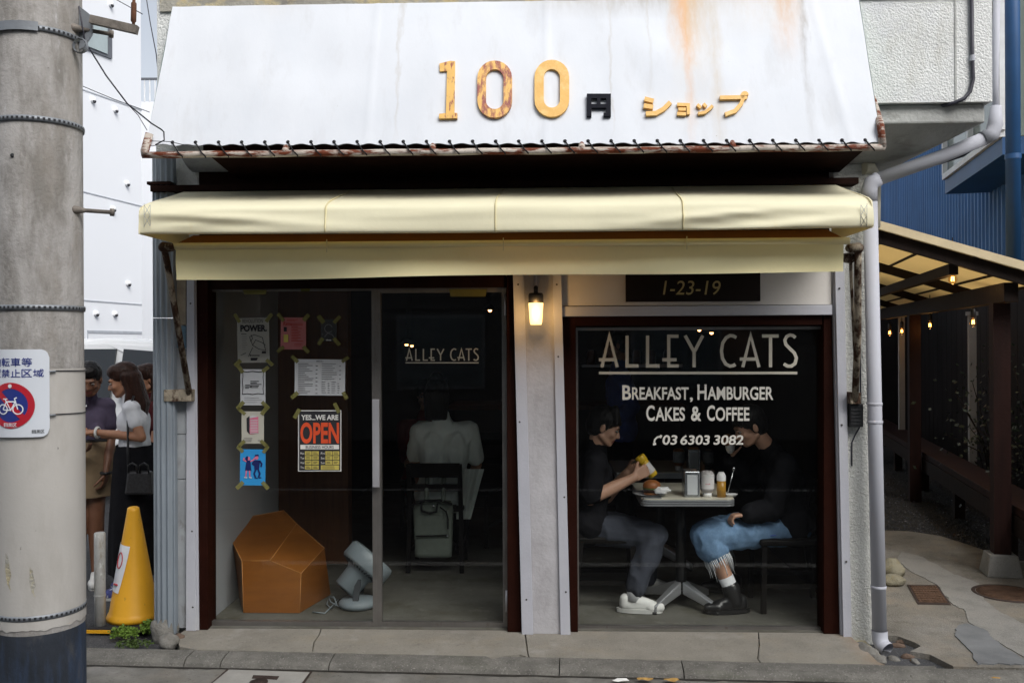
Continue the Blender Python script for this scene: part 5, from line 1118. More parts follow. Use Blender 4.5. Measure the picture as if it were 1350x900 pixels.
MB().prism([(-9.4, -4.8, 9.0), (10.4, -4.8, 9.0), (10.4, -11.4, 10.0), (-9.4, -11.4, 10.0)], (0, 0, .12)).build('roof', 'slate', op_)

# ================================================================== posters taped to the display window
mat('paper_grey', (0.32, 0.32, 0.29), 0.8, 0.04, 9); mat('paper_white', (0.50, 0.52, 0.54), 0.8, 0.03, 9); mat('paper_cream', (0.46, 0.45, 0.39), 0.8, 0.03, 9)
mat('paper_pink', (0.44, 0.16, 0.16), 0.8, 0.06, 9); mat('paper_blue', (0.03, 0.27, 0.60), 0.7, 0.04, 9); mat('paper_black', (0.025, 0.027, 0.03), 0.5, 0.3, 30, layers=[((0.22, 0.23, 0.25), 60, 0.62, 0.7, 0.7)])
mat('tape', (0.20, 0.19, 0.06), 0.6, 0.15, 9, alpha=0.8); mat('ink', (0.03, 0.03, 0.035), 0.7); mat('ink_grey', (0.16, 0.16, 0.17), 0.7); mat('ink_red', (0.40, 0.05, 0.04), 0.7); mat('ink_orange', (0.66, 0.085, 0.03), 0.6); mat('ink_yellow', (0.50, 0.42, 0.10), 0.7); mat('ink_navy', (0.012, 0.02, 0.11), 0.6); mat('ink_pink', (0.62, 0.16, 0.26), 0.6); mat('ink_white', (0.66, 0.66, 0.64), 0.7)
YPo = YG - 0.019
def poster(label, box, m_, tapes=(), tilt=0.0, group=None):
    u0, v0, u1, v1 = box; t = thing('poster', label, 'poster', F((u0 + u1) / 2, v1, YPo), group)
    cx, cy = (u0 + u1) / 2, (v0 + v1) / 2
    def fn(u, v, off):
        du, dv = u - cx, v - cy; return F(cx + du * math.cos(tilt) - dv * math.sin(tilt), cy + du * math.sin(tilt) + dv * math.cos(tilt), YPo - off)
    vs = []; nu = 6
    for j in range(nu + 1):
        for i in range(nu + 1): vs.append(fn(u0 + (u1 - u0) * i / nu, v0 + (v1 - v0) * j / nu, 0.0008 * noise.noise(V((i * .7, j * .7, u0)))))
    MB().add(vs, [(j * 7 + i, j * 7 + i + 1, (j + 1) * 7 + i + 1, (j + 1) * 7 + i) for j in range(nu) for i in range(nu)], True).build('paper', m_, t, fix=False)
    for c in tapes:
        tx, ty = {'tl': (u0, v0), 'tr': (u1, v0), 'bl': (u0, v1), 'br': (u1, v1)}[c]; d = 1 if c in ('tr', 'bl') else -1
        mb = MB(); a = random.uniform(5.2, 6.6); b = random.uniform(2.2, 2.8); ang = R(45 * d + random.uniform(-14, 14)) + (PI if False else 0)
        q = [(a, b), (-a, b), (-a, -b), (a, -b)]; ca, sa = math.cos(ang + PI / 2), math.sin(ang + PI / 2)
        mb.add([fn(tx + x * ca - y * sa, ty + x * sa + y * ca, 0.0035) for x, y in q], [(0, 1, 2, 3)]).build('tape', 'tape', t, fix=False)
    return t, fn
def lines(t, fn, u0, v0, u1, v1, n, th, m_='ink_grey', jag=0.4, off=0.0028):
    mb = MB()
    for k in range(n):
        v = v0 + (v1 - v0) * k / max(1, n - 1); e = u1 - (u1 - u0) * random.random() * jag
        mb.add([fn(u0, v, off), fn(e, v, off), fn(e, v + th, off), fn(u0, v + th, off)], [(0, 1, 2, 3)])
    return mb.build('print_lines', m_, t, fix=False, kind='stuff')
def word(t, fn, s_, box, m_, bold=0.02, off=0.003, shear=0.0):
    mb = MB(); fit_text(mb, s_, fn, box, bold, shear=shear, off=off); return mb.build('print_word', m_, t, fix=False)
def shape(t, fn, pts, m_, off=0.003, name='print_shape'):
    return MB().add([fn(x, y, off) for x, y in pts], [tuple(range(len(pts)))]).build(name, m_, t, fix=False)
def strokes(t, fn, sts, wd, m_, off=0.003, name='print_drawing'):
    mb = MB()
    for i, st in enumerate(sts): ribbon(mb, st, wd, fn, off + i * 0.0001)
    return mb.build(name, m_, t, fix=False)
t, fn = poster('grey printed poster headed POWER, topmost of the left column', (313, 419, 355, 478), 'paper_grey', ('tl', 'tr', 'bl', 'br'), R(-0.8))
word(t, fn, 'REVOLUTION', (320, 420.5, 347, 425.5), 'ink', 0.0); word(t, fn, 'POWER.', (317, 428, 352, 437), 'ink', 0.045)
strokes(t, fn, [[(329, 444), (335, 441), (346, 445), (350, 462), (341, 460), (333, 455), (329, 444)], [(333, 455), (337, 448), (346, 452), (350, 455)], [(331, 441), (333, 446), (330, 450)], [(327, 470), (333, 458)], [(318, 440), (325, 440)], [(317, 468), (324, 465)]], 0.7, 'ink')
lines(t, fn, 319, 443, 326, 460, 7, 0.5); word(t, fn, 'Brownman', (329, 467, 342, 469.5), 'ink', 0.03); shape(t, fn, [(330, 471.5), (340, 471.5), (338, 475), (330, 475)], 'ink'); shape(t, fn, [(345, 463), (350.5, 463), (350.5, 466), (345, 466)], 'ink')
t, fn = poster('white flyer with a black scalloped border, second of the left column', (317, 486.5, 350, 534), 'paper_white', ('tl', 'tr', 'bl', 'br'))
strokes(t, fn, [[(320, 489.5), (326, 490.3), (333, 489.2), (341, 490.3), (347.5, 489.5), (346.8, 497), (347.5, 505), (346.8, 512), (347.5, 519.5), (340, 518.6), (333, 519.8), (326, 518.6), (319.5, 519.5), (320.3, 511), (319.6, 504), (320.3, 496), (320, 489.5)]], 0.9, 'ink')
lines(t, fn, 330, 502, 346, 510, 5, 0.9, 'ink', 0.5); lines(t, fn, 323, 507, 333, 511, 3, 0.9, 'ink', 0.5); lines(t, fn, 322, 524, 346, 530, 3, 0.4)
t, fn = poster('cream flyer with a drawing of a striped box, third of the left column', (318.5, 542, 348, 584.5), 'paper_cream', ('tl', 'tr', 'bl', 'br'))
shape(t, fn, [(325, 551), (329, 548), (329, 572), (325.5, 568)], 'ink'); shape(t, fn, [(329.3, 551), (340.5, 549), (340.5, 571), (329.3, 572)], 'ink_pink', 0.0028); shape(t, fn, [(325, 551), (333, 547), (340.5, 549), (329.3, 551)], 'paper_white', 0.0029)
lines(t, fn, 330, 553, 340, 570, 9, 0.9, 'paper_white', 0.05, 0.0034); lines(t, fn, 321, 577, 335, 581, 3, 0.5); lines(t, fn, 340, 580, 346, 581, 1, 1)
t, fn = poster('bright blue poster of two dancing figures, lowest of the left column', (316.5, 592, 350, 639.5), 'paper_blue', ('tl', 'tr', 'bl', 'br'), R(0.6))
for (cx, dress) in ((327, 1), (338.5, 0)):
    if dress:
        shape(t, fn, [(325, 607), (330, 607), (331.5, 620), (323, 620)], 'ink_navy'); shape(t, fn, arc(327.3, 604, 2.3, 2.6, 0, 345, 12), 'ink_pink'); shape(t, fn, arc(325.7, 604.5, 2.3, 3.4, 60, 300, 10), 'ink_navy', 0.0034)
        strokes(t, fn, [[(330, 608), (334, 606), (336, 603)], [(325, 608), (321, 606), (322, 603)], [(325, 620), (324, 628)], [(329, 620), (329.5, 628)]], 1.7, 'ink_pink'); strokes(t, fn, [[(322, 629), (326, 629.5)], [(328.5, 629), (332, 629.5)]], 1.2, 'ink_white')
    else:
        shape(t, fn, [(334.5, 606.5), (342.5, 606.5), (341.5, 619), (335.5, 619)], 'ink_navy'); shape(t, fn, arc(338.2, 602.8, 2.3, 2.7, 0, 345, 12), 'ink_pink'); shape(t, fn, [(335.6, 601.5), (341, 600.6), (340.6, 598.6), (336, 599)], 'ink_navy', 0.0034)
        strokes(t, fn, [[(342, 607), (345, 611), (344, 615)], [(335, 607.5), (333, 611), (335.5, 613)], [(337, 619), (335, 624), (337, 629)], [(340.5, 619), (342.5, 624), (341, 629)]], 2.3, 'ink_navy'); strokes(t, fn, [[(336, 629.5), (340, 630)], [(341, 629.5), (344.5, 629)]], 1.2, 'ink_navy')
t, fn = poster('faded pink handbill, upper middle of the display window', (370, 418.5, 403.5, 460.5), 'paper_pink', ('tl', 'tr', 'bl', 'br'), R(0.5))
word(t, fn, 'Ramu', (373, 424, 385, 429), 'ink_red', 0.02, shear=.2); lines(t, fn, 384, 426, 401, 449, 12, 0.8, 'ink_red', .5); lines(t, fn, 378, 421, 396, 422.5, 2, .6, 'ink_red'); shape(t, fn, [(374, 441), (380, 441), (380, 451), (374, 451)], 'ink_yellow'); shape(t, fn, [(374, 431), (378, 431), (378, 437), (374, 437)], 'ink'); lines(t, fn, 388, 453, 399, 455, 2, .6, 'ink_red')
t, fn = poster('small black photo card, topmost on the right of the display window', (423, 421, 444, 450), 'paper_black', ('tl', 'tr', 'bl', 'br'), R(1))
strokes(t, fn, [arc(433, 433, 5, 5.5, 20, 330, 14), [(428, 444), (432, 439), (438, 441), (441, 445)]], 0.8, 'ink_grey'); word(t, fn, 'dots', (430, 447, 437, 449), 'ink_white', .02)
t, fn = poster('white landscape menu sheet with two columns of small print', (388.5, 473.5, 455, 521), 'paper_white', ('tl', 'tr', 'bl', 'br'), R(0.4))
word(t, fn, 'MENU', (417, 475.3, 426, 477), 'ink_grey', .02)
for (u, v0_, v1_, k) in ((393, 479, 518, 17), (424, 479, 499, 8)): lines(t, fn, u, v0_, u + 21, v1_, k, .7, 'ink_grey', .6); lines(t, fn, u + 23, v0_ + 3, u + 26, v1_, k // 2, .7, 'ink', .3)
for u in (424, 437): lines(t, fn, u, 503, u + 6, 517, 6, .7, 'ink_grey', .3); lines(t, fn, u + 8, 505, u + 11, 517, 5, .7, 'ink', .3)
# OPEN sign
t, fn = poster('black OPEN business-hours sign with orange letters in the display window', (393, 540.5, 450, 621), 'ink_white', ())
MB().add([fn(*p, .0022) for p in rrect(1, 0, 1, .1) and [(394.3, 541.8), (448.7, 541.8), (448.7, 619.7), (394.3, 619.7)]], [(0, 1, 2, 3)]).build('face', 'ink', t, fix=False)
word(t, fn, 'YES...WE ARE', (397, 546.5, 446, 553.5), 'ink_white', .035, .0028); word(t, fn, 'OPEN', (396, 556.5, 447, 584.5), 'ink_orange', .03, .0028)
shape(t, fn, [(396, 586), (447, 586), (447, 592), (396, 592)], 'ink_white', .0026); word(t, fn, 'BUSINESS HOURS', (403, 587, 440, 591.2), 'ink', .012, .0032)
for r_ in range(4):
    v = 594.5 + r_ * 6.2
    for c0_ in (402, 429):
        for k in range(2):
            if r_ == 3 and c0_ == 429: continue
            u = c0_ + k * 9.5; shape(t, fn, [(u, v), (u + 8.8, v), (u + 8.8, v + 5.2), (u, v + 5.2)], 'ink_yellow', .0026); lines(t, fn, u + 1.5, v + 1.5, u + 7.5, v + 3.2, 2, .7, 'ink', .3, .0032)
    for c0_, d_ in ((396, ('Mon', 'Tue', 'Wed', 'Thu')), (423, ('Fri', 'Sat', 'Sun', ''))):
        if d_[r_]: word(t, fn, d_[r_], (c0_, v + 1.4, c0_ + 5, v + 4.2), 'ink_white', .0, .0030)
shape(t, fn, [(423, 613), (447, 613), (447, 619), (423, 619)], 'ink_yellow', .0027); lines(t, fn, 425, 614.5, 445, 617, 2, .7, 'ink', .3, .0033)
for c_ in ((391.5, 545, 60), (444, 537.5, 115)):
    a_ = R(c_[2]); q = [(7, 2.6), (-7, 2.6), (-7, -2.6), (7, -2.6)]; MB().add([fn(c_[0] + x * math.cos(a_) + y * math.sin(a_), c_[1] - x * math.sin(a_) + y * math.cos(a_), .004) for x, y in q], [(0, 1, 2, 3)]).build('tape', 'tape', t, fix=False)
# small tape stubs left on the glass head
for i, (a, b, c_, d) in enumerate(((320, 382, 352, 388), (395, 377, 410, 384), (592, 381, 642, 391))):
    MB().prism([F(a, b, YPo), F(c_, b, YPo), F(c_ - 2, d, YPo), F(a + 2, d, YPo)], (0, -.001, 0)).build('tape_strip', 'tape', label=('yellowed tape strip at the top left of the display window', 'torn tape stub at the top middle of the display window', 'yellowed tape strip at the top of the glass door')[i], cat='tape')

# ================================================================== things inside
# faceted wooden box
mat('box_wood', (0.21, 0.072, 0.011), 0.4, 0.12, (3, 3, 14), 0.05, 40, layers=[((0.17, 0.055, 0.008), (5, 5, 30), 0.45, 0.7, 0.7), ((0.26, 0.10, 0.02), 3, 0.5, 0.75, 0.5)])
fy = lambda px, py, Y: F(px, py, Y)
pv = dict(H=G(321, 807, ZT), I=G(395, 807.5, ZT), R=G(436, 783, ZT), L=G(312, 776, ZT), K=G(405, 762, ZT), J=G(335, 760, ZT), G=fy(319, 739, 5.432), F=fy(356, 738.5, 5.432), E=fy(397, 755, 5.432), A=fy(303, 707, 5.70), B=fy(317, 683, 5.98), C=fy(374, 672.5, 6.10), P=fy(391, 690, 5.98), D=fy(427.5, 722, 5.80))
wb = thing('wooden_polyhedron', 'orange-brown faceted plywood box on the floor behind the glass', 'wooden box', G(360, 800, ZT))
for fc_ in ('HIEFG', 'GFPCBA', 'FEDP', 'IRDE', 'HGAL', 'ABCJL', 'CPDRK', 'CKJ', 'HLJKRI'):
    q_ = [pv[q] for q in fc_]; n_ = V()
    for i in range(len(q_)): n_ += q_[i].cross(q_[(i + 1) % len(q_)])
    c_ = sum(q_, V()) / len(q_); n_.normalize()                     
    MB().add([c_] + q_, [(0, 1 + i, 1 + (i + 1) % len(q_)) for i in range(len(q_))], True).build('facet', 'box_wood', wb, fix=False)
mat('box_edge', (0.42, 0.19, 0.05), 0.5, 0.2, 20)
for q in ('GF', 'FE', 'EI', 'ED', 'FP', 'GA', 'GH', 'AB', 'BC', 'DP', 'CP'): MB().tube([pv[q[0]], pv[q[1]]], 0.0022, 6).build('edge_banding', 'box_edge', wb)
# circulator fan
mat('fan_grey', (0.20, 0.235, 0.255), 0.45, 0.04); mat('fan_dark', (0.05, 0.055, 0.06), 0.6)
fb_ = G(472, 799, ZT); fan = thing('circulator_fan', 'pale grey desk circulator fan tilted upward on the floor', 'fan', fb_)
MB().lathe([(0.10, 0.0), (0.115, 0.012), (0.118, 0.03), (0.10, 0.05), (0.05, 0.06), (0.001, 0.06)], fb_, 32).build('base', 'fan_grey', fan)
hc = F(476, 752, fb_.y + .05); ax = V((0.58, 0.34, 0.68)).normalized(); xx = ax.orthogonal().normalized(); fr = Matrix((xx, ax.cross(xx), ax)).transposed()
MB().lathe([(0.001, -0.15), (0.06, -0.15), (0.078, -0.14), (0.082, -0.03), (0.10, -0.005), (0.148, 0.008), (0.157, 0.02), (0.157, 0.10), (0.145, 0.118), (0.14, 0.1), (0.05, 0.09), (0.001, 0.09)], hc, 36, fr).build('housing', 'fan_grey', fan)
MB().lathe([(0.001, -0.1525), (0.058, -0.1525)], hc, 30, fr).build('rear_cap', 'fan_dark', fan)
for k in range(36):
    a = 2 * PI * k / 36; d = (fr @ V((math.cos(a), math.sin(a), 0))); MB().bar(hc + d * 0.106 + ax * -0.006, hc + d * 0.146 + ax * 0.006, 0.007, 0.006, up=tuple(ax)).build('vent_slit', 'fan_dark', fan)
for k in range(3):
    r_ = 0.035 + 0.03 * k; MB().tube([hc + fr @ V((r_ * math.cos(2 * PI * q / 24), r_ * math.sin(2 * PI * q / 24), 0.088)) for q in range(25)], 0.003, 6).build('grille_ring', 'fan_grey', fan)
for sd in (-1, 1):
    p = hc + V((0.0, sd * 0.085, -0.03)); MB().bar(fb_ + V((0, sd * 0.07, 0.05)), p, 0.035, 0.016, up=(0, 1, 0)).build('yoke', 'fan_dark', fan)
cd = MB().tube([G(462, 797, ZT + .006), G(449, 800, ZT + .006), G(436, 793, ZT + .03), G(433, 786, ZT + .05), G(440, 786, ZT + .05), G(444, 796, ZT + .03), G(437, 802, ZT + .01), G(431, 796, ZT + .01), G(434, 786, ZT + .04), G(446, 790, ZT + .02), G(428, 808, ZT + .006), G(412, 806, ZT + .006)], 0.004, 6).build('cord', 'fan_grey', fan)

# tables
mat('laminate', (0.56, 0.53, 0.44), 0.35, 0.04, 4); mat('alu', (0.55, 0.56, 0.58), 0.35, 0.05, 5, metal=0.8); mat('black_metal', (0.012, 0.012, 0.013), 0.4, 0.2); mat('chrome', (0.48, 0.5, 0.52), 0.25, 0.05, metal=0.9)
def table(label, px0, px1, y0, y1, ztop, base_lit=True, feet=None):
    xa_, xb_ = F(px0, 660, y0).x, F(px1, 660, y0).x; cx, cy = (xa_ + xb_) / 2, (y0 + y1) / 2
    t = thing('diner_table', label, 'table', (cx, cy, ZT), 'diner tables')
    r = 0.05; poly = []
    for (ex, ey, a0) in ((xb_ - r, y1 - r, 0), (xa_ + r, y1 - r, 90), (xa_ + r, y0 + r, 180), (xb_ - r, y0 + r, 270)):
        poly += [V((ex + r * math.cos(R(a0 + 22.5 * k)), ey + r * math.sin(R(a0 + 22.5 * k)), 0)) for k in range(5)]
    MB().prism([V((p.x, p.y, ztop - 0.003)) for p in poly], (0, 0, 0.004)).build('tabletop', 'laminate', t)
    for k in range(3):
        g = 1.012; MB().prism([V((cx + (p.x - cx) * g, cy + (p.y - cy) * g, ztop - 0.0125 - k * 0.0135)) for p in poly], (0, 0, 0.0095)).build('edge_rib', 'alu', t)
    MB().prism([V((cx + (p.x - cx) * .985, cy + (p.y - cy) * .985, ztop - 0.042)) for p in poly], (0, 0, 0.038)).build('core', 'black_metal', t)
    MB().tube([(cx, cy, ZT + 0.10), (cx, cy, ztop - 0.04)], 0.032, 16).build('column', 'black_metal', t)
    for k in range(4):
        a = R(45 + 90 * k); d = V((math.cos(a) * 0.27, math.sin(a) * 0.27, 0)); c = V((cx, cy, ZT))
        MB().hexa([c + d * .1 + V((-d.y, d.x, 0)) * .09 + V((0, 0, .075)), c + d * .1 + V((d.y, -d.x, 0)) * .09 + V((0, 0, .075)), c + d + V((d.y, -d.x, 0)) * .06 + V((0, 0, .012)), c + d + V((-d.y, d.x, 0)) * .06 + V((0, 0, .012)),
                   c + d * .1 + V((-d.y, d.x, 0)) * .09 + V((0, 0, .15)), c + d * .1 + V((d.y, -d.x, 0)) * .09 + V((0, 0, .15)), c + d + V((d.y, -d.x, 0)) * .06 + V((0, 0, .05)), c + d + V((-d.y, d.x, 0)) * .06 + V((0, 0, .05))]).build('foot', 'alu', t, bevel=.006)
        MB().tube([c + d * .97, c + d * .97 + V((0, 0, .014))], 0.016, 10).build('foot_pad', 'black_metal', t)
    return t, cx, cy
ZTB = Z(657.5, 5.30)
tb, tcx, tcy = table('cream diner table with ribbed metal edge between the two men', 846, 969.5, 5.30, 5.92, ZTB)
ZT2 = Z(622.5, 6.3)
tb2, t2x, t2y = table('second cream diner table in the dark behind the two men', 812, 945, 6.3, 6.95, ZT2)

def napkins(px0, px1, pyt, pyb, Y, z, label):
    a, b = F(px0, pyt, Y), F(px1, pyb, Y); t = thing('napkin_dispenser', label, 'napkin holder', (((a.x + b.x) / 2), Y, z), 'napkin dispensers'); h = a.z - z
    B('casing', 'chrome', (a.x, Y, z), (b.x, Y + 0.12, z + h), t, bevel=0.006); w_ = b.x - a.x
    B('napkin', 'paper_white', (a.x + w_ * .16, Y - .003, z + h * .1), (b.x - w_ * .16, Y + .01, z + h * .86), t, bevel=0.003)
napkins(902.5, 923, 621, 659, 5.36, ZTB, 'chrome napkin dispenser on the table between the men')
napkins(907, 924, 592, 626, 6.4, ZT2, 'dim napkin dispenser on the second table behind')
mat('ketchup_label', (0.62, 0.60, 0.60), 0.5, 0.05, 20, layers=[((0.5, 0.1, 0.12), (30, 30, 60), 0.6, 0.66)]); mat('bottle_red', (0.25, 0.01, 0.015), 0.25); mat('bottle_clear', (0.34, 0.32, 0.32), 0.25); mat('cap_white', (0.66, 0.66, 0.66), 0.45); mat('mustard', (0.34, 0.17, 0.015), 0.3); mat('mustard_yellow', (0.66, 0.42, 0.02), 0.4); mat('bottle_dark', (0.05, 0.05, 0.05), 0.3); mat('label_grey', (0.22, 0.23, 0.24), 0.6, .3, 40); mat('bottle_brown', (0.20, 0.075, 0.02), .3)
def squeeze(label, px, pyt, pyb, wpx, Y, z, m_body, m_lab, m_cap, capf=0.2):
    c = F(px, pyb, Y); ht = F(px, pyt, Y).z - z; r = wpx * Y / FPX / 2; t = thing('sauce_bottle', label, 'bottle', (c.x, Y, z), 'sauce bottles')
    MB().lathe([(.001, 0), (r * .62, 0), (r * .66, ht * capf), (r * .5, ht * capf)], (c.x, Y, z), 20).build('cap', m_cap, t)
    MB().lathe([(r * .55, ht * capf), (r * .9, ht * (capf + .08)), (r, ht * (capf + .15)), (r * .97, ht * .9), (r * .7, ht * .99), (.001, ht)], (c.x, Y, z), 20).build('body', m_body, t)
    if m_lab: MB().lathe([(r * 1.02, ht * (capf + .17)), (r * 1.02, ht * .88)], (c.x, Y, z), 20).build('label_band', m_lab, t)
squeeze('upside-down ketchup bottle with white label on the front table', 932.5, 620, 659, 18, 5.39, ZTB, 'bottle_clear', 'ketchup_label', 'cap_white', .16)
squeeze('dark bottle behind the napkins on the second table', 933.5, 592, 626, 14, 6.45, ZT2, 'bottle_dark', 'label_grey', 'bottle_dark')
squeeze('brown sauce bottle with pale cap on the second table', 895, 591, 626, 15, 6.42, ZT2, 'bottle_brown', 'label_grey', 'cap_white')
t = thing('mustard_jar', 'amber mustard bottle with white cap on the front table', 'bottle', F(951, 659, 5.38)); c = F(951, 659, 5.38); c.z = ZTB; r = .026; ht = F(951, 622, 5.38).z - ZTB
MB().lathe([(.001, 0), (r, 0), (r, ht * .66), (.001, ht * .66)], c, 20).build('body', 'mustard', t); MB().lathe([(r * 1.02, ht * .66), (r * 1.02, ht * .86), (r * .6, ht), (.001, ht)], c, 20).build('cap', 'cap_white', t)
t = thing('spoon', 'thin metal spoon standing behind the mustard bottle', 'spoon', F(958, 655, 5.5)); MB().tube([F(958, 655, 5.5), F(967, 620, 5.5)], .0035, 6).build('handle', 'chrome', t); MB().ell(F(967.3, 618, 5.5), (.008, .006, .012)).build('bowl', 'chrome', t)
t = thing('small_dish', 'small white dish at the table corner beside the mustard', 'dish', F(963, 657, 5.36)); c = F(963, 657, 5.40); c.z = ZTB + .002; MB().lathe([(.001, 0), (.03, 0), (.04, .012), (.042, .014), (.03, .006), (.001, .004)], c, 20).build('dish', 'cap_white', t)
# plate with burger, paper
mat('plate_white2', (0.5, 0.52, 0.55), .3); mat('bun', (0.22, 0.075, 0.018), .5, .3, 60, .2, 90); mat('patty', (0.03, 0.015, 0.01), .8, .4, 90); mat('lettuce', (0.09, 0.13, 0.03), .6); mat('crumpled', (0.62, 0.62, 0.62), .9)
pc_ = F(857, 648, 5.42); pc_.z = ZTB + .002
t = thing('plate', 'white plate on the table in front of the man with the mustard', 'plate', pc_); MB().lathe([(.001, 0), (.06, 0), (.10, .014), (.103, .016), (.065, .006), (.001, .005)], pc_, 30).build('dish', 'plate_white2', t)
t = thing('hamburger', 'glossy hamburger on the white plate', 'food', pc_ + V((0, 0, .007)))
MB().lathe([(.001, 0), (.045, 0), (.048, .01), (.045, .016), (.001, .016)], pc_ + V((.01, 0, .006)), 24).build('bun_base', 'bun', t); MB().lathe([(.001, 0), (.05, .002), (.052, .012), (.048, .02), (.001, .02)], pc_ + V((.01, 0, .022)), 24).build('patty', 'patty', t); MB().lathe([(.001, 0), (.054, .0), (.056, .004), (.001, .006)], pc_ + V((.01, 0, .042)), 11).build('lettuce', 'lettuce', t); MB().lathe([(.05, 0), (.053, .012), (.046, .03), (.026, .042), (.001, .046)], pc_ + V((.01, 0, .048)), 24).build('bun_top', 'bun', t)
rock('crumpled_napkin', F(873, 646, 5.37) + V((0, 0, .0)), (.045, .03, .022), 'crumpled', 41, 'crumpled white paper napkin beside the plate', 'napkin', amp=.5)
t = thing('smartphone', 'flat dark phone lying at the front edge of the table', 'phone', F(858, 655, 5.34)); c = F(860, 655, 5.345); B('body', 'black_metal', (c.x - .06, c.y - .03, ZTB + .002), (c.x + .05, c.y + .03, ZTB + .010), t, bevel=.002); B('edge_trim', 'alu', (c.x - .061, c.y - .031, ZTB + .004), (c.x + .051, c.y + .031, ZTB + .008), t)

# chairs
mat('chair_black', (0.009, 0.008, 0.0075), .5, .2, 9, spec=.12)
def chair(label, c, rz, seat_h=.45, w_=.40, back=.40, panel=True):
    t = thing('chair', label, 'chair', c, 'black cafe chairs', rz); M_ = Matrix.Translation(c) @ Matrix.Rotation(rz, 4, 'Z')
    def T(x, y, z): return M_ @ V((x, y, z))
    h = w_ / 2
    MB().hexa([T(-h, -h, seat_h - .04), T(h, -h, seat_h - .04), T(h, h, seat_h - .04), T(-h, h, seat_h - .04), T(-h, -h, seat_h), T(h, -h, seat_h), T(h, h, seat_h), T(-h, h, seat_h)]).build('seat', 'chair_black', t, bevel=.012)
    for sx in (-1, 1):
        MB().bar(T(sx * (h - .02), h - .02, 0), T(sx * (h - .03), h - .03, seat_h - .04), .03, .03, up=(0, 1, 0)).build('leg', 'chair_black', t)
        MB().bar(T(sx * (h - .01), -h - .03, 0), T(sx * (h - .02), -h + .02, seat_h - .02), .03, .035, up=(0, 1, 0)).build('leg', 'chair_black', t)
        MB().bar(T(sx * (h - .02), -h + .02, seat_h - .02), T(sx * (h - .02), -h - .05, seat_h + back), .03, .03, up=(0, 1, 0)).build('back_post', 'chair_black', t)
        MB().bar(T(sx * (h - .03), h - .04, .16), T(sx * (h - .03), -h, .16), .02, .025).build('stretcher', 'chair_black', t)
    MB().bar(T(-h + .02, -h - .045, seat_h + back - .04), T(h - .02, -h - .045, seat_h + back - .04), .022, .10).build('back_rail', 'chair_black', t, bevel=.005)
    MB().bar(T(-h + .02, -h - .02, seat_h + back * .45), T(h - .02, -h - .02, seat_h + back * .45), .02, .05).build('back_rail', 'chair_black', t, bevel=.005)
    return t
cW = G(578, 745, ZT)                          # chair of the person seen from behind (back towards us)
chair('black chair seen from behind through the glass door', (cW.x, cW.y + .02, ZT), 0, .46, .40, .30)
cL = F(800, 720, 5.62); chair('black chair under the man holding the mustard', (cL.x - .0, 5.66, ZT), -PI / 2, .44, .36, .36)
cR = F(1030, 720, 5.62); chair('black chair under the man in ripped denim shorts', (cR.x + .02, 5.62, ZT), PI / 2, .44, .38, .30)

# backpack on the chair back
mat('pack_green', (0.19, 0.22, 0.19), .8, .12, 12, .2, 60); mat('pack_trim', (0.012, 0.012, 0.013), .6)
yb_ = cW.y - .28; bk = thing('backpack', 'grey-green backpack hanging from the black chair behind the door', 'backpack', F(570, 735, yb_))
a, b = F(543, 735, yb_), F(597, 662, yb_); cx = (a.x + b.x) / 2; hw_ = (b.x - a.x) / 2
mb = MB(); prof = [(-.5, .0), (-.49, .06)]
vs = []; rows = 12; cols = 12
pts_ = []
for j in range(rows + 1):
    tz = j / rows; z = a.z + (b.z - a.z) * tz; wsc = 1 - .10 * (1 - tz) - .12 * max(0, tz - .85) / .15; dep = .11 * (1 - .35 * tz)
    ring_b = []
    for i in range(20):
        an = 2 * PI * i / 20; x = math.copysign(abs(math.cos(an)) ** .5, math.cos(an)) * hw_ * wsc; y = math.copysign(abs(math.sin(an)) ** .6, math.sin(an)) * dep / 2
        ring_b.append(V((cx + x, yb_ + .06 + y + .004 * noise.noise(V((x * 20, z * 20, 2))), z)))
    pts_ += ring_b
MB().add(pts_, [(j * 20 + i, j * 20 + (i + 1) % 20, (j + 1) * 20 + (i + 1) % 20, (j + 1) * 20 + i) for j in range(rows) for i in range(20)] + [tuple(range(20))[::-1], tuple(range(rows * 20, rows * 20 + 20))], True).build('bag_body', 'pack_green', bk); bag_ = C.objects[-1]
def front(px, py): return F(px, py, yb_ - .004)
MB().tube([front(548, 706.5), front(570, 706), front(590, 705)], .006, 6).build('zip', 'pack_trim', bag_)
MB().tube([front(580, 668), front(588, 674), front(590.5, 684), front(590.5, 697)], .006, 6).build('zip', 'pack_trim', bag_)
MB().tube([front(543, 666), front(556, 660), front(580, 659), front(596, 665)], .010, 8).build('top_trim', 'pack_trim', bag_)
MB().tube([front(555, 663), front(556, 673), front(566, 676.5), front(575, 674), front(577, 663)], .008, 8).build('carry_handle', 'pack_trim', bag_)
for p in ((589.5, 706), (571.5, 666.5)): MB().ell(front(*p), (.010, .006, .008), 10, 8).build('zip_pull', 'chrome', bag_)
for px in (562, 584): MB().tube([front(px, 662), F(px + 1, 640, yb_ + .1), F(px + 1, 618, yb_ + .12)], .016, 8).build('shoulder_strap', 'pack_green', bk)

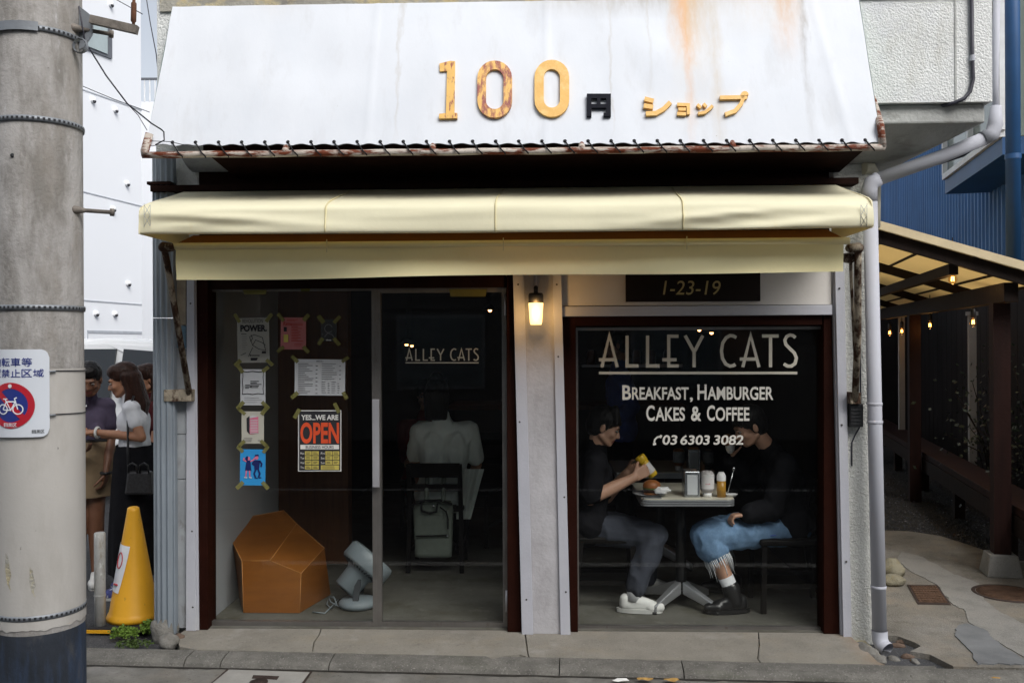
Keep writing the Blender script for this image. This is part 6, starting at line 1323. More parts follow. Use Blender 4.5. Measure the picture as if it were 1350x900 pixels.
# dim interior: counter, shelf, pendant lamps
mat('counter_dark', (0.03, 0.02, 0.015), .5, .3, 5); emis('pendant_glow', (1.0, 0.45, 0.15), 9)
t = thing('bar_counter', 'dark counter at the back of the cafe', 'counter', (0.3, 9.0, ZT)); B('front_panel', 'counter_dark', (-0.9, 8.9, ZT), (1.3, 9.5, ZT + .95), t); B('counter_top', 'wood_brown', (-0.95, 8.84, ZT + .951), (1.35, 9.55, ZT + 1.0), t, bevel=.006)
t = thing('wall_shelf', 'dim shelf with small jars on the back wall of the cafe', 'shelf', (0.9, 10.2, 1.5)); B('board', 'alu', (.4, 10.1, 1.46), (1.5, 10.39, 1.49), t)
for k in range(6): MB().lathe([(.001, 0), (.045, 0), (.045, .12), (.03, .16), (.001, .16)], (.5 + k * .17, 10.22, 1.491), 14).build('jar', ('bottle_brown', 'wood_brown', 'bottle_dark')[k % 3], t)
for (px, py, D, lb) in ((536, 453, 8.5, 'tiny lit pendant lamp deep behind the glass door, left of a pair'), (543, 454.5, 9.0, 'tiny lit pendant lamp deep behind the glass door, right of a pair'), (938, 437.5, 8.0, 'small lit pendant lamp behind the big window lettering'), (922, 434, 8.8, 'dim lit pendant lamp behind the letter Y of the window'), (646, 408, 8.2, 'tiny lamp spot at the top right of the glass door')):
    c = Pd(px, py, D); t = thing('pendant_lamp', lb, 'lamp', c, 'pendant lamps in the cafe')
    MB().ell(c, (.018, .018, .022), 12, 8).build('bulb', 'pendant_glow', t); MB().lathe([(.02, .015), (.07, -.005), (.072, .0), (.022, .04), (.001, .05)], c, 18).build('shade', 'box_black', t); MB().tube([c + V((0, 0, .045)), V((c.x, c.y, 2.5))], .004, 6).build('cord', 'cord_black', t)

# ================================================================== people
mat('skin_dark', (0.17, 0.075, 0.04), .5, .08, 12, .05, 90); mat('skin_mid', (0.33, 0.155, 0.085), .5, .08, 12, .05, 90); mat('skin_light', (0.46, 0.26, 0.175), .5, .06, 12, .05, 90)
mat('lips', (0.24, 0.07, 0.055), .4); mat('eye_white', (0.24, 0.22, 0.20), .4); mat('iris', (0.015, 0.01, 0.008), .2)
mat('hair_black', (0.008, 0.007, 0.007), .38, .4, (60, 60, 4), .4, (140, 140, 6)); mat('hair_brown', (0.028, 0.012, 0.008), .38, .5, (60, 60, 4), .4, (140, 140, 6))
mat('cloth_purple', (0.085, 0.07, 0.11), .85, .1, 20, .15, 200); mat('cloth_white', (0.66, 0.67, 0.70), .85, .05, 12, .15, 160); mat('cloth_black', (0.010, 0.010, 0.012), .85, .2, 20, .1, 160); mat('cloth_khaki', (0.27, 0.20, 0.125), .85, .1, 15, .2, 200)
mat('cloth_maroon', (0.06, 0.012, 0.014), .85, .15, 15); mat('cloth_blue', (0.09, 0.14, 0.45), .85, .2, 12, .2, 120); mat('cloth_charcoal', (0.05, 0.055, 0.07), .8, .12, 16, .15, 150); mat('denim', (0.155, 0.255, 0.40), .9, .25, 12, .4, 260, layers=[((0.24, 0.38, 0.57), 22, .5, .72, .5), ((0.09, 0.17, 0.32), (14, 14, 5), .55, .75, .6)])
mat('denim_fray', (0.52, 0.54, 0.56), .95); mat('leather_black', (0.012, 0.012, 0.013), .3, .3, 12, .15, 60); mat('shoe_white', (0.62, 0.62, 0.60), .6, .06, 12); mat('shoe_sole', (0.5, 0.5, 0.48), .7); mat('shoe_blue', (0.06, 0.07, 0.22), .6, .5, 24, layers=[((0.6, 0.6, 0.65), (20, 20, 30), .55, .58)]); mat('sock_white', (0.62, 0.63, 0.65), .9); mat('shirt_sheer', (0.80, 0.86, 0.82), .8, .06, 9, .12, 90); mat('denim_red', (0.22, 0.02, 0.02), .8)

for m_ in ('hair_black', 'hair_brown'): MATS[m_].node_tree.nodes['Principled BSDF'].inputs['Specular IOR Level'].default_value = .18
for m_ in ('cloth_purple', 'cloth_white', 'cloth_black', 'cloth_khaki', 'cloth_maroon', 'cloth_blue', 'cloth_charcoal', 'denim', 'shirt_sheer', 'sock_white', 'denim_fray', 'denim_red'): MATS[m_].node_tree.nodes['Principled BSDF'].inputs['Specular IOR Level'].default_value = .06
def remesh(mb, voxel, it=6, wr=0.0, wf=9.0, seed=0.0):
    me = bpy.data.meshes.new('tmp'); me.from_pydata([tuple(p) for p in mb.v], [], mb.f); o = bpy.data.objects.new('tmp', me)
    m_ = o.modifiers.new('r', 'REMESH'); m_.mode = 'VOXEL'; m_.voxel_size = voxel
    s_ = o.modifiers.new('s', 'SMOOTH'); s_.iterations = it; s_.factor = .5
    out = evaluate(o)
    bpy.data.objects.remove(o); bpy.data.meshes.remove(me)
    if wr:
        nv = len(out.vertices); co = [0.0] * (3 * nv); no = [0.0] * (3 * nv)
        out.vertices.foreach_get('co', co); out.vertex_normals.foreach_get('vector', no)
        for i in range(0, 3 * nv, 3):
            x, y, z = co[i:i + 3]
            n_ = noise.noise((x * wf, y * wf, z * wf * .7 + seed)) + .5 * noise.noise((x * wf * 2.3, y * wf * 2.3, z * wf * 1.2 + seed))
            r_ = (1 - abs(n_) * 2.2) * wr; co[i] += no[i] * r_; co[i + 1] += no[i + 1] * r_; co[i + 2] += no[i + 2] * r_
        out.vertices.foreach_set('co', co); out.update()
    out.polygons.foreach_set('use_smooth', [True] * len(out.polygons)); out.materials.clear(); return out
def frame(fwd, up=(0, 0, 1)):
    y = V(fwd).normalized(); x = y.cross(V(up)).normalized(); z = x.cross(y); return Matrix((x, y, z)).transposed()
def hand(mb, w_, d, pn, side, curl=35, k=1.0, spread=.0):
    """palm + five fingers. d: wrist to knuckles, pn: palm normal, side: towards the thumb."""
    d = V(d).normalized(); pn = V(pn); pn = (pn - d * pn.dot(d)).normalized(); s_ = pn.cross(d); s_ = s_ if s_.dot(V(side)) > 0 else -s_
    w_ = V(w_); kn = []
    for i, off in enumerate((.030, .010, -.010, -.029)):
        b = w_ + (d * (.085 - .004 * abs(i - 1)) + s_ * off) * k; kn.append(b); mb.cap(w_ + (d * .012 + s_ * off * .7) * k, b, .0125 * k, .0105 * k, 10)
    for i, L_ in enumerate((.066, .074, .069, .054)):
        p = kn[i]; a = 0
        for j, fr_ in enumerate((.45, .31, .24)):
            a += R(curl * (1.0, 1.15, .7)[j]); dd = d * math.cos(a) + pn * math.sin(a) + s_ * spread * (1.5 - i) * .3; q = p + dd.normalized() * L_ * fr_ * k
            mb.cap(p, q, (.0092, .0085, .0078)[j] * k, (.0085, .0078, .007)[j] * k, 10); p = q
    p = w_ + (d * .025 + s_ * .026) * k
    for j, (L_, al) in enumerate(((.04, 42), (.032, 25), (.026, 8))):
        dd = (d * math.cos(R(al)) + s_ * math.sin(R(al)) + pn * (.35 + .2 * j)).normalized(); q = p + dd * L_ * k; mb.cap(p, q, (.013, .0105, .0095)[j] * k, (.0105, .0095, .008)[j] * k, 10); p = q
def head_geo(mb, c, fr, k=1.0):
    def T(x, y, z): return V(c) + fr @ (V((x, y, z)) * k)
    def E(p, r): mb.ell(T(*p), tuple(q * k for q in r), 16, 10, fr)
    E((0, -.014, .032), (.073, .092, .082)); E((0, .026, -.022), (.060, .064, .085)); E((0, .062, -.088), (.028, .024, .020)); E((0, .028, -.078), (.048, .048, .030))
    for s in (-1, 1):
        E((s * .036, .062, -.026), (.024, .022, .022)); E((s * .075, -.008, -.008), (.009, .019, .031)); mb.cap(T(s * .052, .0, -.055), T(s * .028, .055, -.086), .02 * k, .018 * k)
        E((s * .012, .092, -.034), (.009, .010, .008))
    mb.cap(T(-.032, .079, .022), T(.032, .079, .022), .011 * k, .011 * k); mb.cap(T(0, .086, .008), T(0, .105, -.030), .007 * k, .0115 * k)
    mb.cap(T(-.016, .083, -.056), T(.016, .083, -.056), .0075 * k, .0075 * k); mb.cap(T(-.014, .081, -.068), T(.014, .081, -.068), .0085 * k, .0085 * k)
    return T
def person(label, P_, clothes, skin='skin_light', hair='hair_black', style='short', k=1.0, group=None, detail=.0065):
    fc = V(P_['face']); fc.z = 0; fc.normalize(); rt = V((fc.y, -fc.x, 0)); pel, ch = V(P_['pel']), V(P_['chest'])
    base = V((pel.x, pel.y, P_.get('ground', ZS))); t = thing('person', label, 'person', base, group)
    sw = P_.get('sw', .165) * k; hw_ = P_.get('hw', .085) * k
    up = (ch - pel).normalized(); S = {'R': ch + rt * sw - up * .02, 'L': ch - rt * sw - up * .02}; H = {'R': pel + rt * hw_, 'L': pel - rt * hw_}
    hc, hf = V(P_['head'][0]), V(P_['head'][1]); fr = frame(hf, P_['head'][2] if len(P_['head']) > 2 else (0, 0, 1)); neck = ch + up * .04
    b = MB()
    def torso(mb, g=0.0, bust=0.0):
        for s in ('L', 'R'):
            mb.cap(H[s] + up * .02, pel.lerp(ch, .45) + (H[s] - pel) * .75, .098 * k + g, .088 * k + g); mb.cap(pel.lerp(ch, .45) + (H[s] - pel) * .75, ch - up * .10 + (S[s] - ch) * .50, .088 * k + g, .098 * k + g)
            mb.cap(ch - up * .12 + (S[s] - ch) * .45, S[s] - up * .02, .095 * k + g, (.055 if 'ar' not in P_ else .046) * k + g)
            if bust: mb.ell(ch - up * .17 + (S[s] - ch) * .5 + fc * .075 * k, (.05 + g, .045 + g, .05 + g))
        mb.cap(H['L'], H['R'], .10 * k + g, .10 * k + g); mb.cap(S['L'], S['R'], .052 * k + g, .052 * k + g)
        if g > .008: mb.cap(H['L'] + up * .03, H['R'] + up * .03, .112 * k + g, .112 * k + g)
        if g: mb.cap(ch, ch.lerp(hc - fr @ V((0, .02, .06)), .42), .075 * k, .064 * k)
    def arm(mb, s, t0, t1, g0=0.0, g1=0.0):
        A = P_['arm' + s]; pts = [S[s], V(A[0]), V(A[1])]; rad = [q * P_.get('ar', 1) for q in (.052, .041, .040, .027)]
        if t0 < 1: mb.cap(pts[0], pts[0].lerp(pts[1], min(1, t1)), rad[0] * k + g0, (rad[0] + (rad[1] - rad[0]) * min(1, t1)) * k + (g1 if t1 <= 1 else (g0 + g1) / 2))
        if t1 > 1:
            mb.cap(pts[1], pts[1].lerp(pts[2], (t1 - 1) * .5), rad[2] * k + (g0 + g1) / 2, .039 * P_.get('ar', 1) * k + g1); mb.cap(pts[1].lerp(pts[2], (t1 - 1) * .5), pts[1].lerp(pts[2], t1 - 1), .039 * P_.get('ar', 1) * k + g1, (rad[2] + (rad[3] - rad[2]) * (t1 - 1)) * k + g1)
    def leg(mb, s, t1, g0=0.0, g1=0.0):
        A = P_['leg' + s]; kn, an = V(A[0]), V(A[1])
        mb.cap(H[s], H[s].lerp(kn, min(1, t1)), .088 * k + g0, (.088 - .032 * min(1, t1)) * k + g1)
        if t1 > 1:
            mid = kn.lerp(an, min(.35, t1 - 1)); mb.cap(kn, mid, .055 * k + g1, .054 * k + g1)
            if t1 > 1.35: mb.cap(mid, kn.lerp(an, t1 - 1), .054 * k + g1, .036 * k + g1 * (1.15 if g1 else 1))
    torso(b); T = head_geo(b, hc, fr, k); b.cap(ch, T(0, -.02, -.05), .056 * k, .049 * k)
    for s in ('L', 'R'):
        arm(b, s, 0, 2); leg(b, s, 2); A = P_['arm' + s]; hand(b, A[1], A[2], A[3], A[4], A[5] if len(A) > 5 else 35, k)
        an, toe = V(P_['leg' + s][1]), V(P_['leg' + s][2]); hd = (toe - an); hd.z = 0; b.cap(an, V((an.x, an.y, max(an.z - .05, toe.z + .01))) + hd * .25, .034 * k, .022 * k)
    me = remesh(b, detail, 5); me.materials.append(MATS[skin]); me.materials.append(MATS['lips'])
    inv = fr.inverted()
    for pl in me.polygons:
        q = inv @ (pl.center - hc) / k
        if abs(q.x) < .024 and .078 < q.y and -.077 < q.z < -.051: pl.material_index = 1
    put('body', me, None, t)
    for s in (-1, 1):
        c_ = T(s * .033, .079, .002); e = MB().ell(c_, (.0125 * k, .010 * k, .0075 * k), 12, 8, fr).build('eye', 'eye_white', t); MB().ell(T(s * .033, .0865, .001), (.006 * k, .0035 * k, .006 * k), 10, 6, fr).build('iris', 'iris', e)
        MB().cap(T(s * .016, .092, .021), T(s * .05, .080, .024), .0035 * k, .002 * k).build('eyebrow', hair, t)
    # hair
    h = MB()
    def HE(p, r): h.ell(T(*p), tuple(q * k for q in r), 18, 12, fr)
    HE((0, -.022, .046), (.084, .098, .084)); HE((0, -.04, .0), (.078, .080, .085))
    if style not in ('pulled', 'long'):
        for i in range(9):
            x = -.064 + .016 * i; h.cap(T(x * .8, .02, .12), T(x, .082 - abs(x) * .35, .05 + .012 * noise.noise(V((i * 1.7, 0, 0)))), .024 * k, .011 * k)
    else: HE((0, .025, .075), (.070, .060, .050))
    if style == 'short':
        for s in (-1, 1): h.cap(T(s * .074, .012, .05), T(s * .074, .014, -.005), .016 * k, .008 * k)
    if style in ('long', 'pulled_long'):
        zz = V((0, 0, -1))
        for i in range(11):
            a = -1.25 + 2.5 * i / 10; p0 = T(.072 * math.sin(a), -.04 - .055 * math.cos(a), .01); p1 = p0 + zz * .20 * k - fc * .055 + rt * .01 * math.sin(i * 2.1); p2 = p1 + zz * (.16 + .05 * noise.noise(V((i, 4, 2)))) * k + fc * .015
            h.cap(p0, p1, .034 * k, .032 * k); h.cap(p1, p2, .032 * k, .012 * k)
        for s in (-1, 1):
            p0 = T(s * .072, -.02, .03); p1 = T(s * .078, -.022, -.09); p2 = p1 + zz * .14 * k + fc * .02; p3 = p2 + zz * .12 * k + fc * .03; h.cap(p0, p1, .024 * k, .024 * k); h.cap(p1, p2, .024 * k, .02 * k); h.cap(p2, p3, .02 * k, .007 * k)
    if style == 'tail':
        HE((0, -.125, .04), (.04, .04, .045)); p0 = T(0, -.13, .03); h.cap(p0, p0 + V((0, 0, -.22)), .04 * k, .02 * k)
    if style == 'bun_long':
        HE((0, -.05, .125), (.05, .05, .045)); 
        for i in range(7): a = -1 + 2 * i / 6; p0 = T(.07 * math.sin(a), -.04 - .05 * math.cos(a), 0); h.cap(p0, p0 + V((0, 0, -.17)), .035 * k, .02 * k)
    put('hair', remesh(h, .006, 3, .0022, 45), hair, t)
    # clothes
    for cl in clothes:
        kd, m_ = cl[0], cl[1]; mb = MB(); a = cl[2:] 
        if kd == 'shirt':
            sl, g = a[0], a[1]; torso(mb, g, a[2] if len(a) > 2 else 0)
            for s in ('L', 'R'): arm(mb, s, 0, sl, g * .8 + .003, g + (.008 if sl < 1 else .006))
            if len(a) > 3: # hem: extend down
                for s in ('L', 'R'): mb.cap(H[s], H[s] - up * a[3], .10 * k + g, .10 * k + g)
            put('shirt', remesh(mb, .008, 4, .004 if 'ar' in P_ else .007, 11, pel.x), m_, t)
        elif kd == 'collar':
            cmb = MB(); cmb.tube([neck + up * .005 + (rt * math.cos(q) + fc * math.sin(q)) * .068 * k + V((0, 0, -.012 * math.sin(q))) for q in [2 * PI * j / 18 for j in range(19)]], .014, 8); cmb.build('collar', m_, t)
        elif kd == 'trousers':
            mb.cap(H['L'], H['R'], .105 * k, .105 * k)
            for s in ('L', 'R'): leg(mb, s, a[0], a[1], a[2])
            put('trousers', remesh(mb, .0075, 3, .013 if m_ == 'denim' else .009, 8, pel.y), m_, t)
        elif kd == 'skirt':
            z0, z1, r0, r1, fl = a; n_, rows_ = 48, 14; vs = []
            for j in range(rows_ + 1):
                tt = j / rows_; z = z0 + (z1 - z0) * tt; c_ = V((pel.x, pel.y, z)); r_ = r0 + (r1 - r0) * min(1, tt * 1.4) ** .6
                for i in range(n_):
                    q = 2 * PI * i / n_; f_q = 1 + fl * tt * math.sin(q * 9 + 2 * math.sin(q * 2)); vs.append(c_ + (rt * math.cos(q) * r_ * 1.46 + fc * math.sin(q) * r_ * .98) * f_q + V((0, 0, .006 * noise.noise(V((q * 2, tt * 6, 1))))))
            mb.add(vs, [(j * n_ + i, j * n_ + (i + 1) % n_, (j + 1) * n_ + (i + 1) % n_, (j + 1) * n_ + i) for j in range(rows_) for i in range(n_)], True)
            mb.build('skirt', m_, t, fix=False)
        elif kd == 'belt':
            cmb = MB(); z = a[0]; cmb.tube([V((pel.x, pel.y, z)) + rt * math.cos(q) * a[1] * 1.46 + fc * math.sin(q) * a[1] * .9 for q in [2 * PI * j / 28 for j in range(29)]], .016, 8); cmb.build('belt', m_, t)
        elif kd == 'socks':
            for s in ('L', 'R'):
                an, kn = V(P_['leg' + s][1]), V(P_['leg' + s][0]); c2 = MB(); c2.tube([an - V((0, 0, .03)), an.lerp(kn, .12), an.lerp(kn, a[0])], [.044 * k, .045 * k, .047 * k], 18); c2.build('sock', m_, t)
        elif kd in ('shoes', 'boots'):
            for s in ('L', 'R'):
                an, toe = V(P_['leg' + s][1]), V(P_['leg' + s][2]); d = toe - an; d.z = 0; L_ = d.length; d.normalize(); zg = a[0]; heel = V((an.x, an.y, zg)) - d * .045
                sd = V((-d.y, d.x, 0)); c2 = MB()
                c2.cap(heel + V((0, 0, .045)), heel + V((0, 0, .075)), .036, .034); c2.cap(heel + d * .02 + V((0, 0, .045)), heel + d * .15 + V((0, 0, .04)), .038, .036); c2.cap(heel + d * .15 + sd * .012 + V((0, 0, .035)), heel + d * (.20) + V((0, 0, .032)), .034, .030); c2.cap(heel + d * .15 - sd * .012 + V((0, 0, .035)), heel + d * .205 + V((0, 0, .032)), .034, .030)
                c2.cap(V((an.x, an.y, zg)) + V((0, 0, .07)), heel + d * .13 + V((0, 0, .05)), .040, .034)
                if kd == 'boots': c2.cap(V((an.x, an.y, zg + .07)), an.lerp(V(P_['leg' + s][0]), .13), .05, .054)
                sh_ = put('shoe', remesh(c2, .006, 4), m_, t)
                so_ = MB(); n_ = 24; ring_s = []
                for i in range(n_):
                    q = 2 * PI * i / n_; ring_s.append(heel + d * (.085 + .137 * math.cos(q)) + sd * .044 * math.sin(q) * (1 + .12 * math.cos(q)))
                so_.prism([p + V((0, 0, .001)) for p in ring_s], (0, 0, .024)).build('sole', a[1], sh_)
                for j in range(4): 
                    p = heel + d * (.075 + .022 * j) + V((0, 0, .082 - .009 * j)); MB().cap(p - sd * .02, p + sd * .02, .0035, .0035, 8).build('lace', a[2], sh_)
    return t, T, S, H

def pd(px, py, D): return Pd(px, py, D)
LEFT, RIGHT, AWAY, NEAR = -_rt.copy(), _rt.copy(), _fw.copy(), -_fw.copy()
for v_ in (LEFT, RIGHT): v_.z = 0
DN = V((0, 0, -1))
def gz(px, D, z): p = Pd(px, 450, D); return V((p.x, p.y, z))
Zl = ZS                                             # lane ground
# --- woman in the white T-shirt
c = gz(178, 6.1, 0); f = (LEFT * .96 + NEAR * .28).normalized(); r_ = V((f.y, -f.x, 0))
z_ = lambda py, D=6.1: 1.75 - (py - 450) / FPX * D
P_ = dict(face=f, pel=c + V((0, 0, z_(605))), chest=c + V((0, 0, z_(531))) + f * .015, head=(gz(162, 6.08, z_(499)), (f + DN * .32)), sw=.145, hw=.068, ar=.8,
          armR=(gz(187, 6.22, z_(572)), gz(136, 6.2, z_(574)), LEFT * 1 + V((0, 0, .1)), V((0, 0, 1)), NEAR, 22), armL=(gz(186, 5.93, z_(571)), gz(124, 6.0, z_(565)), LEFT + V((0, 0, -.05)), V((0, .2, -1)), AWAY, 40),
          legL=(gz(178, 6.02, Zl + .47), gz(168, 6.0, Zl + .08), gz(150, 5.98, Zl + .03)), legR=(gz(176, 6.2, Zl + .47), gz(184, 6.25, Zl + .08), gz(166, 6.22, Zl + .03)))
w2, *_ = person('woman in a white T-shirt and long black skirt looking down at her hands', P_, [('shirt', 'cloth_white', .50, .006), ('skirt', 'cloth_black', z_(583), Zl + .16, .122, .17, .05), ('shoes', 'shoe_blue', Zl, 'shoe_sole', 'shoe_white')], 'skin_mid', 'hair_brown', 'long', .95)
wr = gz(128, 6.0, z_(565.5)); MB().tube([wr + V((0, math.cos(q) * .033, math.sin(q) * .033)) for q in [2 * PI * j / 16 for j in range(17)]], .009, 8).build('wristband', 'shoe_white', w2)
bg_ = thing('handbag', 'black patterned handbag at the hip of the woman in white', 'bag', gz(184, 5.86, z_(640))); a = gz(184, 5.86, z_(641))
mat('bag_black', (0.02, 0.019, 0.02), .4, .6, 60, .2, 90)
MB().hexa([a + V((-.09, -.04, 0)), a + V((.09, -.04, 0)), a + V((.09, .04, 0)), a + V((-.09, .04, 0)), a + V((-.075, -.03, .15)), a + V((.075, -.03, .15)), a + V((.075, .03, .15)), a + V((-.075, .03, .15))]).build('bag_body', 'bag_black', bg_, bevel=.015)
for dx in (-.035, .04): MB().tube([a + V((dx - .03, -.03, .14)), a + V((dx - .025, -.035, .19)), a + V((dx, -.035, .205)), a + V((dx + .025, -.035, .19)), a + V((dx + .03, -.03, .14))], .006, 8).build('handle', 'leather_black', bg_)
MB().tube([a + V((-.07, -.02, .14)), gz(168, 5.92, z_(580)), gz(168, 5.92, z_(540)), gz(176, 5.98, z_(518))], .008, 8).build('shoulder_strap', 'leather_black', bg_)
# --- woman in the purple polo
z_ = lambda py, D=6.35: 1.75 - (py - 450) / FPX * D
c = gz(112, 6.35, 0); f = (RIGHT * .42 + NEAR * .9).normalized(); r_ = V((f.y, -f.x, 0))
P_ = dict(face=f, pel=c + V((0, 0, z_(600))), chest=c + V((0, 0, z_(529))), head=(c + f * .04 + gz(118, 6.3, 0) - c + V((0, 0, z_(497))), (RIGHT * .25 + NEAR * .9 + DN * .42)), sw=.15, hw=.065, ar=.85,
          armL=(gz(146, 6.38, z_(574)), gz(139, 6.25, z_(617)), DN + LEFT * .15, LEFT, NEAR, 25), armR=(gz(84, 6.3, z_(572)), gz(98, 6.15, z_(590)), RIGHT + V((0, 0, .2)), V((0, 0, 1)), RIGHT, 25),
          legL=(gz(126, 6.33, Zl + .47), gz(126, 6.35, Zl + .085), gz(122, 6.2, Zl + .03)), legR=(gz(104, 6.3, Zl + .47), gz(100, 6.35, Zl + .085), gz(92, 6.2, Zl + .03)))
w1, *_ = person('woman in a purple polo shirt and khaki skirt half behind the concrete pole', P_, [('shirt', 'cloth_purple', .62, .006, 1), ('collar', 'cloth_purple'), ('belt', 'leather_black', z_(578), .118), ('skirt', 'cloth_khaki', z_(577), z_(650), .122, .148, .012), ('shoes', 'shoe_white', Zl, 'shoe_sole', 'shoe_white')], 'skin_dark', 'hair_black', 'pulled', .95)
wr = gz(139, 6.25, z_(618)); MB().tube([wr + V((math.cos(q) * .032, math.sin(q) * .032, 0)) for q in [2 * PI * j / 16 for j in range(17)]], .010, 8).build('wristwatch', 'leather_black', w1)
MB().bar(gz(109, 6.19, z_(531)), gz(114, 6.19, z_(530)), .004, .012).build('shirt_logo', 'cloth_white', w1)
# --- woman behind, in dark red
z_ = lambda py, D=6.95: 1.75 - (py - 450) / FPX * D
c = gz(201, 6.95, 0); f = (LEFT * .7 + NEAR * .7).normalized()
P_ = dict(face=f, pel=c + V((0, 0, z_(598))), chest=c + V((0, 0, z_(530))), head=(c + f * .05 + V((0, 0, z_(498))), (f + DN * .15)), sw=.15, ar=.85,
          armL=(gz(204, 6.8, z_(572)), gz(196, 6.75, z_(600)), DN, LEFT, NEAR), armR=(gz(186, 6.9, z_(572)), gz(184, 6.8, z_(598)), DN, RIGHT, NEAR),
          legL=(gz(206, 6.9, Zl + .48), gz(208, 6.95, Zl + .085), gz(200, 6.85, Zl + .03)), legR=(gz(195, 7.0, Zl + .48), gz(197, 7.05, Zl + .085), gz(188, 6.95, Zl + .03)))
person('woman in dark red standing behind the woman in white', P_, [('shirt', 'cloth_maroon', .6, .012, 1), ('skirt', 'cloth_maroon', z_(582), Zl + .32, .12, .16, .05), ('shoes', 'shoe_sole', Zl, 'shoe_sole', 'shoe_white')], 'skin_mid', 'hair_brown', 'long', .95)

# --- man with the mustard bottle
z_ = lambda py, D: 1.75 - (py - 450) / FPX * D
XP, XM, YN, YF = V((1, 0, 0)), V((-1, 0, 0)), V((0, -1, 0)), V((0, 1, 0))
P_ = dict(face=XP, ground=ZT, pel=pd(774, 691, 5.66), chest=pd(784, 600, 5.64), head=(pd(797, 562, 5.62), (1, -.06, -.42)), sw=.175,
          armR=(pd(778, 657, 5.44), pd(836, 629, 5.47), (XP + V((0, .25, .55))), YF + V((.2, 0, .1)), XP * .3 + V((0, 0, 1)), 38), armL=(pd(800, 655, 5.84), pd(826, 623, 5.72), (XP + V((0, -.45, .5))), YN + V((.1, 0, 0)), V((0, 0, 1)), 32),
          legR=(pd(862, 706, 5.50), pd(834, 785, 5.44), pd(872, 800, 5.42)), legL=(pd(852, 702, 5.80), pd(852, 770, 5.86), pd(885, 783, 5.84)))
m1, *_ = person('man in black holding a yellow mustard bottle at the table', P_, [('shirt', 'cloth_black', .85, .016), ('trousers', 'cloth_charcoal', 1.84, .012, .024), ('socks', 'sock_white', .30), ('shoes', 'shoe_white', ZT, 'shoe_sole', 'shoe_white')], 'skin_light', 'hair_black', 'short', 1.0)
wr = pd(831, 626, 5.70)
bt = thing('mustard_bottle', 'yellow mustard squeeze bottle held in the hands of the man in black', 'bottle', pd(850, 611, 5.5)); c = pd(852, 614, 5.53); ax = (XM * .55 + V((0, 0, 1)) * .75).normalized(); x_ = ax.orthogonal().normalized(); fr = Matrix((x_, ax.cross(x_), ax)).transposed()
MB().lathe([(.001, -.075), (.028, -.075), (.031, -.065), (.031, .02), (.028, .03)], c, 20, fr).build('body', 'mustard_yellow', bt); MB().lathe([(.0318, -.05), (.0318, .015)], c, 20, fr).build('label_band', 'ketchup_label', bt); MB().lathe([(.028, .03), (.033, .032), (.033, .068), (.028, .074), (.014, .074), (.012, .07), (.001, .07)], c, 20, fr).build('cap', 'mustard_yellow', bt)
# --- man in denim shorts
P_ = dict(face=XM, ground=ZT, pel=pd(1042, 691, 5.62), chest=pd(1026, 606, 5.62), head=(pd(988, 562, 5.58), (-1, -.12, -.50)), sw=.175,
          armL=(pd(1018, 672, 5.42), pd(984, 677, 5.40), XM + DN * .15, DN + V((-.1, 0, 0)), XM * .2 + YF, 45), armR=(pd(985, 636, 5.86), pd(964, 603, 5.74), V((0, -.25, 1)), XP, YN, 42),
          legL=(pd(932, 706, 5.46), pd(968, 785, 5.42), pd(930, 800, 5.40)), legR=(pd(940, 702, 5.80), pd(962, 766, 5.88), pd(932, 782, 5.88)))
m2, T2, S2, H2 = person('man in black top and frayed blue denim shorts eating at the table', P_, [('shirt', 'cloth_black', 1.93, .022), ('trousers', 'denim', 1.20, .012, .036), ('socks', 'sock_white', .32), ('boots', 'leather_black', ZT, 'leather_black', 'leather_black')], 'skin_light', 'hair_black', 'short', 1.0)
kn, an = V(P_['legL'][0]), V(P_['legL'][1]); ax = (an - kn).normalized(); u_ = ax.orthogonal().normalized(); w_ = ax.cross(u_)
fmb = MB()
for (kn_, an_) in ((V(P_['legL'][0]), V(P_['legL'][1])), (V(P_['legR'][0]), V(P_['legR'][1]))):
    ax = (an_ - kn_).normalized(); u_ = ax.orthogonal().normalized(); w_ = ax.cross(u_); e = kn_ + ax * ((an_ - kn_).length * .18 + .09)
    for i in range(46):
        q = 2 * PI * i / 46 + random.uniform(-.05, .05); rr_ = .078; p = e + (u_ * math.cos(q) + w_ * math.sin(q)) * rr_; l = random.choice((.012, .02, .03, .03, .065)) * random.uniform(.8, 1.3)
        fmb.tube([p - ax * .03, p + ax * l * .5 + V((random.uniform(-.005, .005), random.uniform(-.005, .005), 0)), p + DN * .3 * l + ax * l], [.003, .0028, .0012], 5)
fmb.build('frayed_hem', 'denim_fray', m2, kind='stuff')
kn, hp_ = V(P_['legL'][0]), H2['L']
sp = [hp_.lerp(kn, q) + YN * (.098 - .012 * q) + V((0, 0, -.015)) for q in (.1, .35, .6, .85, 1.0)]
MB().tube(sp, .004, 6).build('side_seam', 'cloth_blue', m2)
bgm = thing('hamburger', 'half-wrapped hamburger held at the mouth by the man in shorts', 'food', pd(958, 580, 5.7)); c = pd(960, 580, 5.68)
MB().ell(c, (.035, .05, .04), 18, 12).build('bun', 'bun', bgm); MB().ell(c + V((.012, 0, -.035)), (.03, .045, .05), 9, 6).build('wrapper', 'crumpled', bgm)
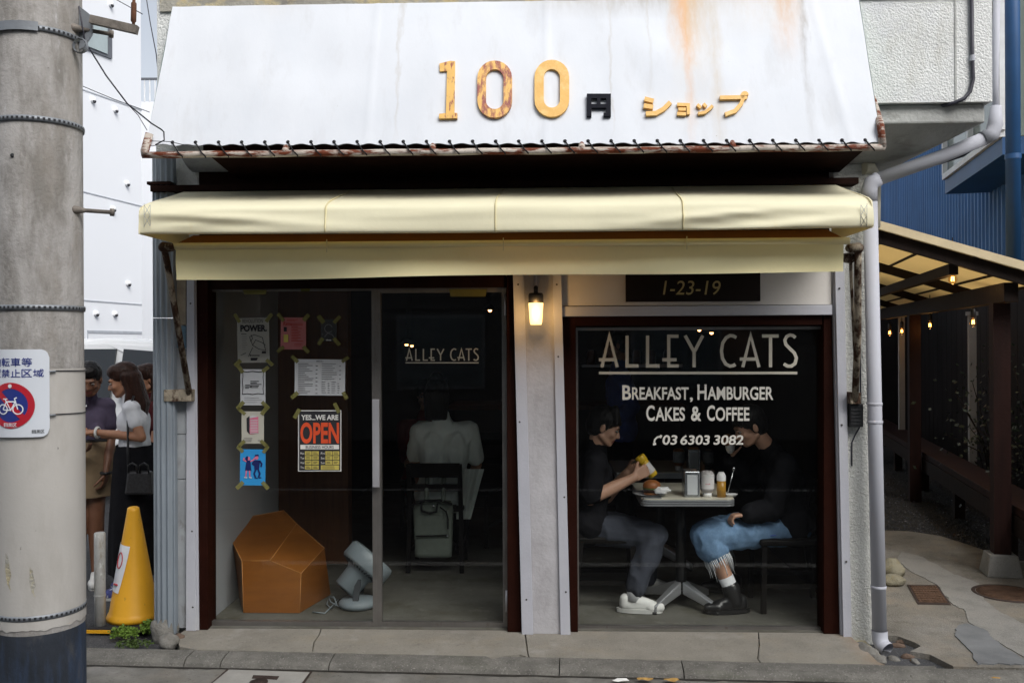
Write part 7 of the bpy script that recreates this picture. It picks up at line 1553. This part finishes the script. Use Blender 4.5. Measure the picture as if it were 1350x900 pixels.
# --- person from behind
P_ = dict(face=AWAY, ground=ZT, pel=pd(584, 655, 6.58), chest=pd(586, 563, 6.56), head=(pd(576, 522, 6.58), AWAY + DN * .25), sw=.180, hw=.085,
          armL=(pd(546, 606, 6.62), pd(552, 632, 6.85), AWAY, DN, RIGHT), armR=(pd(628, 612, 6.62), pd(622, 640, 6.85), AWAY, DN, LEFT),
          legL=(pd(566, 652, 7.02), gz(566, 7.0, ZT + .09), gz(566, 7.18, ZT + .03)), legR=(pd(606, 652, 7.02), gz(606, 7.0, ZT + .09), gz(606, 7.18, ZT + .03)))
w4, *_ = person('person in a pale loose shirt seated with back to the glass door', P_, [('shirt', 'shirt_sheer', .80, .010), ('trousers', 'cloth_black', 1.9, .01, .02), ('shoes', 'leather_black', ZT, 'leather_black', 'leather_black')], 'skin_light', 'hair_black', 'bun_long', 1.0)
mb = MB(); vs = []
for i in range(25):
    for j in range(9):
        u, v = i / 24, j / 8; p = pd(604 + 34 * u * (1 - .45 * v) - 2 * v, 618 + 66 * v, 6.42 + .02 * math.sin(u * 17 + v) + .1 * u); vs.append(p)
mb.add(vs, [(i * 9 + j, i * 9 + j + 1, (i + 1) * 9 + j + 1, (i + 1) * 9 + j) for i in range(24) for j in range(8)], True); o = mb.build('shirt_tail', 'shirt_sheer', w4, fix=False); md = o.modifiers.new('th', 'SOLIDIFY'); md.thickness = .004; md.use_rim = False
# --- standing person in blue, deep inside
P_ = dict(face=LEFT, ground=ZT, pel=pd(820, 568, 7.9), chest=pd(816, 492, 7.9), head=(pd(812, 455, 7.88), LEFT + DN * .2), sw=.18,
          armL=(pd(834, 536, 7.72), pd(812, 556, 7.7), LEFT, DN, AWAY), armR=(pd(826, 536, 8.08), pd(806, 556, 8.05), LEFT, DN, NEAR),
          legL=(gz(818, 7.85, ZT + .48), gz(822, 7.85, ZT + .09), gz(808, 7.85, ZT + .03)), legR=(gz(820, 8.0, ZT + .48), gz(828, 8.0, ZT + .09), gz(814, 8.0, ZT + .03)))
person('person in a blue work shirt standing in the dark behind the left diner', P_, [('shirt', 'cloth_blue', 1.6, .018), ('trousers', 'cloth_black', 1.9, .01, .02), ('shoes', 'leather_black', ZT, 'leather_black', 'leather_black')], 'skin_light', 'hair_black', 'short', 1.0)
# --- faint seated guest in red facing the door
P_ = dict(face=NEAR, ground=ZT, pel=pd(560, 640, 8.0), chest=pd(560, 560, 7.98), head=(pd(562, 520, 7.95), NEAR + DN * .2), sw=.18,
          armL=(pd(585, 600, 7.9), pd(580, 606, 7.7), NEAR, DN, LEFT), armR=(pd(535, 600, 7.9), pd(540, 606, 7.7), NEAR, DN, RIGHT),
          legL=(pd(572, 640, 7.55), gz(572, 7.5, ZT + .09), gz(572, 7.35, ZT + .03)), legR=(pd(548, 640, 7.55), gz(548, 7.5, ZT + .09), gz(548, 7.35, ZT + .03)))
person('faint guest in red sitting in the dark beyond the seated person', P_, [('shirt', 'denim_red', 1.8, .015), ('trousers', 'cloth_black', 1.9, .01, .02), ('shoes', 'leather_black', ZT, 'leather_black', 'leather_black')], 'skin_light', 'hair_black', 'short', 1.0)
chair('black chair in the dark under the guest in red', (pd(560, 640, 8.02).x, 8.02, ZT), PI, .42, .4, .36)
chair('black chair under the person seen from behind, further in', (F(625, 700, 7.3).x, 7.35, ZT), PI * .9, .45, .4, .40)

bpy.data.scenes.remove(TMP)
